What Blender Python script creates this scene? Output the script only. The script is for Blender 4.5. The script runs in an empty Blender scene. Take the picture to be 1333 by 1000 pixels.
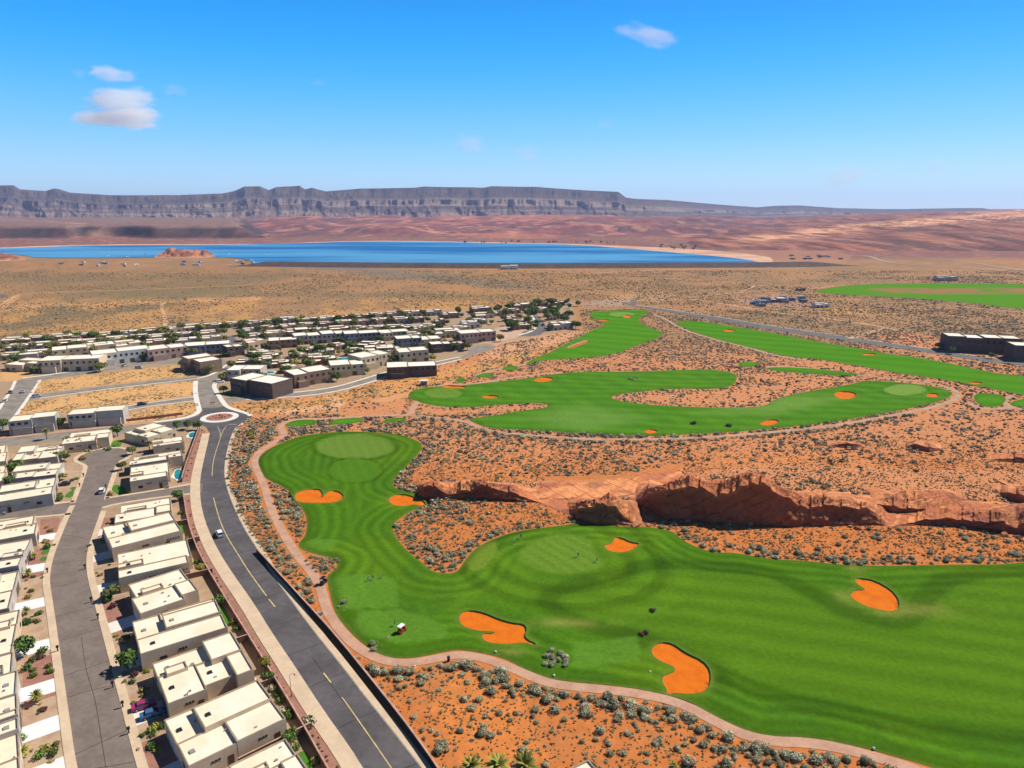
import bpy, bmesh, math, random
import numpy as np
from mathutils import Vector, Matrix, geometry

# ------------------------------------------------------------------ basics
S = bpy.context.scene
C = S.collection
F, H, HY = 900.0, 100.0, 271.0                # focal length in photo pixels, flying height, horizon row
P = math.atan((500 - HY) / F)
cP, sP = math.cos(P), math.sin(P)
R = math.radians
rnd = random.Random(7)
nr = np.random.RandomState(11)


def ray(u, v):
    x = (u - 666.5) / F; y = -(v - 500) / F
    return x, cP + y * sP, -sP + y * cP


def G(u, v, z=0.0):
    x, dy, dz = ray(u, v); t = (z - H) / dz
    return (x * t, dy * t)


def GY(u, v, Y):
    x, dy, dz = ray(u, v); t = Y / dy
    return (x * t, Y, H + dz * t)


def proj(X, Y, Z=0.0):
    dz = Z - H
    d = Y * cP - dz * sP; y = Y * sP + dz * cP
    return 666.5 + F * X / d, 500 - F * y / d


def W(pts, z=0.0):
    return [G(u, v, z) for u, v in pts]


def crop(ox, oy, s, pts):
    return [(ox + x / s, oy + y / s) for x, y in pts]


ORD = ('first second third fourth fifth sixth seventh eighth ninth tenth eleventh twelfth thirteenth fourteenth fifteenth '
       'sixteenth seventeenth eighteenth nineteenth twentieth twenty-first twenty-second twenty-third twenty-fourth').split()


def tag(o, label=None, cat=None, group=None, kind=None):
    if label: o['label'] = label
    if cat: o['category'] = cat
    if group: o['group'] = group
    if kind: o['kind'] = kind
    return o


def struct(o):
    o['kind'] = 'structure'; return o


def empty(name, loc=(0, 0, 0), rz=0.0):
    o = bpy.data.objects.new(name, None); C.objects.link(o)
    o.location = loc; o.rotation_euler = (0, 0, rz); o.empty_display_size = .3
    return o


def link(name, me, parent=None, loc=None):
    o = bpy.data.objects.new(name, me); C.objects.link(o)
    if parent: o.parent = parent
    if loc is not None: o.location = loc
    return o


def copy_tree(o, parent=None):
    c = o.copy(); C.objects.link(c)
    if parent: c.parent = parent
    for ch in list(o.children): copy_tree(ch, c)
    return c


class MB:
    """collects polygons for one mesh"""
    def __init__(s): s.v = []; s.f = []; s.m = []; s.mi = 0

    def poly(s, pts):
        n = len(s.v); s.v += [tuple(p) for p in pts]; s.f.append(tuple(range(n, n + len(pts)))); s.m.append(s.mi)

    def box(s, x0, y0, z0, x1, y1, z1, taper=0.0, bottom=False):
        t = taper
        a = [(x0, y0, z0), (x1, y0, z0), (x1, y1, z0), (x0, y1, z0)]
        b = [(x0 + t, y0 + t, z1), (x1 - t, y0 + t, z1), (x1 - t, y1 - t, z1), (x0 + t, y1 - t, z1)]
        n = len(s.v); s.v += a + b
        fs = [(4, 5, 6, 7)] + [(i, (i + 1) % 4, 4 + (i + 1) % 4, 4 + i) for i in range(4)]
        if bottom: fs.append((3, 2, 1, 0))
        s.f += [tuple(n + k for k in f) for f in fs]; s.m += [s.mi] * len(fs)

    def tube(s, p, q, r0, r1, n=6, cap=True):
        p = Vector(p); q = Vector(q); d = (q - p).normalized()
        a = d.orthogonal().normalized(); b = d.cross(a)
        k = len(s.v)
        for c, r in ((p, r0), (q, r1)):
            for i in range(n):
                t = 2 * math.pi * i / n; s.v.append(tuple(c + a * (r * math.cos(t)) + b * (r * math.sin(t))))
        for i in range(n): s.f.append((k + i, k + (i + 1) % n, k + n + (i + 1) % n, k + n + i)); s.m.append(s.mi)
        if cap:
            s.f.append(tuple(k + n + i for i in range(n))); s.m.append(s.mi)
            s.f.append(tuple(k + n - 1 - i for i in range(n))); s.m.append(s.mi)

    def mesh(s, name, mats, smooth=False):
        me = bpy.data.meshes.new(name); me.from_pydata(s.v, [], s.f)
        for m in (mats if isinstance(mats, (list, tuple)) else [mats]): me.materials.append(m)
        if any(s.m): me.polygons.foreach_set('material_index', s.m)
        if smooth: me.polygons.foreach_set('use_smooth', [True] * len(s.f))
        me.update(); return me

    def build(s, name, mats, parent=None, loc=None, smooth=False):
        return link(name, s.mesh(name, mats, smooth), parent, loc)


def np_mesh(name, V, Fc, mat, col=None, smooth=False):
    """fast mesh from arrays: V (n,3), Fc (m,k) faces of equal size, optional colour per vertex"""
    V = np.ascontiguousarray(V, np.float32); Fc = np.ascontiguousarray(Fc, np.int32)
    me = bpy.data.meshes.new(name); k = Fc.shape[1]
    me.vertices.add(len(V)); me.vertices.foreach_set('co', V.ravel())
    me.loops.add(Fc.size); me.loops.foreach_set('vertex_index', Fc.ravel())
    me.polygons.add(len(Fc)); me.polygons.foreach_set('loop_start', np.arange(0, Fc.size, k, dtype=np.int32))
    me.polygons.foreach_set('loop_total', np.full(len(Fc), k, np.int32))
    me.polygons.foreach_set('use_smooth', np.full(len(Fc), bool(smooth)))
    me.update(calc_edges=True)
    if col is not None:
        a = me.attributes.new('Col', 'FLOAT_COLOR', 'POINT')
        a.data.foreach_set('color', np.ascontiguousarray(np.concatenate([col, np.ones((len(col), 1))], 1), np.float32).ravel())
    me.materials.append(mat); me.validate()
    return me


# ------------------------------------------------------------------ noise and polygons (numpy)
def _h(ix, iy, s):
    n = (ix.astype(np.int64) * 374761393 + iy.astype(np.int64) * 668265263 + s * 1442695041) & 0x7fffffff
    n = ((n ^ (n >> 13)) * 1274126177) & 0x7fffffff
    return ((n ^ (n >> 16)) & 0xffff) / 65535.0


def vnoise(x, y, s=0):
    ix = np.floor(x); iy = np.floor(y); fx = x - ix; fy = y - iy
    fx = fx * fx * (3 - 2 * fx); fy = fy * fy * (3 - 2 * fy)
    ix = ix.astype(np.int64); iy = iy.astype(np.int64)
    return ((_h(ix, iy, s) * (1 - fx) + _h(ix + 1, iy, s) * fx) * (1 - fy)
            + (_h(ix, iy + 1, s) * (1 - fx) + _h(ix + 1, iy + 1, s) * fx) * fy)


def fbm(x, y, s=0, o=4):
    t = 0; a = .5; n = 0
    for i in range(o):
        t = t + a * vnoise(x * 2 ** i, y * 2 ** i, s + i * 17); n += a; a *= .55
    return t / n


def inside(x, y, poly):
    c = np.zeros(np.shape(x), bool); j = len(poly) - 1
    for i in range(len(poly)):
        xi, yi = poly[i]; xj, yj = poly[j]
        if yi != yj:
            c ^= ((yi > y) != (yj > y)) & (x < (xj - xi) * (y - yi) / (yj - yi) + xi)
        j = i
    return c


def dist(x, y, poly, closed=True):
    d = np.full(np.shape(x), 1e9); n = len(poly)
    for i in range(n if closed else n - 1):
        ax, ay = poly[i]; bx, by = poly[(i + 1) % n]
        ex, ey = bx - ax, by - ay; L = ex * ex + ey * ey + 1e-9
        t = np.clip(((x - ax) * ex + (y - ay) * ey) / L, 0, 1)
        d = np.minimum(d, np.hypot(x - ax - t * ex, y - ay - t * ey))
    return d


def ss(a, b, x):
    t = np.clip((x - a) / (b - a), 0, 1); return t * t * (3 - 2 * t)


def mixc(c, col, w):
    return c * (1 - w[..., None]) + np.array(col) * w[..., None]


def smooth_loop(pts, it=2, closed=True):
    for _ in range(it):
        out = []; n = len(pts)
        for i in range(n if closed else n - 1):
            p, q = pts[i], pts[(i + 1) % n]
            out += [(.75 * p[0] + .25 * q[0], .75 * p[1] + .25 * q[1]), (.25 * p[0] + .75 * q[0], .25 * p[1] + .75 * q[1])]
        if not closed: out = [pts[0]] + out + [pts[-1]]
        pts = out
    return pts


def dense(pts, step, closed=True):
    out = []; n = len(pts)
    for i in range(n if closed else n - 1):
        p, q = pts[i], pts[(i + 1) % n]; L = math.hypot(q[0] - p[0], q[1] - p[1]); k = max(1, int(L / step))
        out += [(p[0] + (q[0] - p[0]) * j / k, p[1] + (q[1] - p[1]) * j / k) for j in range(k)]
    if not closed: out.append(pts[-1])
    return out


# ------------------------------------------------------------------ materials
M = {}


def mat(name, col, rough=.85, var=.12, scale=1.0, spec=.2, bump=0.0, col2=None, attr=False, rand=0.0, detail=4, metal=0.0, mix=None):
    """principled material with two octaves of noise in object space; optional colour attribute and per-object variation"""
    m = bpy.data.materials.new(name); m.use_nodes = True; nt = m.node_tree; N = nt.nodes; L = nt.links
    b = N['Principled BSDF']; b.inputs['Roughness'].default_value = rough
    b.inputs['Specular IOR Level'].default_value = spec; b.inputs['Metallic'].default_value = metal
    tc = N.new('ShaderNodeTexCoord'); n1 = N.new('ShaderNodeTexNoise')
    n1.inputs['Scale'].default_value = scale; n1.inputs['Detail'].default_value = detail; n1.inputs['Roughness'].default_value = .65
    L.new(tc.outputs['Object'], n1.inputs['Vector'])
    if attr:
        a = N.new('ShaderNodeAttribute'); a.attribute_name = 'Col'; src = a.outputs['Color']
    else:
        mx = N.new('ShaderNodeMix'); mx.data_type = 'RGBA'
        mx.inputs['A'].default_value = (*col, 1); mx.inputs['B'].default_value = (*(col2 or [c * .75 for c in col]), 1)
        r = N.new('ShaderNodeValToRGB'); r.color_ramp.elements[0].position = .42; r.color_ramp.elements[1].position = .62
        n2 = N.new('ShaderNodeTexNoise'); n2.inputs['Scale'].default_value = scale * .23; n2.inputs['Detail'].default_value = 3
        L.new(tc.outputs['Object'], n2.inputs['Vector']); L.new(n2.outputs['Fac'], r.inputs['Fac']); L.new(r.outputs['Color'], mx.inputs['Factor'])
        src = mx.outputs['Result']
    mr = N.new('ShaderNodeMapRange'); mr.inputs['From Min'].default_value = .3; mr.inputs['From Max'].default_value = .7
    mr.inputs['To Min'].default_value = 1 - var; mr.inputs['To Max'].default_value = 1 + var
    L.new(n1.outputs['Fac'], mr.inputs['Value'])
    vm = N.new('ShaderNodeVectorMath'); vm.operation = 'SCALE'; L.new(src, vm.inputs[0]); L.new(mr.outputs['Result'], vm.inputs['Scale'])
    out = vm.outputs['Vector']
    if rand:
        oi = N.new('ShaderNodeObjectInfo'); m2 = N.new('ShaderNodeMapRange')
        m2.inputs['To Min'].default_value = 1 - rand; m2.inputs['To Max'].default_value = 1 + rand
        L.new(oi.outputs['Random'], m2.inputs['Value'])
        v2 = N.new('ShaderNodeVectorMath'); v2.operation = 'SCALE'; L.new(out, v2.inputs[0]); L.new(m2.outputs['Result'], v2.inputs['Scale'])
        out = v2.outputs['Vector']
    L.new(out, b.inputs['Base Color'])
    if bump:
        bp = N.new('ShaderNodeBump'); bp.inputs['Strength'].default_value = min(1, bump); bp.inputs['Distance'].default_value = bump
        L.new(n1.outputs['Fac'], bp.inputs['Height']); L.new(bp.outputs['Normal'], b.inputs['Normal'])
    M[name] = m
    return m


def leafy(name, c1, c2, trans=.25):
    """leaf clumps: colour differs from leaf to leaf (Col.r, where bushes also carry painted top light) and from plant to plant"""
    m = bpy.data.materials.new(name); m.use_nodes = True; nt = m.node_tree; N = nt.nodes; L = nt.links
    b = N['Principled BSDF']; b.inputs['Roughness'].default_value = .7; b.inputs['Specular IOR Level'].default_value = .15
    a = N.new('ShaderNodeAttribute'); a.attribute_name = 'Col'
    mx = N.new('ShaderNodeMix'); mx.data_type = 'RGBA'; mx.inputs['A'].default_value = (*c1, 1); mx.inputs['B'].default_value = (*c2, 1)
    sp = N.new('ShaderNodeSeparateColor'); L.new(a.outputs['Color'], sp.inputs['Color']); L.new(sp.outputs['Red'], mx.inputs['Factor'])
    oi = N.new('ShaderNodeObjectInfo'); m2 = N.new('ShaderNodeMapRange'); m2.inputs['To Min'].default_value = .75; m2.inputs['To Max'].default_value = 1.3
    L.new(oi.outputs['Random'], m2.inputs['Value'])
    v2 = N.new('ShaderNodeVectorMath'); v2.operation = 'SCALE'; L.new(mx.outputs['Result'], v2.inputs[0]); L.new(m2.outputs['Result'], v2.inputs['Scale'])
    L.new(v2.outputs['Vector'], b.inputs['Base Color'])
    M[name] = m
    return m


# ------------------------------------------------------------------ camera, sun, sky
cam = bpy.data.cameras.new('camera'); cam.sensor_fit = 'HORIZONTAL'; cam.angle = 2 * math.atan(666.5 / F)
cam.clip_start = .5; cam.clip_end = 200000
co = bpy.data.objects.new('camera', cam); C.objects.link(co)
co.location = (0, 0, H); co.rotation_euler = (math.pi / 2 - P, 0, 0); S.camera = co

SUN_AZ, SUN_EL = R(27), R(47)                 # azimuth from +X towards +Y
sd = Vector((math.cos(SUN_EL) * math.cos(SUN_AZ), math.cos(SUN_EL) * math.sin(SUN_AZ), math.sin(SUN_EL)))
su = bpy.data.lights.new('sun', 'SUN'); su.energy = 4.9; su.angle = R(.53); su.color = (1, .95, .87)
so = bpy.data.objects.new('sun', su); C.objects.link(so); so.rotation_euler = sd.to_track_quat('Z', 'Y').to_euler()

w = bpy.data.worlds.new('World'); S.world = w; w.use_nodes = True
nt = w.node_tree; N = nt.nodes; L = nt.links
bg = N['Background']; sky = N.new('ShaderNodeTexSky'); sky.sky_type = 'NISHITA'; sky.sun_disc = False
sky.sun_elevation = SUN_EL; sky.sun_rotation = math.pi / 2 - SUN_AZ; sky.altitude = 900; sky.air_density = 1.0; sky.dust_density = .2; sky.ozone_density = 3.0
hs = N.new('ShaderNodeHueSaturation'); hs.inputs['Saturation'].default_value = 1.25
L.new(sky.outputs[0], hs.inputs['Color']); L.new(hs.outputs[0], bg.inputs['Color']); bg.inputs['Strength'].default_value = .022
# deep saturated blue overhead fading to a pale horizon, added to the physical sky
tcw = N.new('ShaderNodeTexCoord'); sx = N.new('ShaderNodeSeparateXYZ'); L.new(tcw.outputs['Generated'], sx.inputs[0])
rp = N.new('ShaderNodeValToRGB'); rp.color_ramp.interpolation = 'B_SPLINE'; el = rp.color_ramp.elements
el[0].position = 0; el[0].color = (.40, .58, .82, 1); el[1].position = 1; el[1].color = (.0, .012, .05, 1)
for p_, c_ in ((.045, (.33, .60, .88)), (.09, (.18, .53, .92)), (.15, (.05, .43, .94)), (.21, (.0, .335, .94)), (.28, (.0, .24, .75)), (.40, (.01, .04, .15)), (.6, (.012, .02, .05))):
    e_ = el.new(p_); e_.color = (*c_, 1)
L.new(sx.outputs['Z'], rp.inputs['Fac']); bg2 = N.new('ShaderNodeBackground'); L.new(rp.outputs[0], bg2.inputs['Color']); bg2.inputs['Strength'].default_value = .8
ad = N.new('ShaderNodeAddShader'); L.new(bg.outputs[0], ad.inputs[0]); L.new(bg2.outputs[0], ad.inputs[1]); L.new(ad.outputs[0], N['World Output'].inputs['Surface'])
S.view_settings.view_transform = 'Standard'; S.view_settings.look = 'None'; S.view_settings.gamma = 1; S.view_settings.exposure = .32
S.cycles.use_denoising = True; S.cycles.max_bounces = 24; S.cycles.diffuse_bounces = 3; S.cycles.volume_bounces = 24
S.cycles.use_adaptive_sampling = True; S.cycles.adaptive_threshold = .015
# ------------------------------------------------------------------ traced outlines (photo pixels, laid onto the ground plane)
FW_A = [(335, 600), (340, 617), (350, 626), (375, 637), (382, 650), (400, 670), (399, 697), (388, 707), (390, 715), (412, 722), (432, 727),
        (441, 735), (432, 745), (425, 750), (428, 766), (435, 797), (450, 817), (475, 841), (500, 855), (525, 858), (550, 855), (582, 848), (600, 846), (625, 850),
        (657, 857), (687, 874), (720, 885), (755, 889), (800, 893), (837, 898), (870, 905), (897, 913), (915, 924), (933, 934),
        (965, 950), (1000, 960), (1050, 961), (1087, 966), (1125, 974), (1175, 988), (1217, 1000), (1290, 1022), (1500, 1040),
        (1560, 700), (1420, 728), (1333, 732), (1300, 735), (1250, 735), (1187, 736), (1150, 737), (1087, 735), (1050, 730),
        (1000, 728), (955, 719), (930, 720), (905, 712), (887, 702), (877, 692), (850, 686), (800, 685), (750, 681), (735, 684),
        (705, 687), (670, 692), (640, 702), (617, 715), (605, 730), (595, 745), (582, 747), (562, 744), (550, 732), (535, 722),
        (515, 700), (510, 685), (525, 671), (548, 660), (557, 652), (541, 642), (515, 637), (510, 627), (522, 615), (537, 600), (550, 585),
        (549, 577), (535, 570), (512, 564), (450, 561), (400, 566), (380, 571), (350, 584), (338, 594)]
FW_B = [(529, 517), (537, 507), (575, 502), (612, 501), (675, 494), (725, 487), (750, 484), (833, 484), (900, 481), (940, 482),
        (958, 487), (960, 492), (955, 502), (937, 507), (875, 506), (825, 511), (803, 514), (795, 517), (802, 521), (825, 525), (875, 529), (937, 531),
        (995, 530), (1007, 520), (1037, 512), (1075, 506), (1115, 499), (1125, 495), (1162, 497), (1212, 502), (1238, 509), (1241, 514), (1225, 523),
        (1175, 534), (1125, 543), (1075, 551), (1000, 559), (950, 563), (900, 566), (800, 568), (750, 564), (675, 560), (637, 558),
        (620, 552), (607, 545), (640, 542), (675, 535), (713, 531), (712, 526), (697, 525), (650, 527), (612, 531), (575, 530), (545, 524)]
FW_C = [(763, 409), (778, 405), (821, 404), (841, 404), (846, 407), (832, 414), (832, 420), (846, 427), (866, 434), (856, 441), (828, 450),
        (803, 461), (766, 466), (703, 469), (690, 475), (683, 474), (695, 467), (716, 459), (740, 446), (766, 432), (791, 422), (776, 416)]
FW_D = [(877, 419), (900, 417), (950, 424), (1025, 437), (1075, 447), (1133, 456), (1150, 460), (1200, 466), (1250, 476), (1300, 487),
        (1340, 490), (1420, 498), (1420, 530), (1333, 515), (1287, 506), (1237, 496), (1212, 492), (1162, 485), (1100, 473), (1050, 466), (1025, 465),
        (975, 452), (925, 440), (887, 426)]
FW_F = [(1057, 379), (1090, 373), (1125, 370), (1225, 369), (1345, 370), (1520, 374), (1520, 416), (1340, 404), (1250, 393), (1150, 386), (1075, 383)]
TEES = [
    ('tee_box', [(369, 554), (382, 547), (414, 546), (412, 554), (375, 556)], 'small green tee ground at the path bend behind the left green'),
    ('tee_box', [(426, 551), (440, 545), (475, 544), (472, 550), (430, 554)], 'middle of the small green tee grounds behind the left green'),
    ('tee_box', [(495, 549), (512, 544), (530, 544), (529, 549), (500, 551)], 'pale green tee ground beside the red path junction'),
    ('tee_box', [(962, 478), (960, 472), (985, 471), (989, 477)], 'dull greyish tee ground among red scrub'),
    ('tee_box', [(992, 480), (1010, 478), (1050, 479), (1122, 487), (1112, 490), (1025, 485)], 'long narrow tee ground below the pale path'),
    ('tee_box', [(1265, 517), (1275, 511), (1312, 515), (1305, 530), (1277, 530)], 'rounded tee ground inside the S bend path'),
    ('tee_box', [(1314, 523), (1345, 517), (1360, 531), (1317, 530)], 'tee ground at the right end beyond the S bend path'),
    ('tee_box', [(650, 481), (662, 476), (676, 477), (672, 483)], 'green tee ground nearest the long upper fairway'),
    ('tee_box', [(615, 491), (632, 485), (648, 487), (632, 492)], 'green tee ground between two others above the bunkers'),
    ('tee_box', [(590, 496), (600, 491), (609, 495), (600, 499)], 'smallest tee ground near the white shelter')]
c = crop
BUNK = [
    (c(300, 530, 4, [(328, 465), (350, 440), (420, 425), (470, 428), (482, 450), (476, 464), (484, 462), (506, 440), (550, 432), (590, 455), (585, 480), (540, 498), (450, 500), (345, 495)]), 'heart shaped orange bunker left of the first fairway'),
    (c(300, 530, 4, [(815, 485), (840, 460), (900, 452), (950, 465), (1010, 490), (1018, 510), (990, 514), (950, 505), (920, 515), (850, 515)]), 'orange bunker at the left tip of the rock ridge'),
    (c(600, 750, 4, [(-15, 215), (0, 190), (50, 177), (120, 190), (200, 225), (270, 245), (330, 250), (345, 280), (330, 310), (350, 335), (390, 350), (385, 362), (330, 345), (250, 355), (150, 350), (110, 330), (105, 300), (150, 298), (178, 294), (160, 288), (80, 285), (0, 260)]), 'boot shaped orange bunker above the cart path'),
    (c(600, 750, 4, [(985, 385), (1010, 355), (1060, 343), (1110, 355), (1170, 400), (1260, 440), (1300, 490), (1300, 560), (1270, 600), (1200, 618), (1110, 608), (1085, 620), (1065, 605), (1070, 590), (1045, 555), (1045, 520), (1085, 508), (1112, 494), (1105, 470), (1050, 450), (1000, 420)]), 'largest orange bunker, at the bend of the cart path'),
    (c(1000, 560, 4, [(445, 775), (490, 770), (560, 785), (640, 830), (680, 880), (683, 920), (660, 943), (610, 943), (500, 915), (440, 880), (418, 855), (460, 828), (495, 834), (500, 824), (460, 800)]), 'mitten shaped orange bunker alone on the right fairway'),
    (c(500, 560, 4, [(1135, 600), (1180, 592), (1192, 575), (1195, 560), (1230, 558), (1290, 585), (1325, 588), (1325, 600), (1290, 625), (1230, 640), (1170, 630)]), 'small orange bunker right of the putting green'),
    (c(500, 380, 4, [(770, 462), (800, 450), (830, 442), (880, 447), (876, 462), (815, 472)]), 'orange bunker on the upper edge of the middle fairway'),
    (c(500, 380, 4, [(500, 547), (530, 538), (590, 540), (600, 550), (540, 557)]), 'thin orange bunker right of the pale oval green'),
    (c(500, 380, 4, [(290, 493), (320, 486), (425, 490), (430, 503), (330, 503)]), 'long orange bunker beside the white shelter'),
    (c(800, 380, 4, [(750, 690), (780, 670), (840, 663), (858, 675), (840, 690), (790, 698)]), 'orange bunker near the lower middle of the long fairway'),
    (c(800, 380, 4, [(150, 725), (185, 715), (225, 722), (220, 733), (175, 740)]), 'lowest orange bunker of the middle fairway'),
    (c(800, 380, 4, [(1135, 537), (1160, 517), (1240, 520), (1265, 538), (1240, 555), (1180, 560)]), 'orange bunker split by a dark grass bar'),
    (c(1000, 380, 4, [(815, 540), (840, 527), (885, 530), (888, 545), (850, 550)]), 'small orange bunker right of the far pale green'),
    (c(666, 220, 4, [(575, 766), (600, 758), (630, 768), (610, 778), (585, 775)]), 'tiny orange bunker right of the farthest green'),
    (c(666, 220, 4, [(440, 788), (500, 784), (515, 790), (460, 796)]), 'thin orange bunker just below the farthest green'),
    (c(666, 220, 4, [(283, 932), (315, 915), (380, 890), (408, 895), (380, 911), (305, 936)]), 'slanting orange bunker at the left edge of the upper fairway'),
    (c(1000, 380, 4, [(480, 326), (540, 319), (570, 325), (510, 334)]), 'thin orange bunker midway along the long straight fairway'),
    (c(1000, 380, 4, [(1025, 472), (1090, 467), (1125, 475), (1080, 485)]), 'thin orange bunker at the right lower edge of the long straight fairway'),
    (c(800, 380, 4, [(560, 200), (600, 194), (640, 203), (590, 210)]), 'thin orange bunker near the upper end of the long straight fairway')]

PATH1 = [(560, 506), (546, 520), (537, 532), (535, 541), (505, 541), (475, 542), (420, 546), (385, 546), (366, 552), (365, 558), (372, 567), (357, 577), (337, 588),
         (330, 602), (337, 617), (345, 635), (352, 660), (361, 680), (373, 702), (386, 722), (406, 745), (417, 762), (424, 792), (440, 817),
         (461, 840), (487, 856), (512, 863), (540, 863), (575, 856), (600, 852), (630, 857), (662, 868), (695, 883), (725, 892), (775, 897),
         (825, 902), (870, 911), (900, 922), (928, 938), (965, 956), (1000, 965), (1050, 967), (1090, 973), (1130, 983), (1180, 998), (1260, 1025)]
PATH2 = [(535, 541), (580, 545), (607, 549), (620, 556), (640, 562), (680, 566), (740, 571), (800, 573), (900, 571), (1000, 564), (1075, 556), (1125, 548), (1180, 538), (1230, 527),
         (1249, 517), (1244, 508), (1215, 499), (1160, 493), (1125, 489), (1090, 484), (1040, 478), (1000, 478)]
PATH3 = [(1262, 526), (1275, 532), (1300, 533), (1319, 531), (1307, 526), (1306, 521), (1317, 516)]
PATH4 = [(560, 506), (580, 500), (605, 502), (640, 496), (680, 490), (730, 485)]
PATH5 = [(620, 489), (650, 480), (690, 474), (730, 455), (765, 443)]
PATH6 = [(850, 409), (868, 416), (885, 428), (925, 441), (975, 453), (1020, 466), (1050, 469)]
PATH7 = [(1320, 531), (1345, 533), (1400, 535)]

# main road edges
RD_L = [(560, 1130), (520, 1072), (472, 1000), (391, 875), (303, 750), (282, 720), (270, 690), (262, 665), (260, 640), (261, 620), (265, 600), (271, 575), (273, 564), (268, 556)]
RD_R = [(660, 1130), (612, 1072), (560, 1000), (452, 850), (396, 770), (375, 745), (352, 717), (333, 692), (317, 670), (303, 650), (296, 635), (292, 618), (293, 600), (298, 577), (305, 558), (316, 550), (326, 545), (329, 540)]
A_ISL = (286, 543)
ROAD_MAIN = RD_L[:] + [(262, 553), (240, 556), (200, 561), (200, 552), (240, 547), (258, 541), (264, 535), (262, 530), (259, 520), (257, 506), (258, 495), (264, 493), (278, 488), (297, 475), (304, 474),
             (290, 486), (284, 497), (281, 503), (286, 512), (293, 523), (299, 530), (315, 535), (326, 538)] + RD_R[::-1]
ST_A = [(104, 1010), (100, 1000), (87, 910), (70, 790), (67, 770), (65, 752), (67, 736), (72, 718), (81, 695), (91, 671), (98, 658), (135, 652), (131, 666), (121, 694), (114, 715), (112, 733), (114, 754),
        (124, 790), (155, 910), (178, 1000), (200, 1070), (118, 1070)]
ST_B = [(-30, 671), (0, 667), (45, 660), (98, 654), (135, 650), (200, 640), (254, 631), (264, 629), (263, 641), (255, 642), (223, 645), (192, 649), (148, 656), (120, 662), (90, 669), (55, 672), (0, 676), (-30, 680)]
ST_C = [(98, 655), (105, 637), (115, 608), (111, 604), (100, 600), (103, 594), (120, 587), (142, 584), (160, 584), (166, 589), (165, 596), (152, 602), (144, 622), (135, 651)]
ROAD_W = [(-40, 577), (0, 572), (100, 561.5), (200, 551), (245, 545), (262, 543), (264, 552), (240, 556), (200, 561), (100, 571), (0, 582), (-40, 587)]
ST_D = [(-30, 585), (-20, 560), (0, 534), (18, 506), (22, 496), (30, 493), (75, 487), (130, 478), (180, 469), (235, 461), (262, 457), (296, 470), (304, 474), (297, 476), (280, 482), (250, 474), (200, 473), (130, 484), (75, 492), (50, 495), (44, 505), (17, 543), (0, 570), (-10, 585)]
LANE1 = [(34, 518), (50, 514), (130, 504), (200, 496), (262, 490), (262, 495), (200, 500), (130, 508), (52, 519), (32, 522)]
LANE2 = [(150, 531), (200, 524), (262, 516), (262, 521), (200, 528), (150, 536)]
ST_E = [(293, 518), (320, 515), (362, 513), (400, 510), (440, 504), (480, 492), (505, 484), (560, 473), (600, 465), (610, 459), (612, 452), (632, 449), (647, 451), (640, 455), (620, 460), (600, 467.5),
        (560, 477), (505, 489), (480, 498), (440, 509), (400, 515), (362, 517.5), (320, 520), (296, 524)]
ST_F = [(520, 450), (560, 436), (600, 420), (608, 417), (611, 419), (590, 431), (560, 444), (530, 455)]
ST_G = [(676, 437), (690, 433), (700, 428), (697, 417), (694, 411), (700, 411), (707, 418), (711, 426), (709, 432), (703, 436), (690, 438)]
ST_H = [(290, 438), (304, 438), (311, 447), (296, 448)]
ROAD_R = [(826, 398), (850, 400), (900, 408), (950, 415), (1000, 424), (1050, 431), (1133, 443), (1200, 453), (1270, 464), (1340, 472), (1420, 478), (1420, 483), (1340, 477), (1270, 469), (1200, 458), (1133, 448), (1050, 436), (1000, 429), (950, 419.5), (900, 411.5), (850, 403), (820, 398), (812, 395), (830, 392)]

AXY, BXY = W(FW_A), W(FW_B)
FAIR = {'A': smooth_loop(AXY, 2), 'B': smooth_loop(BXY, 2), 'C': smooth_loop(W(FW_C), 2), 'D': smooth_loop(W(FW_D), 2), 'F': smooth_loop(W(FW_F), 1)}
TEEW = [smooth_loop(W(t[1]), 2) for t in TEES]
BUNW = [smooth_loop(W(b[0]), 1) for b in BUNK]

# ------------------------------------------------------------------ ground: one sheet to the horizon, colour by zone
mat('desert_ground', (1, 1, 1), rough=.95, var=.16, scale=.35, attr=True, spec=.05, bump=.15)
vs = list(np.arange(1150, 340, -2.5)) + list(np.arange(340, 276, -.8)) + [275, 274, 273, 272.2]
us = [-9000, -4500, -2400, -1500, -1000, -700] + list(np.arange(-500, 1840, 4)) + [2100, 2500, 3200, 5500, 10000]
UU, VV = np.meshgrid(np.array(us, float), np.array(vs, float))
xr = (UU - 666.5) / F; yr = -(VV - 500) / F; tt = -H / (-sP + yr * cP)
GX, GYY = xr * tt, (cP + yr * sP) * tt
for _row in ((-40.0), (-400.0)):
    GX = np.concatenate([GX[:1] * (1 if _row == -40 else 6), GX]); GYY = np.concatenate([np.full_like(GYY[:1], _row), GYY])
    UU = np.concatenate([UU[:1], UU]); VV = np.concatenate([np.full_like(VV[:1], 1200), VV])


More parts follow.
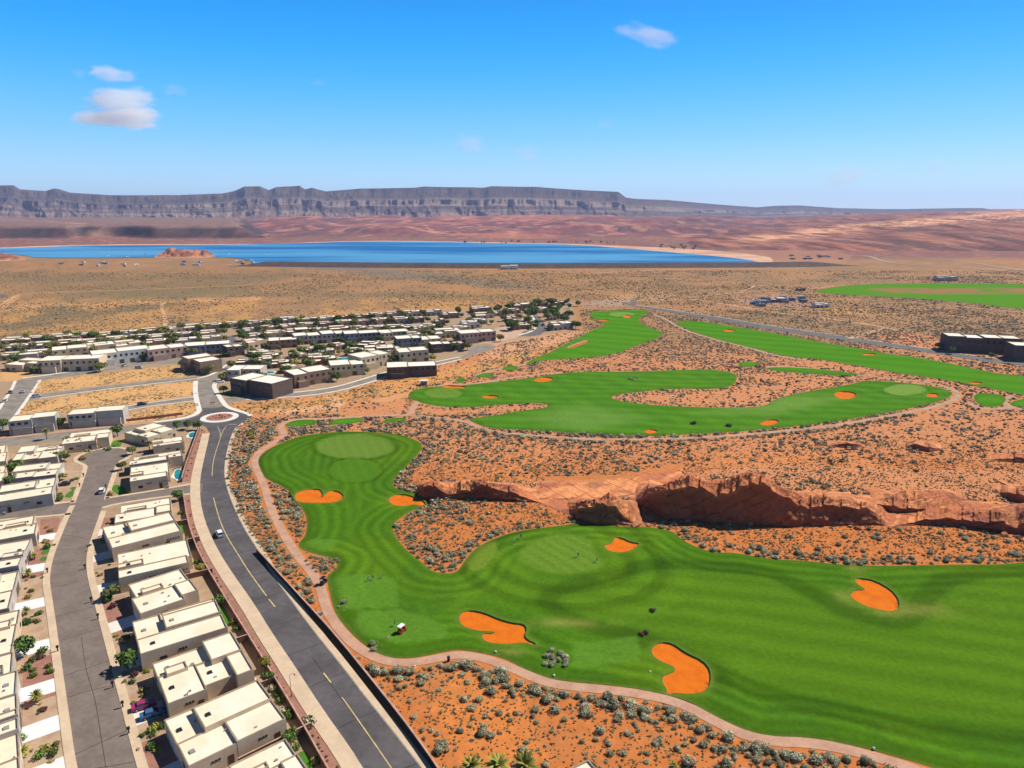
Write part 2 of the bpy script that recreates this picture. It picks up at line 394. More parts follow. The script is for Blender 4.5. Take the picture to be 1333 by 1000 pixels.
def ground_col(u, v, X, Y):
    n1 = fbm(X / 60, Y / 60, 3); n2 = fbm(X / 14, Y / 14, 5); n3 = fbm(X / 220, Y / 500, 9); n4 = fbm(X / 350, Y / 900, 21)
    wv = v + (n1 - .5) * 10
    near = np.array((.50, .165, .046)); c = np.ones(u.shape + (3,)) * near
    c = mixc(c, (.45, .165, .052), ss(.45, .75, n2) * .7)
    c = mixc(c, (.60, .215, .065), ss(.55, .7, n1) * .6)
    c = mixc(c, (.52, .225, .10), ss(640, 560, wv) * .8)                          # middle rough
    far = np.array((.36, .19, .085)) * np.ones_like(c)
    far = mixc(far, (.28, .165, .08), ss(.42, .6, n1)); far = mixc(far, (.17, .13, .065), ss(.5, .64, n3) * .65)
    far = mixc(far, (.40, .20, .075), ss(.54, .66, n4) * .6)
    gold = mixc(far, (.50, .255, .085), ss(.40, .58, fbm(X / 25, Y / 60, 31)) * .75)
    far = far + (gold - far) * (ss(384, 396, wv) * ss(720, 560, u))[..., None]
    c = c + (far - c) * ss(478, 425, wv)[..., None]
    olive = np.array((.19, .15, .075)); c = mixc(c, olive, ss(6, 0, np.abs(v - (382 + (u - 300) * .012) + (n1 - .5) * 8)) * ss(60, 200, u) * ss(760, 600, u) * .7)
    c = mixc(c, (.17, .15, .11), ss(9, 1, np.abs(v - (341 + (u - 340) * .094 + (n3 - .5) * 10))) * ss(320, 380, u) * ss(780, 640, u) * .75)
    c = mixc(c, (.42, .19, .075), ss(362, 348, wv) * ss(.45, .6, n2 * .4 + n3 * .6) * .6)
    red = np.array((.23, .10, .078)) * np.ones_like(c); red = mixc(red, (.22, .11, .085), ss(.4, .6, n1)); red = mixc(red, (.42, .2, .13), ss(.55, .7, n2) * .5)
    c = c + (red - c) * ss(341, 333, v + 8 * ss(1000, 900, u))[..., None]
    # named patches
    def patch(c, pts, col, k=1.0, f=1.2, wob=3.0):
        x0 = min(p[0] for p in pts) - 25; x1 = max(p[0] for p in pts) + 25; y0 = min(p[1] for p in pts) - 15; y1 = max(p[1] for p in pts) + 15
        s = (u > x0) & (u < x1) & (v > y0) & (v < y1)
        if not s.any(): return c
        uu, vv = u[s] + (n2[s] - .5) * wob, v[s] + (n1[s] - .5) * wob * .4
        d = dist(uu, vv * 3, [(a, b * 3) for a, b in pts]) * np.where(inside(uu, vv, pts), 1, -1)
        ww = ss(-f * 3, f * 3, d) * k
        col_ = np.array(col); c[s] = c[s] * (1 - ww[:, None]) + col_ * ww[:, None]
        return c
    town = [(-60, 450), (100, 440), (300, 425), (480, 410), (620, 402), (745, 392), (750, 428), (690, 440), (620, 462), (505, 492), (440, 512), (300, 526), (270, 548), (262, 640), (300, 745), (430, 1000), (470, 1100), (-200, 1100), (-400, 600)]
    c = patch(c, town, (.36, .245, .15), 1, .6, 1)
    lot = (.60, .33, .13); lot2 = (.50, .27, .09)
    for pts in ([(38, 513), (48, 497), (130, 487), (200, 479), (240, 475), (256, 474), (279, 469), (272, 476), (262, 488), (200, 494), (130, 502), (50, 512)],
                [(22, 541), (36, 524), (130, 509), (200, 501), (255, 496), (256, 514), (200, 523), (100, 537)],
                [(160, 551), (163, 540), (200, 530), (255, 523), (261, 532), (250, 540), (200, 548)],
                [(0, 482), (38, 482), (42, 490), (25, 495), (0, 497)]):
        c = patch(c, pts, lot, .95, .5, 2)
    c = patch(c, [(300, 530), (330, 524), (400, 519), (470, 505), (520, 492), (600, 478), (660, 462), (720, 450), (745, 440), (730, 455), (650, 480), (560, 503), (520, 512), (440, 525), (390, 538), (320, 540)], (.56, .265, .085), .9, 1.5, 5)
    c = patch(c, [(330, 537), (400, 531), (430, 527), (425, 517), (440, 518), (450, 525), (440, 533), (380, 538)], (.66, .36, .19), .9, .6, 2)
    c = patch(c, [(590, 497), (620, 488), (560, 508), (500, 525), (480, 522)], (.62, .31, .13), .6, 1, 3)
    c = patch(c, [(645, 447), (690, 440), (745, 431), (770, 432), (735, 445), (670, 462), (620, 472)], (.62, .31, .16), .8, 1, 3)
    c = patch(c, [(622, 436), (660, 423), (685, 430), (672, 440), (640, 447), (620, 446)], (.55, .36, .25), .8, .6, 2)
    c = patch(c, [(1122, 440), (1150, 434), (1230, 436), (1232, 450), (1215, 456), (1160, 449)], (.52, .21, .095), .95, .5, 2)
    c = patch(c, [(950, 387), (1000, 384), (1060, 390), (1075, 398), (1030, 402), (980, 398)], (.42, .23, .15), .9, .8, 3)
    c = patch(c, [(1050, 404), (1100, 400), (1170, 408), (1120, 410), (1060, 408)], (.6, .3, .085), .7, .8, 3)
    c = patch(c, [(800, 385), (870, 379), (890, 390), (840, 394), (780, 393)], (.5, .29, .14), .6, 1, 3)
    c = patch(c, [(740, 395), (790, 391), (830, 391), (815, 398), (770, 399)], (.36, .24, .17), .9, .6, 2)
    c = patch(c, [(0, 396), (20, 384), (28, 384), (12, 398), (70, 395), (210, 391), (340, 387), (340, 391), (220, 395), (0, 402)], (.66, .33, .14), .55, .4, 1)
    c = patch(c, [(600, 870), (690, 885), (680, 930), (720, 990), (600, 990), (560, 920)], (.64, .215, .05), .5, 2, 10)
    c = patch(c, [(545, 642), (700, 646), (830, 655), (900, 640), (1060, 640), (1180, 650), (1340, 652), (1340, 610), (1200, 612), (1000, 606), (800, 625), (560, 628)], (.53, .235, .11), .7, 2, 10)
    c = patch(c, [(1045, 312), (930, 330), (1000, 344), (1100, 343), (1110, 333)], (.42, .2, .11), .5, .8, 5)
    return c


GCOL = ground_col(UU, VV, GX, GYY)
GZ = np.zeros_like(GX)
for b in BUNW:
    bx = [p[0] for p in b]; by = [p[1] for p in b]
    s = (GX > min(bx) - 4) & (GX < max(bx) + 4) & (GYY > min(by) - 4) & (GYY < max(by) + 4)
    if s.any():
        x, y = GX[s], GYY[s]; GZ[s] = np.where(inside(x, y, b) | (dist(x, y, b) < 3.0), -1.9, GZ[s])
rel = (fbm(GX / 25, GYY / 25, 44) - .5)
nrw, ncl = GX.shape
idx = np.arange(nrw * ncl).reshape(nrw, ncl)
FC = np.stack([idx[:-1, :-1], idx[:-1, 1:], idx[1:, 1:], idx[1:, :-1]], -1).reshape(-1, 4)
ground = struct(link('ground', np_mesh('ground', np.stack([GX, GYY, GZ], -1).reshape(-1, 3), FC, M['desert_ground'], GCOL.reshape(-1, 3))))

# ------------------------------------------------------------------ fairways (grass sheets with holes at the bunkers)
mat('turf', (1, 1, 1), rough=1, var=.16, scale=.9, attr=True, spec=.0, bump=.05)
mat('bunker_sand', (.62, .148, .010), rough=.95, var=.06, scale=1.6, spec=.05, bump=.04, col2=(.56, .125, .008))
mat('bunker_edge', (.10, .10, .02), rough=.95, var=.3, scale=3, col2=(.16, .08, .02))

GREENS = [  # centre px, half sizes px, rotation, colour
    ('A', (462, 582), (50, 15.5), (.105, .195, .03)), ('A', (462, 613), (33, 15), (.062, .165, .012)),
    ('B', (577, 512.5), (24, 6.5), (.105, .21, .03)), ('B', (1178, 508), (27, 7), (.14, .26, .05)), ('C', (810, 409.5), (17, 3), (.13, .27, .06))]
G2 = smooth_loop(W(crop(500, 560, 4, [(680, 660), (760, 590), (880, 545), (1000, 545), (1080, 580), (1090, 640), (1130, 680), (1150, 710), (1080, 740), (950, 755), (830, 740), (740, 700)])), 2)
LIGHT = smooth_loop(W([(860, 742), (940, 748), (1000, 752), (1055, 785), (1110, 812), (1180, 828), (1215, 812), (1235, 775), (1260, 760), (1333, 756), (1500, 756), (1500, 960), (1333, 946), (1150, 925), (1000, 890), (930, 862), (890, 835), (820, 815), (760, 800), (720, 780), (800, 760)]), 2)
TEEPADS = [(W([(425, 755), (470, 748), (515, 752), (520, 790), (445, 795)]), 0), (W([(470, 797), (520, 793), (580, 815), (585, 832), (515, 838), (455, 825)]), 0),
           (W([(390, 708), (410, 703), (440, 704), (433, 720), (396, 720)]), 0), (W([(605, 733), (622, 712), (645, 705), (648, 720), (630, 742), (612, 745)]), 1), (W([(745, 838), (830, 830), (832, 862), (745, 872)]), 0)]


def turf_col(key, X, Y, d, db):
    u = 666.5 + F * X / (Y * cP + H * sP); v = 500 - F * (Y * sP - H * cP) / (Y * cP + H * sP)
    n = fbm(X / 9, Y / 9, 61); n2 = fbm(X / 30, Y / 30, 67); n3 = fbm(X / 2.5, Y / 2.5, 71)
    c = np.ones(X.shape + (3,)) * np.array((.056, .150, .008))
    c = mixc(c, (.078, .170, .009), ss(.45, .65, n2) * .7); c = mixc(c, (.042, .122, .010), ss(.55, .35, n) * .5)
    wob = (n2 - .5) * 14
    if key == 'A':
        ring = np.sin((d + wob * .35) * 1.55) * ss(20, 9, d)
        nar = np.sin((X * .96 + Y * .20 + wob * .25) * 1.55) * ss(13, 20, d) * ss(600, 520, u)
        c *= (1 + .19 * ring + .18 * nar + .08 * (n3 - .5))[..., None]
        dl = dist(X, Y, LIGHT) * np.where(inside(X, Y, LIGHT), 1, -1)
        c = mixc(c, (.070, .162, .009), ss(-1, 1.2, dl) * .85)
        st = np.sin((X * .25 + Y * .97 + wob * .4) * .75)
        c *= (1 + .11 * st * ss(0, 3, dl))[..., None]
        out = ss(-8.5, -5.5, dl) * ss(-.5, -2, dl); c *= (1 - .30 * out)[..., None]
        dg = dist(X, Y, G2) * np.where(inside(X, Y, G2), 1, -1)
        for a, b_, k in ((-4.5, -2.5, .12), (-9, -6.5, -.20), (-14, -11.5, .10), (-18, -15, -.2), (-25, -21, .1)):
            c *= (1 + k * ss(a - 1, a, dg + wob * .2) * ss(b_ + 1, b_, dg + wob * .2))[..., None]
        c = mixc(c, (.10, .20, .022), ss(-1.2, 1.2, dg)); c *= (1 + .09 * np.sin((X * .8 + Y * .6) * 1.7) * ss(0, .8, dg))[..., None]
        for p, yel in TEEPADS:
            dp = dist(X, Y, p) * np.where(inside(X, Y, p), 1, -1)
            c = mixc(c, (.13, .21, .025) if yel else (.085, .205, .022), ss(-.4, .4, dp) * .75)
        for cx_, cy_, sx_, sy_ in ((1102, 775, 16, 9), (735, 812, 50, 6), (1180, 795, 60, 10), (1105, 742, 25, 4), (662, 850, 25, 5)):
            c = mixc(c, (.19, .215, .05), np.exp(-((u - cx_) / sx_) ** 2 - ((v - cy_) / sy_) ** 2) * ss(.35, .6, n) * .7)
    elif key == 'B':
        c = mixc(c, (.06, .20, .016), np.ones_like(X) * .6)
        st = np.sin((Y + X * .12 + wob * .6) * .55); c *= (1 + .11 * st)[..., None]
        c *= (1 + .07 * np.sin((X * .9 + Y * .35) * .45) * ss(6, 12, d))[..., None]
        c = mixc(c, (.13, .25, .055), ss(60, 20, np.abs(u - 760) * .5 + np.abs(v - 545) * 2.2) * .55)
        c = mixc(c, (.15, .27, .06), ss(60, 15, np.abs(u - 1010) * .4 + np.abs(v - 528 + (u - 1010) * .1) * 3) * .55)
    else:
        c = mixc(c, (.062, .23, .012), np.ones_like(X) * .7)
        st = np.sin((Y * .9 + X * .4 + wob) * .3); c *= (1 + .10 * st)[..., None]
        if key == 'F': c = mixc(c, (.09, .24, .016), np.ones_like(X) * .5); c = mixc(c, (.26, .15, .08), ss(-1, 1.5, 4 - np.abs(v - 379) - .002 * np.abs(u - 1240)) * ss(1120, 1150, u) * ss(.35, .5, fbm(X / 40, Y / 25, 77)))
    for k, (cu, cv), (hu, hv), col in GREENS:
        if k == key:
            q = np.hypot((u - cu) / hu, (v - cv) / hv)
            c *= (1 - .22 * ss(1.03, 1.08, q) * ss(1.24, 1.16, q))[..., None]
            c = mixc(c, col, ss(1.06, .92, q)); c *= (1 + .05 * np.sin(X * 1.3 + Y * .5) * ss(1, .9, q))[..., None]
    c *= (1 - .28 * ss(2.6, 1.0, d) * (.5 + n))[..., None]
    c = mixc(c, (.17, .19, .05), ss(.9, 0, d) * .45)
    c = mixc(c, (.12, .17, .025), ss(1.6, .2, db) * .6)
    return c * np.array((1.12, 1.02, .9))


def relief(X, Y, d):
    return ss(3, 16, d) * ((fbm(X / 22, Y / 22, 91) - .5) * 1.7 + (fbm(X / 8, Y / 8, 93) - .5) * .35)


FZ_CACHE = {}


def turf(key, loop, step, z0=.05):
    loop = dense(loop, step * 1.3); holes = []
    for b in BUNW:
        cx_, cy_ = sum(p[0] for p in b) / len(b), sum(p[1] for p in b) / len(b)
        if inside(np.array([cx_]), np.array([cy_]), loop)[0]: holes.append(dense(b, max(.5, step * .7)))
    x0 = min(p[0] for p in loop); x1 = max(p[0] for p in loop); y0 = min(p[1] for p in loop); y1 = max(p[1] for p in loop)
    gx, gy = np.meshgrid(np.arange(x0, x1, step), np.arange(y0, y1, step * .9))
    gx = gx + (np.arange(gx.shape[0]) % 2)[:, None] * step * .5; gx = gx.ravel(); gy = gy.ravel()
    gx = gx + nr.uniform(-.1, .1, gx.shape) * step
    d = dist(gx, gy, loop); ok = inside(gx, gy, loop) & (d > step * .5)
    for h in holes: ok &= ~inside(gx, gy, h) & (dist(gx, gy, h) > step * .4)
    pts = [Vector(p) for p in loop]; edges = [(i, (i + 1) % len(loop)) for i in range(len(loop))]
    for h in holes:
        k = len(pts); pts += [Vector(p) for p in h]; edges += [(k + i, k + (i + 1) % len(h)) for i in range(len(h))]
    pts += [Vector(p) for p in zip(gx[ok], gy[ok])]
    ov, oe, of, *_ = geometry.delaunay_2d_cdt(pts, edges, [], 0, 1e-4)
    V = np.array([tuple(p) for p in ov]); Fc = np.array([f for f in of if len(f) == 3])
    cen = V[Fc].mean(1); k = inside(cen[:, 0], cen[:, 1], loop)
    for h in holes: k &= ~inside(cen[:, 0], cen[:, 1], h)
    Fc = Fc[k]
    a = V[Fc]; cr = (a[:, 1, 0] - a[:, 0, 0]) * (a[:, 2, 1] - a[:, 0, 1]) - (a[:, 1, 1] - a[:, 0, 1]) * (a[:, 2, 0] - a[:, 0, 0])
    Fc[cr < 0] = Fc[cr < 0][:, ::-1]
    X, Y = V[:, 0], V[:, 1]; d = dist(X, Y, loop); db = np.full_like(X, 99.)
    for h in holes: db = np.minimum(db, dist(X, Y, h))
    Z = z0 + (relief(X, Y, np.minimum(d, db)) + .4 * ss(16, 3, np.minimum(d, db)) * ss(0, 3, d) * ss(.4, 5, db) if key in 'AB' else 0 * X)
    Z = np.maximum(Z, z0)
    col = turf_col(key, X, Y, d, db)
    return np_mesh('fairway', np.stack([X, Y, Z], 1), Fc, M['turf'], col, True)


def turf_z(x, y):
    X, Y = np.array([x]), np.array([y])
    for key in 'AB':
        lp = FAIR[key]
        if inside(X, Y, lp)[0]:
            d = dist(X, Y, lp)
            for b in BUNW: d = np.minimum(d, dist(X, Y, b))
            return float(max(.05, .05 + relief(X, Y, d)[0] + (.4 * ss(16, 3, d) * ss(0, 3, dist(X, Y, lp)))[0]))
    return 0.0


for key, step in (('A', 1.0), ('B', 2.0), ('C', 3.5), ('D', 4.5), ('F', 9.0)):
    struct(link('fairway', turf(key, FAIR[key], step, .05 if key in 'AB' else .12)))
for (nm, _, lb), lp in zip(TEES, TEEW):
    lpd = dense(lp, 1.2); v3 = np.array([(x, y, .10) for x, y in lpd])
    o = link('tee_ground', turf('T', lp, 1.5, .1)); struct(o)

# bunkers: sunken sand with a steep turf face
for (pp, lb), loop in zip(BUNK, BUNW):
    loop = dense(loop, .5 if pp[0][1] > 600 else 1.2); n = len(loop)
    ar = sum(loop[i][0] * loop[(i + 1) % n][1] - loop[(i + 1) % n][0] * loop[i][1] for i in range(n))
    if ar < 0: loop = loop[::-1]
    big = pp[0][1] > 560; dep = .30 if big else .40
    cx_ = sum(p[0] for p in loop) / n; cy_ = sum(p[1] for p in loop) / n
    P_ = np.array(loop); tn = np.roll(P_, -3, 0) - np.roll(P_, 3, 0); tn /= np.linalg.norm(tn, axis=1)[:, None] + 1e-9
    nin = np.stack([-tn[:, 1], tn[:, 0]], 1)                                     # inward normal
    face = -(nin[:, 0] * math.cos(SUN_AZ) + nin[:, 1] * math.sin(SUN_AZ))        # sides that rise towards the sun stand higher and steeper
    lipz = .06 + .05 * ss(.1, .8, face)
    ins = .12 + .10 * ss(.3, -.6, face)
    dz = -dep * (.12 + .88 * ss(-.3, .6, face))
    fl = P_ + nin * ins[:, None]
    e = empty('sand_bunker', (cx_, cy_, 0)); tag(e, lb, 'bunker', 'orange sand bunkers of the golf course')
    m = MB()
    out_ = P_ - nin * .6
    for i in range(n):
        j = (i + 1) % n
        m.poly([(out_[i][0] - cx_, out_[i][1] - cy_, .02), (out_[j][0] - cx_, out_[j][1] - cy_, .02), (P_[j][0] - cx_, P_[j][1] - cy_, lipz[j]), (P_[i][0] - cx_, P_[i][1] - cy_, lipz[i])])
        m.poly([(P_[i][0] - cx_, P_[i][1] - cy_, lipz[i]), (P_[j][0] - cx_, P_[j][1] - cy_, lipz[j]), (fl[j][0] - cx_, fl[j][1] - cy_, dz[j]), (fl[i][0] - cx_, fl[i][1] - cy_, dz[i])])
    m.build('turf_lip', M['turf_edge'] if 'turf_edge' in M else mat('turf_edge', (.05, .15, .015), rough=.9, var=.2, scale=1.5, col2=(.07, .15, .02)), e)
    st = 1.0 if big else 2.0
    gx, gy = np.meshgrid(np.arange(P_[:, 0].min(), P_[:, 0].max(), st), np.arange(P_[:, 1].min(), P_[:, 1].max(), st)); gx = gx.ravel(); gy = gy.ravel()
    fl_ = [tuple(p) for p in fl]; ok = inside(gx, gy, loop) & (dist(gx, gy, loop) > 1.1)
    pts = [Vector(p) for p in fl_] + [Vector(p) for p in zip(gx[ok], gy[ok])]
    ov, oe, of, *_ = geometry.delaunay_2d_cdt(pts, [(i, (i + 1) % n) for i in range(n)], [], 0, 1e-4)
    V = np.array([tuple(p) for p in ov]); Fc = np.array([f for f in of if len(f) == 3]); cen = V[Fc].mean(1)
    Fc = Fc[inside(cen[:, 0], cen[:, 1], loop)]
    a = V[Fc]; cr = (a[:, 1, 0] - a[:, 0, 0]) * (a[:, 2, 1] - a[:, 0, 1]) - (a[:, 1, 1] - a[:, 0, 1]) * (a[:, 2, 0] - a[:, 0, 0]); Fc[cr < 0] = Fc[cr < 0][:, ::-1]
    dd = np.min(np.hypot(V[:, None, 0] - fl[None, :, 0], V[:, None, 1] - fl[None, :, 1]), 1)
    near_ = np.argmin(np.hypot(V[:, None, 0] - fl[None, :, 0], V[:, None, 1] - fl[None, :, 1]), 1)
    wgt = ss(0, 4, dd); Z = dz[near_] * (1 - wgt) + (-dep * .95) * wgt + (fbm(V[:, 0] / 3, V[:, 1] / 3, 8) - .5) * .25 * wgt
    link('sand_floor', np_mesh('sand_floor', np.stack([V[:, 0] - cx_, V[:, 1] - cy_, Z], 1), Fc, M['bunker_sand'], None, True), e)
# ------------------------------------------------------------------ roads, paths, kerbs
RD_L = [(560, 1130), (520, 1070), (472, 1000), (457, 975), (421, 925), (382, 865), (354, 824), (330, 785), (305, 750), (285, 719), (271, 690), (263, 665), (260, 640), (261, 620), (265, 600), (271, 575), (273, 564), (268, 556)]
RD_R = [(650, 1130), (604, 1070), (549, 1000), (516, 957), (470, 900), (452, 875), (411, 825), (378, 780), (356, 750), (340, 722), (320, 692), (306, 664), (297, 640), (292, 620), (293, 600), (298, 577), (305, 558), (316, 550), (326, 545), (329, 540)]
ROAD_MAIN = RD_L + [(262, 553), (240, 556), (200, 561), (200, 552), (240, 547), (258, 541), (264, 535), (262, 530), (259, 520), (257, 506), (258, 495), (264, 493), (278, 488), (297, 475), (304, 474),
             (290, 486), (284, 497), (281, 503), (286, 512), (293, 523), (299, 530), (315, 535), (326, 538)] + RD_R[::-1]


def asphalt(name, c1, c2, crack=9.0):
    m = mat(name, c1, rough=.9, var=.13, scale=1.4, col2=c2, spec=.12)
    nt = m.node_tree; N = nt.nodes; L = nt.links; b = N['Principled BSDF']
    src = b.inputs['Base Color'].links[0].from_socket
    tc = N.new('ShaderNodeTexCoord'); st = N.new('ShaderNodeTexNoise'); st.inputs['Scale'].default_value = .5; L.new(tc.outputs['Object'], st.inputs['Vector'])
    ad = N.new('ShaderNodeMix'); ad.data_type = 'VECTOR'; ad.inputs['Factor'].default_value = .06; L.new(tc.outputs['Object'], ad.inputs['A'])
    s2 = N.new('ShaderNodeVectorMath'); s2.operation = 'SCALE'; s2.inputs['Scale'].default_value = 14; L.new(st.outputs['Color'], s2.inputs[0]); L.new(s2.outputs[0], ad.inputs['B'])
    vo = N.new('ShaderNodeTexVoronoi'); vo.feature = 'DISTANCE_TO_EDGE'; vo.inputs['Scale'].default_value = 1 / crack; L.new(ad.outputs['Result'], vo.inputs['Vector'])
    lt = N.new('ShaderNodeMath'); lt.operation = 'LESS_THAN'; lt.inputs[1].default_value = .004; L.new(vo.outputs['Distance'], lt.inputs[0])
    mx = N.new('ShaderNodeMix'); mx.data_type = 'RGBA'; mx.inputs['B'].default_value = (.03, .027, .025, 1); L.new(src, mx.inputs['A'])
    k = N.new('ShaderNodeMath'); k.operation = 'MULTIPLY'; k.inputs[1].default_value = .75; L.new(lt.outputs[0], k.inputs[0]); L.new(k.outputs[0], mx.inputs['Factor'])
    L.new(mx.outputs['Result'], b.inputs['Base Color']); return m


mat('asphalt', (.112, .100, .100), rough=.9, var=.16, scale=.5, col2=(.088, .078, .078), spec=.12)
mat('old_asphalt', (.205, .163, .135), rough=.92, var=.13, scale=.9, col2=(.172, .136, .112), spec=.1)
mat('lane_asphalt', (.27, .23, .185), rough=.9, var=.08, scale=.8)
mat('concrete', (.60, .45, .30), rough=.9, var=.07, scale=1.0, col2=(.54, .40, .27))
mat('pale_concrete', (.72, .66, .57), rough=.9, var=.06, scale=1.0, col2=(.66, .60, .52))
mat('driveway', (.74, .72, .69), rough=.9, var=.05, scale=.8, col2=(.68, .66, .63))
mat('red_gravel', (.34, .165, .115), rough=1, var=.22, scale=2.6, col2=(.29, .135, .095), bump=.05)
mat('path', (.50, .29, .19), rough=.95, var=.10, scale=1.2, col2=(.43, .24, .16))
mat('pale_path', (.42, .30, .20), rough=.95, var=.10, scale=.6)
mat('dirt_track', (.60, .34, .17), rough=1, var=.12, scale=.3)
mat('yellow_paint', (.62, .47, .20), rough=.8, var=.15, scale=2)
mat('white_paint', (.70, .66, .58), rough=.8, var=.15, scale=2)
mat('dark_line', (.022, .02, .02), rough=.9, var=.2, scale=1)


def sheet(name, pts, z, m, px=True, kind=True, parent=None, edge=1.0):
    p = W(pts) if px else pts
    v = [Vector((x, y, z)) for x, y in p]
    tri = geometry.tessellate_polygon([v])
    me = bpy.data.meshes.new(name); fs = []
    for t in tri:
        a, b, c_ = (v[i] for i in t)
        fs.append(tuple(t) if (b - a).cross(c_ - a).z > 0 else tuple(reversed(t)))
    me.from_pydata([tuple(q) for q in v], [], fs); me.materials.append(m); me.update()
    o = link(name, me, parent)
    if kind: struct(o)
    return o


def offs(pts, d):
    """offset a world polyline to its left by d"""
    A = np.array(pts); t = np.gradient(A, axis=0); t /= np.linalg.norm(t, axis=1)[:, None] + 1e-9
    return [tuple(q) for q in A + np.stack([-t[:, 1], t[:, 0]], 1) * d]


def strip(name, pts, w_, z, m, px=True, smooth=2, off=0.0, kind=True, step=2.5):
    p = W(pts) if px else pts
    p = dense(smooth_loop(p, smooth, False), step, False)
    a, b = offs(p, off + w_ / 2), offs(p, off - w_ / 2)
    n = len(p); V = np.array([(x, y, z) for x, y in a] + [(x, y, z) for x, y in b])
    Fc = np.array([(n + i, n + i + 1, i + 1, i) for i in range(n - 1)])
    o = link(name, np_mesh(name, V, Fc, m))
    if kind: struct(o)
    return o


def kerb(name, pts, w_, z, m, side):
    """raised strip (pavement with its kerb) along an edge line; side +1 = left of travel"""
    p = dense(smooth_loop(W(pts), 1, False), 2.0, False)
    a, b = p, offs(p, side * w_); n = len(p)
    V = [(x, y, z) for x, y in a] + [(x, y, z) for x, y in b] + [(x, y, -.02) for x, y in a] + [(x, y, -.02) for x, y in b]
    Fc = []
    for i in range(n - 1):
        q = [(i, i + 1, n + i + 1, n + i), (2 * n + i, 2 * n + i + 1, i + 1, i), (n + i, n + i + 1, 3 * n + i + 1, 3 * n + i)]
        Fc += [f[::-1] if side < 0 else f for f in q]
    return struct(link(name, np_mesh(name, np.array(V), np.array(Fc), m)))


sheet('main_road', ROAD_MAIN, .030, M['asphalt'])
sheet('side_street', ST_A, .034, M['old_asphalt'])
sheet('side_street', ST_B, .038, M['old_asphalt'])
sheet('cul_de_sac', ST_C, .042, M['old_asphalt'])
sheet('town_street', [(263, 531), (259, 520), (257, 506), (258, 495), (264, 493), (278, 488), (297, 475), (304, 474), (290, 486), (284, 497), (281, 503), (286, 512), (293, 523), (297, 528), (281, 531)], .036, M['lane_asphalt'])
sheet('west_road', ROAD_W, .026, M['lane_asphalt'])
sheet('town_street', ST_D, .026, M['lane_asphalt'])
sheet('town_lane', LANE1, .022, M['lane_asphalt']); sheet('town_lane', LANE2, .022, M['lane_asphalt'])
mat('far_asphalt', (.15, .135, .13), rough=.9, var=.08, scale=.8)
for st_ in (ST_E, ST_F): sheet('town_street', st_, .06, M['lane_asphalt'])
for st_ in (ST_G, ST_H): sheet('town_street', st_, .06, M['far_asphalt'])
sheet('far_road', ROAD_R, .10, M['far_asphalt'])
# pavements
kerb('pavement', RD_L[:-1], 3.3, .13, M['concrete'], 1)
kerb('pavement', RD_R[:-1], 1.5, .13, M['concrete'], -1)
RED_A = [(261, 558), (249, 590), (241.5, 612), (237.5, 627), (250, 627), (252, 620), (255, 605), (261, 582), (268, 560)]
RED_B = [(239, 647), (244.5, 682), (255, 715), (270, 745), (300, 795), (340, 860), (375, 917), (400, 960), (422, 1000), (465, 1070), (500, 1130), (530, 1130), (493, 1070), (447, 1000), (400, 930), (364, 875), (345, 848), (327, 818), (300, 772), (285, 748), (267, 712), (258, 685), (251, 653), (248, 646)]
sheet('gravel_strip', RED_A, .05, M['red_gravel']); sheet('gravel_strip', RED_B, .05, M['red_gravel'])
kerb('pavement', [(65, 760), (70, 790), (87, 910), (100, 1000), (118, 1070)], 1.7, .12, M['concrete'], -1)
kerb('pavement', [(98, 658), (91, 671), (81, 695), (72, 718), (67, 736), (65, 752), (65, 760)], 1.7, .12, M['concrete'], -1)
kerb('pavement', [(131, 666), (121, 694), (114, 715), (112, 733), (114, 754), (124, 790), (155, 910), (178, 1000), (200, 1070)], 1.7, .12, M['concrete'], 1)
kerb('pavement', ST_C[:8], 1.6, .12, M['concrete'], 1); kerb('pavement', ST_C[7:], 1.6, .12, M['concrete'], 1)
kerb('pavement', [(-30, 671), (0, 667), (45, 660), (96, 654)], 1.5, .12, M['concrete'], 1)
kerb('pavement', [(137, 650), (200, 640), (252, 631)], 1.5, .12, M['concrete'], 1)
kerb('pavement', [(132, 661), (148, 656), (192, 649), (223, 645), (250, 642)], 1.5, .12, M['concrete'], -1)
kerb('pavement', [(-30, 680), (0, 676), (55, 672), (94, 668)], 1.5, .12, M['concrete'], -1)
kerb('pavement', [(200, 551), (240, 546), (258, 540), (263, 534), (262, 530), (259, 520), (257, 506), (258, 496)], 2.6, .12, M['pale_concrete'], 1)
kerb('pavement', [(284, 497), (281, 503), (286, 512), (293, 523), (299, 530), (315, 535), (326, 538), (330, 541)], 2.4, .12, M['pale_concrete'], -1)
kerb('pavement', [(-40, 577), (0, 572), (100, 561.5), (200, 551)], 2.2, .12, M['path'], 1)
kerb('pavement', [(258, 493), (278, 488), (297, 475)], 1.6, .12, M['pale_concrete'], 1)
kerb('pavement', [(258, 493), (200, 500), (130, 508), (52, 519)][::-1], 1.0, .10, M['pale_concrete'], 1)
kerb('pavement', [(17, 543), (44, 505), (50, 495)], 1.6, .12, M['pale_concrete'], -1)
kerb('pavement', [(0, 534), (18, 506), (22, 496)], 1.6, .12, M['pale_concrete'], 1)
kerb('pavement', [(258, 521), (200, 528), (158, 535)], 1.0, .1, M['pale_concrete'], 1)
kerb('pavement', [(158, 530), (200, 524), (258, 516)], 1.0, .1, M['pale_concrete'], 1)
kerb('pavement', [(235, 461), (180, 469), (130, 478), (75, 487), (30, 493)], 2.0, .1, M['pale_concrete'], -1)
kerb('pavement', [(320, 520), (362, 517.5), (400, 515), (440, 509), (480, 498), (505, 489), (560, 477), (600, 467.5)], 1.4, .1, M['pale_concrete'], -1)
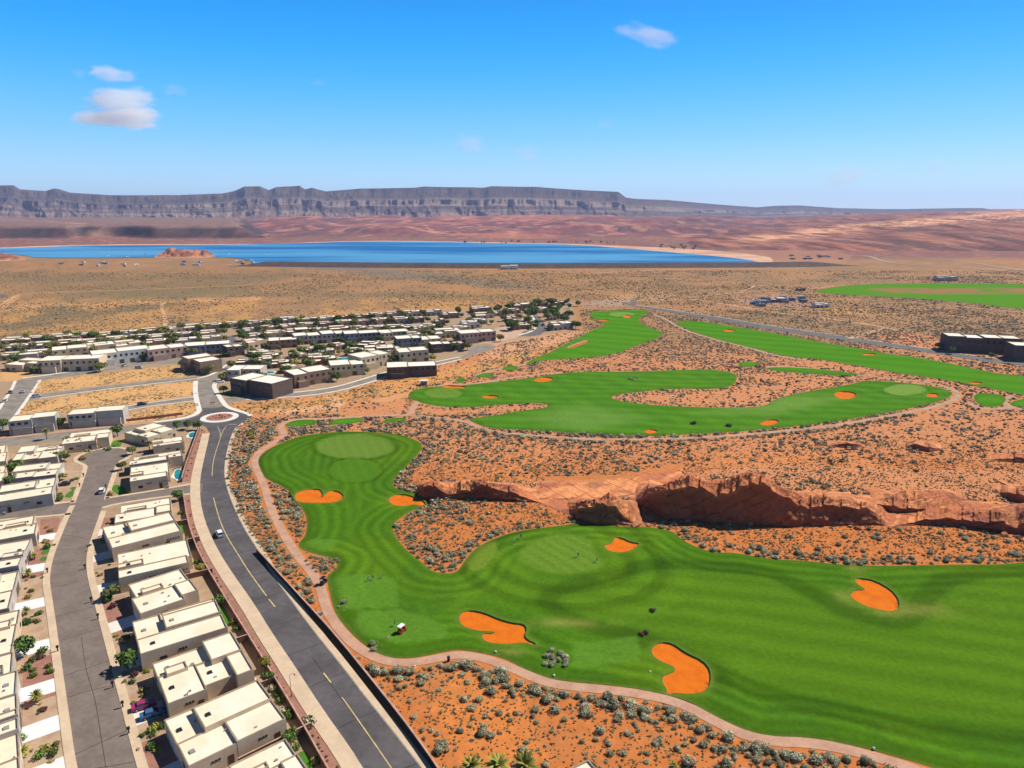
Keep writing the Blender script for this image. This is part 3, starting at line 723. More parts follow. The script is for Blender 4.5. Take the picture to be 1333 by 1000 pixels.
kerb('pavement', [(320, 515), (362, 513), (400, 510), (440, 504), (480, 492), (505, 484), (560, 473), (600, 465)], 1.6, .1, M['pale_concrete'], 1)
kerb('pavement', [(826, 398), (850, 400), (900, 408), (950, 415), (1000, 424), (1050, 431), (1133, 443), (1200, 453), (1270, 464), (1340, 472)], 1.6, .12, M['concrete'], 1)
kerb('pavement', [(676, 437), (690, 433), (700, 428), (697, 417), (694, 411)], 2, .12, M['pale_concrete'], 1)
# roundabout island
ic = G(285.7, 543.5)
isl = MB(); isl.v = []; n = 48
for r_, z_ in ((8.9, 0), (8.8, .17), (6.2, .19)):
    isl.v += [(ic[0] + r_ * math.cos(2 * math.pi * i / n), ic[1] + r_ * math.sin(2 * math.pi * i / n), z_) for i in range(n)]
for k in range(2):
    isl.f += [(k * n + i, k * n + (i + 1) % n, (k + 1) * n + (i + 1) % n, (k + 1) * n + i) for i in range(n)]
isl.m = [0] * len(isl.f)
e = empty('roundabout_island', (0, 0, 0)); tag(e, 'round traffic island with pale rim and red gravel bed', 'traffic island')
isl.build('rim', M['pale_concrete'], e)
g_ = MB(); g_.poly([(ic[0] + 6.2 * math.cos(2 * math.pi * i / n), ic[1] + 6.2 * math.sin(2 * math.pi * i / n), .185) for i in range(n)]); g_.build('gravel_bed', M['red_gravel'], e)
# markings
def mid(a, b, t): return [(p[0] + (q[0] - p[0]) * t, p[1] + (q[1] - p[1]) * t) for p, q in zip(a, b)]
CL = [(455, 925 + 0), (430, 881), (395, 835), (360, 786), (337, 750)]
def line_on(name, pts, w_, m, z=.036): return strip(name, pts, w_, z, m, smooth=2)
line_on('lane_marking', [(525, 1022), (504, 992), (480, 957), (449, 913), (445, 908)], .22, M['yellow_paint'])
line_on('lane_marking', [(431, 889), (421, 876)], .30, M['yellow_paint'])
line_on('lane_marking', [(358, 790), (350, 780)], .28, M['yellow_paint'])
line_on('lane_marking', [(347, 776), (325, 746), (310, 722), (295, 698), (287, 680), (281, 660), (278, 648)], .26, M['yellow_paint'])
line_on('lane_marking', [(276, 620), (277, 603), (281, 588), (286, 573), (290, 561), (295, 554)], .24, M['yellow_paint'])
line_on('lane_marking', [(287, 570), (286.5, 562), (283, 555)], .24, M['yellow_paint'])
line_on('lane_marking', [(297, 552.5), (308, 552.5)], .35, M['white_paint'])
line_on('kerb_gutter', [p for p in RD_R[1:-2]], .25, M['pale_concrete'], .05)
# tar seams across the main road
RLw, RRw = dense(smooth_loop(W(RD_L[:14]), 1, False), 1, False), dense(smooth_loop(W(RD_R[:16]), 1, False), 1, False)
RRa = np.array(RRw); k = 14; i = 6
while i < len(RLw) - 10:
    p = RLw[i]; j = int(np.argmin(np.hypot(RRa[:, 0] - p[0], RRa[:, 1] - p[1]))); q = RRw[j]
    mm = ((p[0] + q[0]) / 2 + rnd.uniform(-.4, .4), (p[1] + q[1]) / 2 + rnd.uniform(-.3, .3))
    strip('tar_seam', [p, mm, q], .13, .0335, M['dark_line'], px=False, step=1)
    i += k + rnd.randint(-1, 2)
seam = []
for i in range(0, 60, 3):
    p = RLw[i]; j = int(np.argmin(np.hypot(RRa[:, 0] - p[0], RRa[:, 1] - p[1]))); q = RRw[j]; seam.append(((p[0] + q[0]) / 2 + rnd.uniform(-.25, .25), (p[1] + q[1]) / 2 + rnd.uniform(-.25, .25)))
strip('tar_seam', seam, .12, .0335, M['dark_line'], px=False, step=1)
for a, b_ in (((64, 766), (123, 751)), ((73, 803), (122, 790)), ((78, 834), (131, 819)), ((83, 880), (143, 860)), ((89, 908), (150, 892)), ((98, 982), (168, 950)), ((101, 1004), (176, 992)),
              ((67, 735), (112, 729)), ((80, 697), (116, 703)), ((86, 684), (127, 678)), ((74, 715), (113, 712))):
    m_ = ((a[0] + b_[0]) / 2 + rnd.uniform(-3, 3), (a[1] + b_[1]) / 2 + rnd.uniform(-3, 3))
    strip('tar_seam', [a, m_, b_], .12, .045, M['dark_line'], step=.8)
strip('tar_seam', [(106, 830), (110, 860), (114, 880), (124, 910), (130, 950), (138, 1000)], .09, .0455, M['dark_line'], step=1)
# golf paths and dirt tracks
strip('cart_path', PATH1, 2.7, .07, M['path']); strip('cart_path', PATH2, 2.1, .075, M['pale_path']); strip('cart_path', PATH3, 2.6, .075, M['pale_path'])
strip('cart_path', PATH4, 2.6, .066, M['path']); strip('cart_path', PATH5, 2.6, .078, M['pale_path']); strip('cart_path', PATH6, 2.8, .078, M['pale_path']); strip('cart_path', PATH7, 2.6, .08, M['pale_path'])
for pts, w_ in (([(214, 428), (216, 418), (212, 406), (210, 398), (215, 394)], 3.5), ([(0, 400), (60, 397), (150, 392), (210, 390), (330, 388)], 4), ([(0, 398), (12, 390), (28, 382), (110, 380), (240, 375), (330, 371)], 4),
                ([(900, 390), (950, 397), (1010, 408), (1080, 415), (1150, 426), (1180, 433)], 5), ([(1150, 428), (1120, 437), (1105, 441)], 5), ([(850, 392), (885, 388), (940, 383), (1000, 378), (1050, 377), (1100, 371)], 4),
                ([(965, 380), (980, 374), (983, 371), (1010, 373)], 3), ([(1180, 393), (1230, 398), (1300, 404), (1345, 408)], 4), ([(700, 360), (760, 357), (830, 352), (1000, 349)], 5),
                ([(590, 392), (640, 386), (700, 388), (760, 392)], 3), ([(865, 363), (905, 364)], 6)):
    strip('dirt_track', pts, w_, .2, M['dirt_track'])
for pts, w_ in (([(1100, 333), (1130, 333), (1145, 339), (1165, 343), (1200, 346), (1345, 356)], 9), ([(1150, 334), (1210, 337), (1260, 341), (1333, 353)], 10), ([(1000, 349), (1040, 344), (1100, 342), (1150, 343)], 8)):
    strip('far_road', pts, w_, .5, M['pale_path'])
strip('far_road', [(-20, 392), (0, 388), (8, 385), (-10, 384)], 8, .22, M['far_asphalt'])

# ------------------------------------------------------------------ lake, dam, far land
m = mat('lake_water', (.004, .14, .37), rough=.35, var=.0, scale=.02, spec=.04)
nt = m.node_tree; N = nt.nodes; L = nt.links; b = N['Principled BSDF']
tc = N.new('ShaderNodeTexCoord'); mp = N.new('ShaderNodeMapping'); mp.inputs['Scale'].default_value = (.0018, .008, 1); L.new(tc.outputs['Object'], mp.inputs['Vector'])
n1 = N.new('ShaderNodeTexNoise'); n1.inputs['Scale'].default_value = 1.0; n1.inputs['Detail'].default_value = 5; L.new(mp.outputs[0], n1.inputs['Vector'])
rp = N.new('ShaderNodeValToRGB'); rp.color_ramp.elements[0].position = .42; rp.color_ramp.elements[0].color = (.0, .10, .29, 1); rp.color_ramp.elements[1].position = .60; rp.color_ramp.elements[1].color = (.08, .28, .47, 1)
L.new(n1.outputs['Fac'], rp.inputs['Fac']); L.new(rp.outputs['Color'], b.inputs['Base Color'])
LAKE = [(-120, 326), (0, 324), (60, 321.5), (150, 319.5), (300, 319), (400, 316.5), (480, 314.5), (560, 315), (660, 317), (740, 318.5), (800, 322.5), (870, 328.5), (930, 333.5), (975, 338.5), (990, 342.5), (990, 345),
        (330, 345), (325, 338), (280, 334.5), (200, 335), (150, 336.5), (45, 336.5), (35, 333), (0, 330), (-120, 331)]
sheet('lake', smooth_loop(LAKE, 1), .6, m)
sheet('shore', smooth_loop([(330, 318.6), (400, 315.6), (480, 313.6), (560, 314), (660, 316), (740, 317.3), (800, 320), (900, 324), (1000, 333), (1010, 342.3), (975, 342.3), (930, 337), (870, 331), (800, 325), (740, 320.5), (660, 318.5), (560, 316.5), (480, 316), (400, 318), (330, 320)], 1), .4,
      mat('beach_sand', (.62, .36, .22), rough=1, var=.12, scale=.05))
sheet('shore', [(-120, 325), (0, 322.5), (60, 320.2), (150, 318.3), (300, 317.8), (340, 318), (340, 320), (150, 321), (60, 323.5), (0, 326), (-120, 328)], .4, M['beach_sand'])

# dam: long embankment with a dark riprap face
mat('riprap', (.085, .066, .066), rough=1, var=.25, scale=.12, col2=(.11, .075, .065))
m_ = MB(); dm = [(300, 347), (340, 347.2), (420, 348.2), (520, 349), (600, 349.5), (700, 349.7), (800, 349.3), (900, 348.8), (1000, 348.5), (1060, 347.5), (1120, 346)]
dmw = dense(W(dm), 25, False)
top = [7.5 * ss(0, 60, i * 25.0) * ss(0, 80, (len(dmw) - 1 - i) * 25.0) for i in range(len(dmw))]
for i in range(len(dmw) - 1):
    (x0, y0), (x1, y1) = dmw[i], dmw[i + 1]; a, b2 = float(top[i]), float(top[i + 1])
    prof = ((0, 0), (a * 2.4, a), (a * 2.4 + 7, a), (a * 4.6 + 7, -.3)), ((0, 0), (b2 * 2.4, b2), (b2 * 2.4 + 7, b2), (b2 * 4.6 + 7, -.3))
    for k in range(3):
        m_.poly([(x0, y0 + prof[0][k][0], prof[0][k][1]), (x1, y1 + prof[1][k][0], prof[1][k][1]), (x1, y1 + prof[1][k + 1][0], prof[1][k + 1][1]), (x0, y0 + prof[0][k + 1][0], prof[0][k + 1][1])])
o = m_.build('dam', M['riprap']); tag(o, 'long low dark stone dam along the near shore of the lake', 'dam')

mat('far_land', (1, 1, 1), rough=1, var=.30, scale=.025, detail=8, attr=True, spec=.03, bump=.0)


def terrain(name, us_, ys_, zf, cf, label=None, smooth=True):
    """landform on a fan of rows: us_ photo columns (as directions), ys_ distances"""
    U, Y = np.meshgrid(us_, ys_); X = (U - 666.5) / F * (Y * cP + (H - 40) * sP); Z = zf(U, X, Y)
    c = cf(U, X, Y, Z); n_, m__ = U.shape; ix = np.arange(n_ * m__).reshape(n_, m__)
    Fc = np.stack([ix[:-1, :-1], ix[:-1, 1:], ix[1:, 1:], ix[1:, :-1]], -1).reshape(-1, 4)
    return struct(link(name, np_mesh(name, np.stack([X, Y, Z], -1).reshape(-1, 3), Fc, M['far_land'], c.reshape(-1, 3), smooth)))


# right hillside rising to the horizon
def z_r(U, X, Y):
    k = ss(830, 1300, U + (fbm(Y / 300, X / 900, 5) - .5) * 120)
    base = 90 * (1 - np.exp(-np.maximum(Y - 1620, 0) / 1250)) * k * (.82 + .25 * ss(1150, 1420, U)) * ss(1620, 1850, Y)
    n = (fbm(X / 260, Y / 420, 13, 5) - .5) * 24 + (fbm(X / 60, Y / 150, 15, 4) - .5) * 12 * ss(.45, .6, fbm(X / 400, Y / 500, 19))
    knob = 16 * np.exp(-((U - 1187) / 32) ** 2 - ((Y - 3300) / 350) ** 2) * (.5 + fbm(X / 30, Y / 60, 3))
    return base + n * ss(0, 40, base) + knob * k - .8
def c_r(U, X, Y, Z):
    u, v = 666.5 + F * X / (Y * cP - (Z - H) * sP), 500 - F * (Y * sP + (Z - H) * cP) / (Y * cP - (Z - H) * sP)
    n = fbm(X / 120, Y / 300, 33, 5); n2 = fbm(X / 40, Y / 120, 35, 4); n3 = fbm(X / 500, Y / 700, 37)
    c = np.ones(U.shape + (3,)) * np.array((.25, .098, .068)); c = mixc(c, (.16, .08, .066), ss(.42, .6, n)); c = mixc(c, (.36, .155, .10), ss(.52, .66, n2) * .8)
    c = mixc(c, (.30, .19, .105), ss(326, 338, v) * .6)
    ax = np.clip((u - 960) / 380, 0, 1.2); cv = 313 - 36 * ax ** .8; band = ss(9, 2, np.abs(v - cv + (n3 - .5) * 12)) * ss(930, 1000, u)
    c = mixc(c, (.72, .36, .20), band * ss(.36, .5, n2 * .6 + n * .4))
    n5 = fbm(X / 28, Y / 190, 39, 4); c = mixc(c, (.10, .05, .045), ss(.56, .64, n5) * .75); c = mixc(c, (.46, .20, .12), ss(.44, .36, n5) * .6); c = mixc(c, (.12, .06, .05), ss(.60, .68, n2) * ss(.5, .6, n) * .8)
    c = mixc(c, (.62, .33, .19), ss(7, 0, np.abs(v - 333 + (u - 1000) * .015)) * ss(1000, 1040, u) * ss(1130, 1060, u) * .8)
    c = mixc(c, (.44, .19, .08), ss(13, 3, np.abs(v - 341)) * ss(1230, 1290, u) * .7)
    return c
terrain('hillside', np.arange(800, 2400, 4.0), np.concatenate([np.arange(1250, 2600, 16), np.arange(2600, 6200, 36)]), z_r, c_r)

# red low hills beyond the lake
def z_c(U, X, Y):
    k = ss(250, 420, U) * ss(1250, 900, U); d = Y - 2150
    return (34 * ss(0, 2600, d) * k + 14 * ss(.5, .62, fbm(X / 500, Y / 700, 41)) * ss(300, 900, d) * k + (fbm(X / 90, Y / 260, 43, 5) - .5) * 8 * ss(100, 700, d) * k) - .8
def c_c(U, X, Y, Z):
    n = fbm(X / 160, Y / 500, 45, 5); n2 = fbm(X / 60, Y / 160, 47, 4); n3 = fbm(X / 700, Y / 500, 49)
    c = np.ones(U.shape + (3,)) * np.array((.22, .09, .078)); c = mixc(c, (.16, .083, .08), ss(.42, .58, n)); c = mixc(c, (.42, .15, .10), ss(.5, .62, n3) * ss(900, 700, U))
    n5 = fbm(X / 30, Y / 200, 39, 4); c = mixc(c, (.10, .055, .055), ss(.56, .64, n5) * .25); c = mixc(c, (.40, .16, .11), ss(.44, .36, n5) * .2); c = mixc(c, (.50, .22, .14), ss(.58, .68, n2) * .7); c = mixc(c, (.13, .07, .07), ss(.62, .7, n) * .5)
    c = mixc(c, (.24, .15, .09), ss(2650, 2300, Y) * .8)
    t = np.abs((U - 480) - (3300 - Y) * .18); c = mixc(c, (.55, .27, .17), ss(9, 2, t) * ss(2500, 2700, Y) * ss(3900, 3600, Y) * .7)
    return c
terrain('red_hills', np.arange(230, 1300, 3.0), np.concatenate([np.arange(2120, 3000, 18), np.arange(3000, 5600, 36)]), z_c, c_c)

# dark flat bluff on the left
def z_b(U, X, Y):
    edge = 2330 + (fbm(U / 40, U * 0, 51) - .5) * 30 + 160 * ss(85, 105, U) * ss(210, 150, U)
    hgt = 42 * ss(350, 300, U + (fbm(Y / 200, X / 300, 53) - .5) * 40)
    return hgt * ss(0, 140, Y - edge) + (fbm(X / 60, Y / 60, 55, 4) - .5) * 5 * ss(0, 100, Y - edge) - .9
def c_b(U, X, Y, Z):
    n = fbm(X / 60, Y / 200, 57, 5); c = np.ones(U.shape + (3,)) * np.array((.075, .052, .055)); c = mixc(c, (.115, .066, .06), ss(.45, .6, n))
    c = mixc(c, (.33, .20, .15), ss(31, 36, Z) * .55); c = mixc(c, (.30, .15, .105), ss(4, 0, Z) * .9)
    c = mixc(c, (.42, .23, .15), ss(22, 3, np.abs(U - 112 - (2700 - Y) * .1)) * ss(.4, .55, n) * .8)
    return c
terrain('dark_bluff', np.arange(-500, 380, 3.0), np.concatenate([np.arange(2120, 2900, 14), np.arange(2900, 4600, 60)]), z_b, c_b)

# long mesa on the horizon
TOPV = [(-700, 252), (-300, 246), (-60, 243), (18, 243), (26, 248), (60, 250), (66, 248), (72, 247), (78, 248), (92, 252), (140, 255), (230, 255), (290, 253), (305, 250), (318, 244.5), (338, 244), (350, 249), (360, 245), (390, 243.5),
        (397, 248), (406, 246), (424, 250.5), (470, 247), (540, 246), (552, 244.5), (630, 246), (640, 244), (700, 245), (760, 249), (805, 251), (815, 258), (828, 259.5), (870, 261), (930, 266), (985, 270), (1010, 268), (1040, 267.5), (1090, 271), (1160, 272.5), (1250, 271), (1280, 271), (1292, 273.5), (1400, 272), (1700, 268), (2300, 266)]
tu = np.array([p[0] for p in TOPV], float); tv = np.array([p[1] for p in TOPV], float)
us_ = np.arange(-690, 2290, 1.5); ns = 70
Y0 = 6100.0; s_ = np.linspace(0, 1, ns)
U, Sg = np.meshgrid(us_, s_); top_v = np.interp(U, tu, tv)
ytop = Y0 + 1250
ztop = H + (HY - top_v) * ytop / (F) * .985
# profile: talus, lower cliffs, bench, upper cliffs, plateau
xw = U * 6.9
gul = np.abs(fbm(xw / 520, Sg * .7, 63, 5) - .5) * 2; gul2 = np.abs(fbm(xw / 150, Sg * .9, 65, 5) - .5) * 2; gul3 = fbm(xw / 45, Sg * 6, 66, 3) - .5
pz = np.interp(Sg, [0, .12, .36, .52, .60, .70, .80, .90, 1.0], [-.02, .03, .27, .44, .58, .64, .76, .985, 1.0])
py = np.interp(Sg, [0, .12, .36, .52, .60, .70, .80, .90, 1.0], [-.2, 0, .26, .42, .47, .62, .72, .84, 1.35])
amp = np.interp(Sg, [0, .1, .3, .6, .72, .85, .92, 1], [.0, .3, 1, .9, .55, .5, .12, 0])
Yg = Y0 + py * 1250 + (gul - .3) * 620 * amp + (gul2 - .25) * 210 * amp + gul3 * 60 * amp
Zg = pz * ztop * (1 + (fbm(xw / 300, Sg * 3, 71) - .5) * .10 * amp)
kf = ss(805, 960, U); Yg = Yg + kf * 2600; Zg = np.where(kf > 0, H - (H - Zg) * (1 + kf * 2600 / ytop), Zg)
Xg = (U - 666.5) / F * (Yg * cP + (H - Zg * 1.0) * sP)
st = fbm(xw / 500, Sg * 14, 73, 4); n1 = fbm(xw / 120, Sg * 8, 75, 4)
c = np.ones(U.shape + (3,)) * np.array((.21, .14, .11)); c = mixc(c, (.12, .085, .08), ss(.42, .6, st)); c = mixc(c, (.22, .175, .135), ss(.52, .68, n1) * ss(.1, .3, Sg) * ss(.7, .55, Sg))
bd = fbm(Sg * 16 + (fbm(xw / 900, Sg * 0, 81) - .5) * 1.5, xw / 4000, 83, 3); c = mixc(c, (.085, .06, .06), ss(.52, .60, bd) * .7); c = mixc(c, (.27, .20, .155), ss(.46, .38, bd) * .55 * ss(.65, .5, Sg)); c = mixc(c, (.085, .068, .06), ss(.58, .72, Sg) * .7); c = mixc(c, (.24, .155, .115), ss(.34, .14, Sg) * .7); c = mixc(c, (.20, .11, .09), ss(.10, .03, Sg) * .8)
ix = np.arange(U.size).reshape(U.shape); Fc = np.stack([ix[:-1, :-1], ix[:-1, 1:], ix[1:, 1:], ix[1:, :-1]], -1).reshape(-1, 4)
struct(link('mesa', np_mesh('mesa', np.stack([Xg, Yg, Zg], -1).reshape(-1, 3), Fc, M['far_land'], c.reshape(-1, 3), False)))
# ------------------------------------------------------------------ sandstone ridges
mat('sandstone', (1, 1, 1), rough=.95, var=.22, scale=.5, attr=True, spec=.05, bump=.35, detail=6)

# bedding planes: thin dipping layers, some standing proud, darkened in the low part of each band
nt = M['sandstone'].node_tree; N = nt.nodes; L = nt.links; b = N['Principled BSDF']
tc = N.new('ShaderNodeTexCoord'); mp = N.new('ShaderNodeMapping'); mp.inputs['Rotation'].default_value = (R(-18), R(27), R(8)); L.new(tc.outputs['Object'], mp.inputs['Vector'])
wv = N.new('ShaderNodeTexWave'); wv.bands_direction = 'Z'; wv.wave_profile = 'SAW'; wv.inputs['Scale'].default_value = .13; wv.inputs['Distortion'].default_value = 2.6; wv.inputs['Detail'].default_value = 4; wv.inputs['Detail Scale'].default_value = .6; L.new(mp.outputs[0], wv.inputs['Vector'])
w2 = N.new('ShaderNodeTexWave'); w2.bands_direction = 'Z'; w2.wave_profile = 'SAW'; w2.inputs['Scale'].default_value = .34; w2.inputs['Distortion'].default_value = 3; w2.inputs['Detail'].default_value = 3; L.new(mp.outputs[0], w2.inputs['Vector'])
sm = N.new('ShaderNodeMath'); sm.operation = 'MULTIPLY_ADD'; sm.inputs[1].default_value = .45; L.new(w2.outputs['Fac'], sm.inputs[0]); L.new(wv.outputs['Fac'], sm.inputs[2])
b2 = N.new('ShaderNodeBump'); b2.inputs['Strength'].default_value = 1; b2.inputs['Distance'].default_value = .9; L.new(sm.outputs[0], b2.inputs['Height'])
old = b.inputs['Normal'].links[0].from_socket; L.new(old, b2.inputs['Normal']); L.new(b2.outputs['Normal'], b.inputs['Normal'])
cr = N.new('ShaderNodeMapRange'); cr.inputs['From Min'].default_value = 0; cr.inputs['From Max'].default_value = .35; cr.inputs['To Min'].default_value = .32; cr.inputs['To Max'].default_value = 1.08; L.new(sm.outputs[0], cr.inputs['Value'])
vs_ = N.new('ShaderNodeVectorMath'); vs_.operation = 'SCALE'; L.new(b.inputs['Base Color'].links[0].from_socket, vs_.inputs[0]); L.new(cr.outputs[0], vs_.inputs['Scale']); L.new(vs_.outputs[0], b.inputs['Base Color'])


def lerp_cols(cols, u):
    a = np.array(cols, float); return [np.interp(u, a[:, 0], a[:, k]) for k in range(1, a.shape[1])]


def ridge(base, lip, crest, dface, dtop, label, back=16, seed=1, name='sandstone_ridge', res=.55, rough=1.0, pale=.0):
    u0, u1 = base[0][0], base[-1][0]
    n = int(abs(G(u1, base[-1][1])[0] - G(u0, base[0][1])[0]) / res); u = np.linspace(u0, u1, n)
    vb = lerp_cols(base, u)[0]; vl = np.minimum(lerp_cols(lip, u)[0], vb - .2); vc = np.minimum(lerp_cols(crest, u)[0], vl - .3)
    xb = np.array([G(a, b) for a, b in zip(u, vb)]); sx = xb[:, 0]
    edge_ = ss(0, 6, np.arange(n) * res) * ss(0, 6, (n - 1 - np.arange(n)) * res)
    vl = np.minimum(vl + ((fbm(sx / 5, sx * 0 + 3, seed + 2, 4) - .5) * 9 + (vnoise(sx / 1.6, sx * 0, seed + 4) - .5) * 3 + (sx / 6.5 + fbm(sx / 9, sx * 0, seed + 8, 2) * 2 - np.floor(sx / 6.5 + fbm(sx / 9, sx * 0, seed + 8, 2) * 2) - .5) * 3.2) * edge_ * np.clip((vb - vl) / 12, .1, 1) * rough, vb - .2)
    vc = np.minimum(vc + ((fbm(sx / 7, sx * 0 + 9, seed + 6, 4) - .5) * 8) * edge_ * rough, vl - .3)
    jag = (fbm(sx / 3.5, sx * 0, seed + 5, 4) - .5) * 4.2 * rough
    endf = np.minimum(ss(0, 8, np.arange(n) * res), ss(0, 8, (n - 1 - np.arange(n)) * res))
    LIP = np.array([GY(a, b, y + dface) for a, b, y in zip(u, vl, xb[:, 1])]); LIP[:, 2] = np.maximum(LIP[:, 2], .05)
    CR = np.array([GY(a, b, y + dface + dtop) for a, b, y in zip(u, vc, xb[:, 1])]); CR[:, 2] = np.maximum(CR[:, 2], LIP[:, 2] * .7)
    if rough < 1:
        ek = ss(0, 16, np.arange(n) * res) * ss(0, 12, (n - 1 - np.arange(n)) * res); CR[:, 2] *= ek; LIP[:, 2] *= ek
    CR[:, 2] = np.maximum(CR[:, 2] + jag * .35 * endf, 0)
    hgt = np.maximum(LIP[:, 2], .1)
    rows = []
    for t in np.linspace(0, 1, 10):
        p = np.stack([xb[:, 0] * (1 - t) + LIP[:, 0] * t, xb[:, 1] * (1 - t) + LIP[:, 1] * t, hgt * t - (.6 if t == 0 else 0)], 1)
        ledge = (fbm(sx / 9 + t * .8, t * 2.5 + sx / 40, seed, 4) - .5) * 3.0 + (fbm(sx / 2.2, t * 3 + sx * .02, seed + 9, 3) - .5) * 1.6
        p[:, 1] += ledge * min(1, hgt.mean() / 3) * math.sin(math.pi * min(1, t + .12)) * endf * np.clip(hgt / 3, .1, 1)
        rows.append((p, np.full(n, t)))
    m_ = max(6, int(dtop / .9))
    for k in range(1, m_ + 1):
        t = k / m_; p = LIP * (1 - t) + CR * t
        q_ = (sx + t * dtop * 1.35) / 3.4 + (fbm(sx / 9, t * 2 + sx * 0, seed + 21, 3) - .5) * 2.4; q2 = q_ * 2.7 + .3
        rib = (q_ - np.floor(q_)) * .62 + (q2 - np.floor(q2)) * .16 + fbm(sx / 5, t * 3 + sx * 0, seed + 23, 3) * .35
        p[:, 2] += (rib - .35) * 2.0 * rough * math.sin(math.pi * min(1, t * .9 + .1)) * np.clip(hgt / 4, .15, 1) * endf
        rows.append((p, np.full(n, 1 + t)))
    for k in range(1, 13):
        t = k / 12; p = CR.copy(); p[:, 1] += t * back; p[:, 0] += t * back * .25
        p[:, 2] = (CR[:, 2]) * (1 - t) ** 1.3 - .5 * t + (fbm(p[:, 0] / 3, p[:, 1] / 5, seed + 31, 4) - .5) * 1.5 * rough * (1 - t) * endf
        rows.append((p, np.full(n, 2 + t)))
    A = np.stack([r[0] for r in rows]); T = np.stack([r[1] for r in rows]); X, Y, Z = A[..., 0], A[..., 1], A[..., 2]
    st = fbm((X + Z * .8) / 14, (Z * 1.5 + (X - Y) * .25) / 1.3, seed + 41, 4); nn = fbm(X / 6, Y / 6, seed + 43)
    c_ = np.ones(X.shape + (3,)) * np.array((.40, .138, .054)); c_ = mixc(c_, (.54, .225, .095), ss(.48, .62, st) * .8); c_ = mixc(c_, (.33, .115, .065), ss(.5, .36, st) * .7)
    c_ = mixc(c_, (.22, .08, .045), ss(1.0, .85, T) * .85); c_ = mixc(c_, (.14, .055, .04), ss(.56, .7, nn) * .55)  # face below the lip darkened to paint its shade, plus random dark blotches
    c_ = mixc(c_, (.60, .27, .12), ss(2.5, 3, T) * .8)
    ix = np.arange(X.size).reshape(X.shape); Fc = np.stack([ix[:-1, :-1], ix[:-1, 1:], ix[1:, 1:], ix[1:, :-1]], -1).reshape(-1, 4)
    cx_, cy_ = float(X.mean()), float(Y.mean())
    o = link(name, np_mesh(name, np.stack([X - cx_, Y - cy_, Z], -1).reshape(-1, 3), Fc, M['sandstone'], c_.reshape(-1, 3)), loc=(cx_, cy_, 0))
    tag(o, label, 'rock ridge' if name == 'sandstone_ridge' else 'rock', 'red sandstone outcrops'); ROCKS.append([(float(a), float(b)) for a, b in zip(X[0][::6], Y[0][::6])] + [(float(a), float(b)) for a, b in zip(X[-6][::-6], Y[-6][::-6])])
    return o


ROCKS = []
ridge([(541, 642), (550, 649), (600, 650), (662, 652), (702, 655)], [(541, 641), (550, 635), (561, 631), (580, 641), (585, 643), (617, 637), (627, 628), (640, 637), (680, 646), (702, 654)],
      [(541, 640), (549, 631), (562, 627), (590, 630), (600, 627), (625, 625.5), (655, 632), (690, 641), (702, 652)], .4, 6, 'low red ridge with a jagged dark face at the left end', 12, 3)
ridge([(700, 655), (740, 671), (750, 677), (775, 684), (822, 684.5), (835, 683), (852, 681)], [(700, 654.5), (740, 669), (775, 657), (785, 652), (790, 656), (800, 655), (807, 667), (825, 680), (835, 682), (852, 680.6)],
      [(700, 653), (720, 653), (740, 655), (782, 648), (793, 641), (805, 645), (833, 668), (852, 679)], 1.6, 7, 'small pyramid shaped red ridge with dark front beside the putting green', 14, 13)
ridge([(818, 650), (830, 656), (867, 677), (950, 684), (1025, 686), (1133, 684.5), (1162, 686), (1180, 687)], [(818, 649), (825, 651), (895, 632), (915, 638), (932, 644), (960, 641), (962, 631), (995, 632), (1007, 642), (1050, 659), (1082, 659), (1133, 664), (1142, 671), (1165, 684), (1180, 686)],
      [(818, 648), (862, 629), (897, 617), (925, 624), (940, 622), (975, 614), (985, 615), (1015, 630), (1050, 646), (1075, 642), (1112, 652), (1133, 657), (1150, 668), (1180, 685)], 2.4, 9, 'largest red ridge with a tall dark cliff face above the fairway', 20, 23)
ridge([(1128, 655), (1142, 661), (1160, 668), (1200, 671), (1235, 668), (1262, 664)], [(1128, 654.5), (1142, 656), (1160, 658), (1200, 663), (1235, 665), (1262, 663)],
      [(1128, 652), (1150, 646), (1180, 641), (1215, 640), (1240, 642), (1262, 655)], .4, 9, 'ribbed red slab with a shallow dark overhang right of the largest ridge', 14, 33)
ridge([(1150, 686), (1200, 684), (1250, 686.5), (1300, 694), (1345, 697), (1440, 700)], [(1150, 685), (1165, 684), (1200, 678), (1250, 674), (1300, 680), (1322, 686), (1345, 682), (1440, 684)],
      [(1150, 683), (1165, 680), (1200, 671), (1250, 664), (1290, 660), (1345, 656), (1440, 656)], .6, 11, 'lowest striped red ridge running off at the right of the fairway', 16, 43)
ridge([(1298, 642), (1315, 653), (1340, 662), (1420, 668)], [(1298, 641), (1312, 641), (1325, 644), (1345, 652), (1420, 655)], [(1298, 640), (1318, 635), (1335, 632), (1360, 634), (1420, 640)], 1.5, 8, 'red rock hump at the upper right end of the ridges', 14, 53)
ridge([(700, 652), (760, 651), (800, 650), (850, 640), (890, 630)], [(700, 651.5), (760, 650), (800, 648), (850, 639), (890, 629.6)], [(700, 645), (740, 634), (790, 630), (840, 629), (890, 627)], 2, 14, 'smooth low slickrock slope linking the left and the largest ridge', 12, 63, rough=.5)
ridge([(1078, 581), (1095, 583), (1110, 584), (1122, 582)], [(1078, 580), (1095, 577), (1110, 577), (1122, 580)], [(1078, 579), (1092, 574), (1108, 573), (1122, 578)], 1, 3, 'flat dark rock ledge in the scrub left of the lone block', 5, 73, 'rock_outcrop')
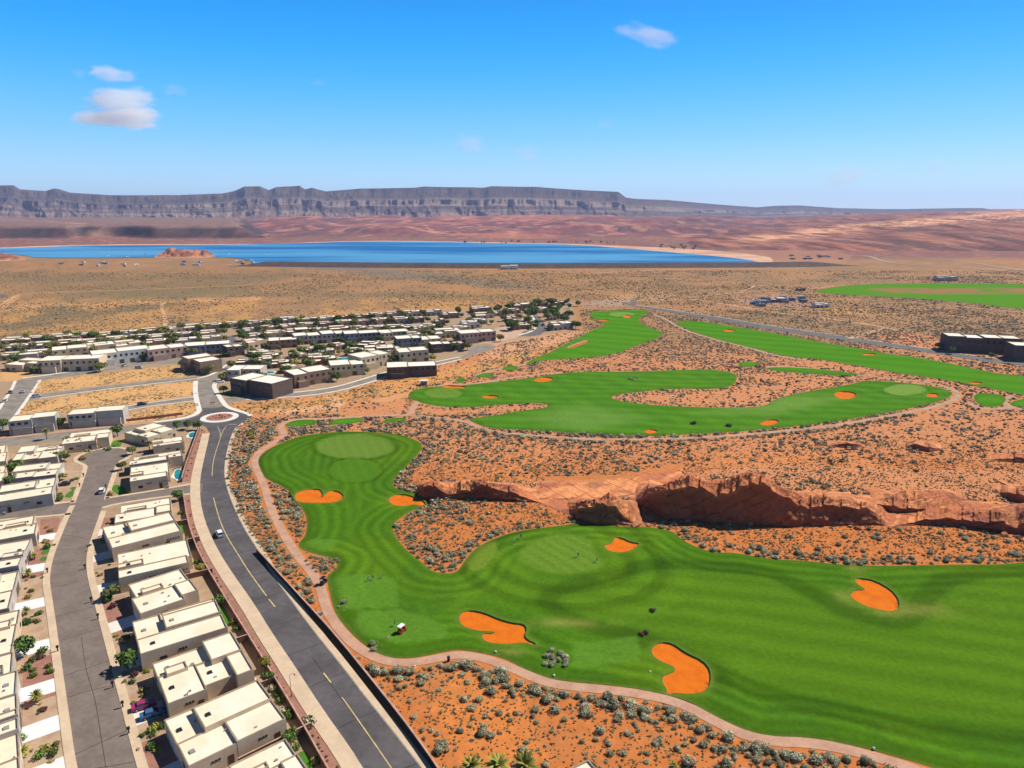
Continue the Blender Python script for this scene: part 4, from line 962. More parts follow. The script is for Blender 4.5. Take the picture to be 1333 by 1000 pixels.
ridge([(1180, 583), (1190, 585), (1210, 589), (1226, 586)], [(1180, 581), (1190, 578), (1210, 583), (1226, 584)], [(1180, 577), (1192, 572), (1212, 576), (1226, 582)], 1, 5, 'lone tilted red rock block in the scrub below the pale green', 7, 83, 'rock_outcrop')
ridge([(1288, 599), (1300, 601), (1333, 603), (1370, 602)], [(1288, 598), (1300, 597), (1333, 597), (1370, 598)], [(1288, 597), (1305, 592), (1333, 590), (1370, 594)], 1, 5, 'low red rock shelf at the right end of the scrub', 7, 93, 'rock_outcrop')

# fallen blocks at the foot of the ridges
BLK = []
for i in range(4):
    r_ = np.random.RandomState(50 + i); bm = bmesh.new(); bmesh.ops.create_icosphere(bm, subdivisions=2, radius=1)
    for v_ in bm.verts: v_.co = Vector([math.copysign(abs(x) ** .7, x) for x in v_.co]) * (1 + r_.uniform(-.22, .22)); v_.co.z *= .65
    me = bpy.data.meshes.new('boulder'); bm.to_mesh(me); bm.free(); at = me.attributes.new('Col', 'FLOAT_COLOR', 'POINT'); at.data.foreach_set('color', np.tile(np.array((.44, .17, .08, 1), np.float32), len(me.vertices))); me.materials.append(M['sandstone']); BLK.append(me)
for k in range(46):
    a_, b_ = rnd.choice((((560, 652), (690, 656)), ((742, 673), (830, 686)), ((870, 680), (1160, 688)), ((870, 680), (1160, 688)), ((1160, 690), (1333, 699)), ((1080, 586), (1225, 590)))); t = rnd.random()
    o = link('boulder', BLK[k % 4], None, (*G(a_[0] + (b_[0] - a_[0]) * t, a_[1] + (b_[1] - a_[1]) * t + rnd.uniform(-1, 3)), .1)); s = rnd.uniform(.3, 1.1) ** 1.4; o.scale = (s * rnd.uniform(.8, 1.4), s, s); o.rotation_euler = (rnd.uniform(-.4, .4), rnd.uniform(-.4, .4), rnd.uniform(0, 6)); tag(o, 'fallen red block at the foot of the sandstone outcrops', 'boulder', 'fallen blocks below the ridges')
# rocky island and point in the lake
def heap(name, pts, hmax, label, seed, res=3.0, cat='rock island'):
    lp = smooth_loop(W(pts), 1); xs = [p[0] for p in lp]; ys = [p[1] for p in lp]
    gx, gy = np.meshgrid(np.arange(min(xs), max(xs), res), np.arange(min(ys), max(ys), res * 1.4)); d = dist(gx, gy, lp) * np.where(inside(gx, gy, lp), 1, -1)
    k = .35 + .65 * ss(min(xs), max(xs), gx) if seed == 5 else 1
    Z = hmax * ss(0, 28, d) * (.25 + 1.3 * np.abs(fbm(gx / 26, gy / 60, seed, 5) - .5) * 2) + (vnoise(gx / 7, gy / 10, seed + 2) - .5) * 3.0 * ss(0, 10, d) - .6 * (d < 0)
    n_ = fbm(gx / 15, gy / 40, seed + 3, 4); c_ = np.ones(gx.shape + (3,)) * np.array((.46, .19, .11)); c_ = mixc(c_, (.24, .10, .07), ss(.45, .6, n_)); c_ = mixc(c_, (.55, .30, .18), ss(3, 0, Z) * .6)
    ix = np.arange(gx.size).reshape(gx.shape); Fc = np.stack([ix[:-1, :-1], ix[:-1, 1:], ix[1:, 1:], ix[1:, :-1]], -1).reshape(-1, 4)
    keep = (d > -res * 1.2).ravel()[Fc].all(1); tag(link(name, np_mesh(name, np.stack([gx, gy, Z], -1).reshape(-1, 3), Fc[keep], M['sandstone'], c_.reshape(-1, 3))), label, cat)
heap('rock_island', [(196, 335), (205, 331), (220, 329.5), (250, 329.5), (275, 329.5), (282, 332), (284, 335), (260, 335.5), (210, 336)], 15, 'broken red rock island near the left shore of the lake', 3)
heap('rock_point', [(-60, 338), (-40, 333), (0, 332), (20, 333.5), (34, 337), (36, 339), (0, 340), (-60, 341)], 12, 'red rock point on the lake shore at the left edge', 5)

# ------------------------------------------------------------------ desert scrub
leafy('sage_leaf', (.12, .115, .055), (.54, .50, .32)); leafy('dark_leaf', (.13, .09, .045), (.34, .23, .12)); leafy('plain_leaf', (.20, .13, .065), (.34, .235, .12)); leafy('mid_sage', (.15, .125, .07), (.50, .44, .29)); leafy('dry_leaf', (.26, .17, .07), (.40, .27, .10))
leafy('green_leaf', (.028, .070, .012), (.105, .17, .032)); leafy('olive_leaf', (.07, .09, .022), (.19, .20, .06)); leafy('yellow_leaf', (.12, .13, .02), (.30, .27, .05)); leafy('plum_leaf', (.06, .025, .025), (.15, .06, .05))
mat('bark', (.13, .085, .055), rough=.95, var=.25, scale=3)


def bush_mesh(name, leaves, n, seed, size=.22, flat=.75, clumps=7, core=True):
    """a rounded bush one unit in radius: leaf blades scattered over several clumps, a dark core inside; leaves painted paler upward as if lit from above"""
    r = np.random.RandomState(seed); cl = []
    for i in range(clumps):
        a = r.uniform(0, 6.28); q = .55 * math.sqrt(r.uniform(0, 1)); cl.append((q * math.cos(a), q * math.sin(a), r.uniform(.25, .6) * flat, r.uniform(.35, .55)))
    V = []; col = []
    for i in range(n):
        k = cl[r.randint(clumps)]; d = r.normal(size=3); d /= np.linalg.norm(d); d[2] = abs(d[2]) * (1 if r.rand() < .8 else -.6)
        p = np.array(k[:3]) + d * k[3] * r.uniform(.75, 1.05) * np.array((1, 1, flat)); p[2] = max(p[2], .03)
        t = d + r.normal(size=3) * .5; t /= np.linalg.norm(t); s1 = np.cross(t, r.normal(size=3)); s1 /= np.linalg.norm(s1); s2 = np.cross(t, s1)
        a, b_ = size * r.uniform(.6, 1.3), size * r.uniform(.35, .8)
        V += [p + s1 * a, p + s2 * b_, p - s1 * a, p - s2 * b_]; g = np.clip(.10 + .95 * p[2] / flat + r.uniform(-.25, .25), 0, 1); col += [(g, g, g)] * 4  # leaf tone brightens with height, painting sunlit tops and shaded bases
    V = np.array(V); Fc = np.arange(len(V)).reshape(-1, 4)
    if core:
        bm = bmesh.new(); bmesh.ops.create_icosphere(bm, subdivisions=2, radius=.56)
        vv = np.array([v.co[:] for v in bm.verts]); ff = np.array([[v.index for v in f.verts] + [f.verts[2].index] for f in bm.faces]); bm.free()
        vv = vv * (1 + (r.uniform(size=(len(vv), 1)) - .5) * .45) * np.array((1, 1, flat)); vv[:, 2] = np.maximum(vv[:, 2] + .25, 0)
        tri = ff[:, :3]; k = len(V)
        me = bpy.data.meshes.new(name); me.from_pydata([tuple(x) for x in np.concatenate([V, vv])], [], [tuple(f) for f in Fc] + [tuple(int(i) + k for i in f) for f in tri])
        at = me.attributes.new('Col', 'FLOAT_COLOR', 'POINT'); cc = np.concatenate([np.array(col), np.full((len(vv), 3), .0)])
        at.data.foreach_set('color', np.concatenate([cc, np.ones((len(cc), 1))], 1).astype(np.float32).ravel()); me.materials.append(M[leaves]); me.update(); return me
    return np_mesh(name, V, Fc, M[leaves], np.array(col))


def blob_arrays(seed, sub=1, flat=.8):
    r = np.random.RandomState(seed); bm = bmesh.new(); bmesh.ops.create_icosphere(bm, subdivisions=sub, radius=1)
    vv = np.array([v.co[:] for v in bm.verts]); ff = np.array([[v.index for v in f.verts] for f in bm.faces]); bm.free()
    vv = vv * (1 + (r.uniform(size=(len(vv), 1)) - .5) * .7); vv[:, 2] = np.maximum(vv[:, 2] * flat + .35, 0)
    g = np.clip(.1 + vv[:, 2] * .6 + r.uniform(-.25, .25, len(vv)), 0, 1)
    return vv, ff, np.repeat(g[:, None], 3, 1)


def leaf_arrays(seed, n, size, flat=.8):
    me = bush_mesh('tmp', 'sage_leaf', n, seed, size, flat, 5, False)
    V = np.zeros(len(me.vertices) * 3, np.float32); me.vertices.foreach_get('co', V); V = V.reshape(-1, 3)
    cc = np.zeros(len(me.vertices) * 4, np.float32); me.attributes['Col'].data.foreach_get('color', cc); cc = cc.reshape(-1, 4)[:, :3]
    bpy.data.meshes.remove(me); Q = np.arange(len(V)).reshape(-1, 4); T = np.concatenate([Q[:, [0, 1, 2]], Q[:, [0, 2, 3]]])
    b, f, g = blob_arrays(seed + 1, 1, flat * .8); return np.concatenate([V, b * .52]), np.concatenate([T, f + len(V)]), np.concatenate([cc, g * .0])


def scatter(name, X, Y, Sz, temps, m, seed=0, zf=None):
    r = np.random.RandomState(seed); k = r.randint(len(temps), size=len(X)); Vs = []; Fs = []; Cs = []; off_ = 0
    for i, (tv_, tf, tc_) in enumerate(temps):
        s = np.where(k == i)[0]
        if not len(s): continue
        a = r.uniform(0, 6.28, len(s)); ca, sa = np.cos(a)[:, None], np.sin(a)[:, None]; sx_ = Sz[s][:, None] * r.uniform(.8, 1.25, (len(s), 1)); sz_ = Sz[s][:, None] * r.uniform(.7, 1.15, (len(s), 1))
        x, y, z = tv_[None, :, 0] * sx_, tv_[None, :, 1] * Sz[s][:, None], tv_[None, :, 2] * sz_
        V = np.stack([x * ca - y * sa + X[s][:, None], x * sa + y * ca + Y[s][:, None], z - .02], -1).reshape(-1, 3)
        Fc = (tf[None] + (np.arange(len(s)) * len(tv_))[:, None, None]).reshape(-1, 3) + off_
        tint = r.uniform(.55, 1.25, (len(s), 1, 1)); Cs.append(np.clip(tc_[None] * tint + (tint - 1) * .25, 0, 1).reshape(-1, 3)); Vs.append(V); Fs.append(Fc); off_ += len(V)
    return tag(link(name, np_mesh(name, np.concatenate(Vs), np.concatenate(Fs), m, np.concatenate(Cs))), kind='stuff')


TOWN_PX = [(-400, 470), (0, 447), (300, 422), (480, 406), (620, 398), (750, 390), (760, 428), (700, 440), (650, 448), (620, 462), (560, 478), (505, 493), (440, 512), (400, 517), (300, 526), (330, 541), (318, 550), (306, 560), (299, 577), (296, 600), (296, 618),
           (300, 640), (310, 664), (324, 692), (344, 722), (368, 750), (439, 825), (500, 900), (545, 957), (578, 1003), (640, 1085), (660, 1130), (-600, 1130)]
PATHS_W = [dense(smooth_loop(W(p), 1, False), 3, False) for p in (PATH1, PATH2, PATH3, PATH4, PATH5, PATH6)]


def px(X, Y):
    d = Y * cP + H * sP; return 666.5 + F * X / d, 500 - F * (Y * sP - H * cP) / d


def scrub_filter(X, Y):
    """distance to the nearest grass edge, and whether open desert"""
    u, v = px(X, Y); ok = ~inside(u, v, TOWN_PX) & (u > -60) & (u < 1400)
    de = np.full_like(X, 99.)
    for lp in list(FAIR.values()) + TEEW:
        cx0, cx1 = min(p[0] for p in lp) - 15, max(p[0] for p in lp) + 15; cy0, cy1 = min(p[1] for p in lp) - 15, max(p[1] for p in lp) + 15
        s = (X > cx0) & (X < cx1) & (Y > cy0) & (Y < cy1)
        if s.any():
            d = dist(X[s], Y[s], lp); inn = inside(X[s], Y[s], lp); t = ok[s]; t &= ~inn & (d > .5); ok[s] = t; de[s] = np.minimum(de[s], d)
    dp = np.full_like(X, 99.)
    for p in PATHS_W: dp = np.minimum(dp, dist(X, Y, p, False))
    ok &= dp > 2.2
    for b in BUNW: ok &= ~(inside(X, Y, b) | (dist(X, Y, b) < 1.2))
    for r_ in ROCKS: ok &= ~inside(X, Y, r_)
    for rd in (ROAD_R, [(590, 497), (620, 488), (560, 508), (500, 525), (480, 522)]): ok &= ~inside(u, v, rd)
    return u, v, ok, np.minimum(de, dp), de


def sample(n, y0, y1, fu=760):
    Y = np.sqrt(nr.uniform(y0 ** 2, y1 ** 2, n)); X = nr.uniform(-fu, fu, n) / F * (Y * cP + H * sP); return X, Y


# near and middle sagebrush
X, Y = sample(110000, 84, 330); u, v, ok, de, df = scrub_filter(X, Y)
n1 = fbm(X / 18, Y / 18, 101); n2 = fbm(X / 6, Y / 6, 103)
dens = .10 + .20 * ss(.42, .65, n1) + .65 * ss(7, 2, de) * (v > 500) * ss(.35, .5, n2 + .05)
dens = np.where((u > 440) & (v > 860), .17 + .8 * ss(11, 3, de) + .14 * ss(.5, .7, n1), dens)
left = (u < 445) & (v > 545) & (v < 860); dens = np.where(left, .75, dens)
belt = inside(u, v, [(505, 690), (520, 672), (560, 655), (620, 650), (600, 680), (560, 700), (590, 720), (660, 690), (690, 690), (615, 722), (600, 750), (555, 748), (520, 715)]); dens = np.where(belt & (v > 655), np.maximum(dens, .75), dens)
dens = np.where((v > 540) & (v < 590) & (u > 500) & (u < 620), np.maximum(dens, .38), dens)
slick = inside(u, v, [(640, 655), (700, 650), (830, 640), (1000, 612), (1180, 640), (1340, 640), (1340, 600), (1180, 605), (950, 598), (780, 622), (600, 626)]); dens = np.where(slick, dens * .25, dens)
dens = np.where((v < 640) & (v > 590) & (u > 850), dens * .75, dens)
keep = ok & (nr.rand(len(X)) < dens)
X, Y, u, v, de = X[keep], Y[keep], u[keep], v[keep], de[keep]
size = np.clip(nr.lognormal(-.55, .50, len(X)), .18, 1.5) * np.where((u > 430) & (v > 845), 1.25, 1); size *= np.where(de < 6, 1.0, .85) * np.where(v < 640, .92, 1)
# thin out overlapping ones on a coarse hash
cell = {}; sel = []
for i in np.argsort(-size):
    k = (int(X[i] / 1.0), int(Y[i] / 1.0)); hit = False
    for a in (-1, 0, 1):
        for b_ in (-1, 0, 1):
            for j in cell.get((k[0] + a, k[1] + b_), ()):
                if (X[i] - X[j]) ** 2 + (Y[i] - Y[j]) ** 2 < (.55 * (size[i] + size[j])) ** 2: hit = True; break
            if hit: break
        if hit: break
    if not hit: cell.setdefault(k, []).append(i); sel.append(i)
sel = np.array(sel); X, Y, u, v, size, de = X[sel], Y[sel], u[sel], v[sel], size[sel], de[sel]
# extra clumps standing in the grass
CLUMP = []
def clump(px_poly, n, s0, s1):
    lp = W(px_poly); xs = [p[0] for p in lp]; ys = [p[1] for p in lp]; k = 0; out = []
    for _ in range(4000):
        x, y = rnd.uniform(min(xs), max(xs)), rnd.uniform(min(ys), max(ys)); s = rnd.uniform(s0, s1)
        if inside(np.array([x]), np.array([y]), lp)[0] and all((x - a) ** 2 + (y - b) ** 2 > (.55 * (s + t)) ** 2 for a, b, t in out): out.append((x, y, s))
        if len(out) >= n: break
    CLUMP.extend(out); return out
clump([(395, 733), (405, 725), (440, 728), (442, 740), (425, 747), (412, 745)], 30, .5, .95)
c1 = clump([(437, 795), (442, 785), (455, 780), (462, 785), (450, 795), (440, 799)], 8, .6, 1.1)
c2 = clump([(482, 840), (490, 833), (505, 828), (508, 835), (495, 848), (487, 850)], 8, .6, 1.1)
c3 = clump([(709, 870), (711, 852), (720, 848), (736, 850), (737, 872)], 16, .8, 1.3)
c4 = clump([(832, 829), (840, 825), (840, 830)], 2, .9, 1.1) + clump([(842, 799), (853, 793), (854, 798)], 2, .8, 1.1)
c5 = clump([(814, 494), (828, 492), (827, 496)], 5, .8, 1.3)
if CLUMP:
    cx_ = np.array(CLUMP); X = np.append(X, cx_[:, 0]); Y = np.append(Y, cx_[:, 1]); size = np.append(size, cx_[:, 2]); uu, vv = px(cx_[:, 0], cx_[:, 1]); u = np.append(u, uu); v = np.append(v, vv); de = np.append(de, np.zeros(len(cx_)))
shown = size / (Y * cP + H * sP); shown = np.where((u < 2) | (u > 1331) | (v > 1003), 0, shown)
order = np.argsort(-shown); top = order[:290]; rest = order[290:]
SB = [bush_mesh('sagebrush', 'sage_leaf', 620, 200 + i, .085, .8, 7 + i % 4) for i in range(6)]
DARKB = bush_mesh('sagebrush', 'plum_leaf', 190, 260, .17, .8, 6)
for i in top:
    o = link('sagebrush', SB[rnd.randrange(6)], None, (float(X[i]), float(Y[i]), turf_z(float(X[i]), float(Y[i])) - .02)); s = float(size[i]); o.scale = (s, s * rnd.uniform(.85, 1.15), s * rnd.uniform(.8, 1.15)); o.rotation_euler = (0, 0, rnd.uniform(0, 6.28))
    uu, vv = u[i], v[i]
    if any(abs(X[i] - a) + abs(Y[i] - b) < .01 for a, b, _ in c4): o.data = DARKB
    if any(abs(X[i] - a) + abs(Y[i] - b) < .01 for a, b, _ in CLUMP):
        lb = 'grey sagebrush in the clump standing in the grass ' + ('beside the cart path bend' if uu < 470 else 'near the red golf cart' if uu < 550 else 'between the two nearest bunkers' if uu < 760 else 'on the right fairway')
    elif de[i] < 4: lb = 'large grey sagebrush lining the edge of the cart path above the orange sand'
    elif uu < 760: lb = 'large grey sagebrush on the open orange sand left of the white roof corner'
    else: lb = 'large grey sagebrush on the open orange sand right of the white roof corner'
    tag(o, lb, 'shrub', 'sagebrush bushes on the orange sand')
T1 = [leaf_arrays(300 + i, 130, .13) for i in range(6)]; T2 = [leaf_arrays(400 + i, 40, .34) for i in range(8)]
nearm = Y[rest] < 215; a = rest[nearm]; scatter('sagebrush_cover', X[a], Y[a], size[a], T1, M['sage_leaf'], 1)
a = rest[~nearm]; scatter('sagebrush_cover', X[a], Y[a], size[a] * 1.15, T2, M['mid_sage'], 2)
# low dark and dry tufts between
X, Y = sample(150000, 84, 330); u, v, ok, de, df = scrub_filter(X, Y); n1 = fbm(X / 10, Y / 10, 111); keep = ok & (nr.rand(len(X)) < (.45 + .55 * ss(.4, .62, n1)) * ss(340, 200, Y))
X, Y = X[keep], Y[keep]; s = nr.uniform(.10, .30, len(X)) * (1 + Y / 400)
T0 = [leaf_arrays(500 + i, 16, .42, .7) for i in range(4)]; k = nr.rand(len(X)) < .6
scatter('desert_tufts', X[k], Y[k], s[k], [(a[0], a[1], a[2]) for a in T0], M['dark_leaf'], 3); scatter('dry_grass_tufts', X[~k], Y[~k], s[~k], T0, M['dry_leaf'], 4)
# scrub farther out
def ico_lo(seed):
    r = np.random.RandomState(seed); v_ = np.array([(1, 0, 0), (0, 1, 0), (-1, 0, 0), (0, -1, 0), (0, 0, .9), (.7, .7, .45), (-.7, -.7, .45)], float) * r.uniform(.8, 1.2, (7, 1)); f = np.array([(0, 5, 4), (5, 1, 4), (1, 2, 4), (2, 6, 4), (6, 3, 4), (3, 0, 4), (0, 1, 5), (2, 3, 6)])
    return v_, f, np.repeat(np.clip(.2 + v_[:, 2:] * .5 + r.uniform(-.2, .2, (7, 1)), 0, 1), 3, 1)  # tone rises with height: lit tops painted into the far scrub
T3 = [ico_lo(600 + i) for i in range(6)]
X, Y = sample(150000, 330, 700, 740); u, v, ok, de, df = scrub_filter(X, Y); n1 = fbm(X / 40, Y / 40, 121); n2 = fbm(X / 12, Y / 12, 123)
dens = (.25 + .5 * ss(.4, .6, n1)) * ss(.3, .55, n2 + .1) * np.where(u > 620, 1, .45); dens = np.maximum(dens, .9 * ss(7, 2, de) * (u > 500))
keep = ok & (nr.rand(len(X)) < dens); X, Y = X[keep], Y[keep]; s = np.clip(nr.lognormal(-.5, .3, len(X)), .3, 1.2)
k = nr.rand(len(X)) < .6; scatter('desert_scrub', X[k], Y[k], s[k], T3, M['dark_leaf'], 5); scatter('desert_scrub', X[~k], Y[~k], s[~k], T3, M['mid_sage'], 6)
X, Y = sample(90000, 700, 1150, 720); u, v, ok, de, df = scrub_filter(X, Y); n1 = fbm(X / 90, Y / 60, 131); keep = ok & (nr.rand(len(X)) < .12 + .7 * ss(.45, .65, n1))
X, Y = X[keep], Y[keep]; s = np.clip(nr.lognormal(-.35, .35, len(X)), .4, 1.5); k = nr.rand(len(X)) < .7
scatter('plain_scrub', X[k], Y[k], s[k], T3, M['plain_leaf'], 7); scatter('plain_scrub', X[~k], Y[~k], s[~k], T3, M['dry_leaf'], 8)
# ------------------------------------------------------------------ houses
def stucco(n_, c1, k=.86): return mat(n_, c1, rough=.92, var=.06, scale=1.2, col2=[x * k for x in c1], spec=.08)
stucco('stucco_tan', (.60, .46, .32)); stucco('stucco_brown', (.30, .20, .14)); stucco('stucco_grey', (.44, .39, .34)); stucco('stucco_dark', (.125, .092, .08)); stucco('stucco_white', (.66, .63, .58))
stucco('stucco_red', (.34, .105, .06)); stucco('stucco_beige', (.52, .43, .29)); stucco('stucco_slate', (.20, .22, .25)); stucco('stucco_pink', (.46, .31, .25))
mat('roof_membrane', (.80, .71, .55), rough=.9, var=.06, scale=.6, col2=(.76, .64, .46), spec=.05); mat('roof_far', (.84, .75, .61), rough=.9, var=.10, scale=.12, col2=(.74, .64, .50), spec=.05)
mat('parapet_cap', (.36, .27, .19), rough=.9, var=.1, scale=2); mat('glass_dark', (.02, .025, .03), rough=.12, var=.0, spec=.5); mat('door_brown', (.10, .055, .035), rough=.7, var=.15, scale=3); mat('garage_dark', (.13, .085, .06), rough=.75, var=.1, scale=2)
mat('garage_white', (.6, .57, .52), rough=.7, var=.06, scale=2); mat('vent_grey', (.30, .28, .26), rough=.7, var=.1, scale=4); mat('block_wall', (.17, .10, .075), rough=.95, var=.14, scale=2.2); mat('dark_wall', (.055, .042, .042), rough=.95, var=.14, scale=2)
mat('wall_cap', (.50, .30, .22), rough=.9, var=.08, scale=2); mat('pool_water', (.01, .26, .34), rough=.06, var=.05, scale=.6, spec=.5); mat('lawn', (.05, .18, .012), rough=.95, var=.16, scale=1.2, col2=(.07, .16, .015)); mat('yard_soil', (.44, .31, .20), rough=1, var=.12, scale=1.5, col2=(.38, .24, .15))
WALLS = {k: M['stucco_' + k] for k in ('tan', 'brown', 'grey', 'dark', 'white', 'red', 'beige', 'slate', 'pink')}


def block(wm, rm, x0, y0, x1, y1, h, t=.22, dp=.32):
    """stucco volume with a parapet; the roof membrane lies inside it"""
    o = [(x0, y0), (x1, y0), (x1, y1), (x0, y1)]; i_ = [(x0 + t, y0 + t), (x1 - t, y0 + t), (x1 - t, y1 - t), (x0 + t, y1 - t)]
    for k in range(4):
        a, b_, c_, d = o[k], o[(k + 1) % 4], i_[(k + 1) % 4], i_[k]
        wm.mi = 0; wm.poly([(*a, 0), (*b_, 0), (*b_, h), (*a, h)])
        wm.mi = 1; wm.poly([(*a, h), (*b_, h), (*c_, h), (*d, h)])
        wm.mi = 0; wm.poly([(*c_, h - dp), (*d, h - dp), (*d, h), (*c_, h)])
    rm.poly([(*p, h - dp) for p in i_])


def pane(name, p, u_, v_, m, parent, n_):
    """thin box standing proud of a wall: p corner, u_ and v_ edge vectors, n_ outward"""
    mb = MB(); p = Vector(p); u_ = Vector(u_); v_ = Vector(v_); n_ = Vector(n_) * .06; q = [p, p + u_, p + u_ + v_, p + v_]; f_ = [a + n_ for a in q]
    mb.poly(f_)
    for k in range(4): mb.poly([q[k], q[(k + 1) % 4], f_[(k + 1) % 4], f_[k]])
    return mb.build(name, m, parent)


def frame(P0, P1=None, P2=None, z=4.4, depth=None):
    """rectangle from three roof corners in the photograph: street near corner, back near corner, street far corner"""
    a = Vector(G(*P0, z)); c_ = Vector(G(*P2, z)); uy = (c_ - a)
    if P1 is None:
        w_ = uy.length; uy.normalize(); ux = Vector((-uy.y, uy.x)); ux = ux if ux.x < 0 else -ux; return a, ux, uy, depth, w_
    b_ = Vector(G(*P1, z)); ux = b_ - a; L_ = ux.length; w_ = abs(ux.normalized().cross(uy)) if False else abs(ux.x * uy.y - ux.y * uy.x) / L_
    ux.normalize(); n_ = Vector((-ux.y, ux.x)); n_ = n_ if n_.dot(uy) > 0 else -n_
    return a, ux, n_, L_, w_


LAY = [
    [(0, .44, .0, .62, 4.1), (.0, .64, .60, 1, 3.7), (.42, .82, .10, .62, 3.8), (.62, 1, .50, 1, 4.9), (.80, 1, 0, .52, 4.6), (.10, .34, .56, .72, 4.5)],
    [(0, 1, 0, .40, 4.5), (0, .36, .38, 1, 3.7), (.34, 1, .42, .80, 5.0), (.32, 1, .78, 1, 3.8), (.28, .42, .38, .55, 2.6)],
    [(0, 1, .28, 1, 4.1), (0, .94, 0, .30, 4.5), (.0, .34, .34, .50, 4.8), (.80, .95, .82, 1, 3.4)],
    [(0, .74, 0, .50, 4.3), (.08, 1, .48, 1, 3.9), (.72, 1, .10, .50, 4.6), (.2, .55, .54, .66, 4.5)],
    [(0, .5, 0, .45, 4.0), (.0, .3, .43, 1, 3.6), (.28, 1, .43, .9, 4.8), (.48, 1, .0, .45, 4.3), (.5, .9, .88, 1, 3.5)]]


def near_house(label, fr, lay, wall='tan', hs_=1.0, wide_drive=True, side_w=5, group=None, z2=False):
    a, ux, uy, L_, w_ = fr; a = a - uy * (.07 * w_) if not z2 else a; w_ = w_ * (1.14 if not z2 else 1); ang = math.atan2(ux.y, ux.x); hand = 1 if (ux.x * uy.y - ux.y * uy.x) > 0 else -1
    e = empty('house', (a.x, a.y, 0), ang); tag(e, label, 'house', group)
    wm, rm = MB(), MB(); bl = []
    for k, (x0, x1, y0, y1, h) in enumerate(LAY[lay] if not z2 else [(0, .5, 0, 1, 6.6), (.48, 1, .08, 1, 7.0), (.08, .5, -.1, 0.02, 3.2), (.55, .95, -.06, .1, 3.4)]):
        q = .012 * (k + 1); X0, X1, Y0, Y1 = x0 * L_ - q, x1 * L_ + q, (y0 * w_ - q), (y1 * w_ + q)
        ya, yb = (Y0, Y1) if hand > 0 else (-Y1, -Y0); block(wm, rm, X0, ya, X1, yb, h * hs_ + q * .5); bl.append((X0, X1, ya, yb, h * hs_))
    wm.build('wall', [WALLS[wall], M['parapet_cap']], e); rf = rm.build('roof', M['roof_membrane'], e)
    vm = [bl[i] for i in range(len(bl)) if bl[i][4] < 4.4 * hs_] or bl
    for k in range(rnd.randint(3, 5)):
        b = vm[k % len(vm)]; x, y = rnd.uniform(b[0] + .8, b[1] - .8), rnd.uniform(b[2] + .6, b[3] - .6); z = b[4] - .32; t = rnd.uniform(.15, .35)
        if any(q is not b and q[0] - .4 < x < q[1] + .4 and q[2] - .4 < y < q[3] + .4 for q in bl): continue
        mb = MB(); mb.box(x - t, y - t * .6, z, x + t, y + t * .6, z + rnd.uniform(.2, .4)); mb.build('roof_vent', M['vent_grey'], rf)
    # camera facing long wall: windows and a door; short street wall: garage
    yy = 0.0; sgn = -1
    base = [b for b in bl if (abs(b[2]) < .2 if hand > 0 else abs(b[3]) < .2)]
    for b in base:
        y = b[2] if hand > 0 else b[3]; n_ = (0, -1 * hand, 0); Lb = b[1] - b[0]
        if z2:
            for zz in (1.1, 4.4):
                k = int(Lb / 2.6)
                for i in range(k): pane('window', (b[0] + .8 + i * 2.6, y, zz), (1.5 if zz > 3 else 1.9, 0, 0), (0, 0, 1.2 if zz > 3 else 1.7), M['glass_dark'], e, n_)
            continue
        if Lb > 4:
            for i in range(3): pane('window', (b[0] + Lb * .42 + i * .62, y, b[4] * .55), (.42, 0, 0), (0, 0, .45), M['glass_dark'], e, n_)
            pane('door', (b[0] + Lb * .75, y, .02), (1.05, 0, 0), (0, 0, 2.15), M['door_brown'], e, n_)
            if Lb > 12:
                for i in range(5): pane('window', (b[0] + Lb * .8 + i * .75 - .5, y, b[4] * .55), (.35, 0, 0), (0, 0, .4), M['glass_dark'], e, n_)
                pane('window', (b[0] + Lb * .2, y, 1.3), (1.5, 0, 0), (0, 0, 1.0), M['glass_dark'], e, n_)
    if not z2:
        f = [b for b in bl if b[0] < .2]; b = max(f, key=lambda q: q[3] - q[2]); wd = min(5.0, (b[3] - b[2]) - 1); yc = (b[2] + b[3]) / 2
        pane('garage_door', (b[0], yc + wd / 2, .02), (0, -wd, 0), (0, 0, 2.3), M['garage_dark'] if rnd.random() < .6 else M['garage_white'], e, (-1, 0, 0))
        for b2 in f:
            if b2 is not b: pane('window', (b2[0], (b2[2] + b2[3]) / 2 + .7, 1.1), (0, -1.4, 0), (0, 0, 1.2), M['glass_dark'], e, (-1, 0, 0))
    if not z2:
        xs_ = L_ * rnd.uniform(.86, .97); ya_ = -(1.0) if hand > 0 else 1.0
        for q in range(rnd.randint(1, 2)):
            mb = MB(); mb.box(xs_ - q * 1.3 - .42, ya_ - .42, 0, xs_ - q * 1.3 + .42, ya_ + .42, .95, .03); mb.build('air_conditioner', M['vent_grey'], e)
        for b in bl[:3]:
            if b[1] - b[0] > 5: mb = MB(); x_ = b[0] + rnd.uniform(1.5, 3); y_ = (b[2] + b[3]) / 2; mb.box(x_ - .5, y_ - .5, b[4] - .33, x_ + .5, y_ + .5, b[4] - .05, .06); mb.build('skylight', M['glass_dark'] if rnd.random() < .5 else M['vent_grey'], rf)
    HOUSES.append((e, a, ux, uy, L_, w_)); return e


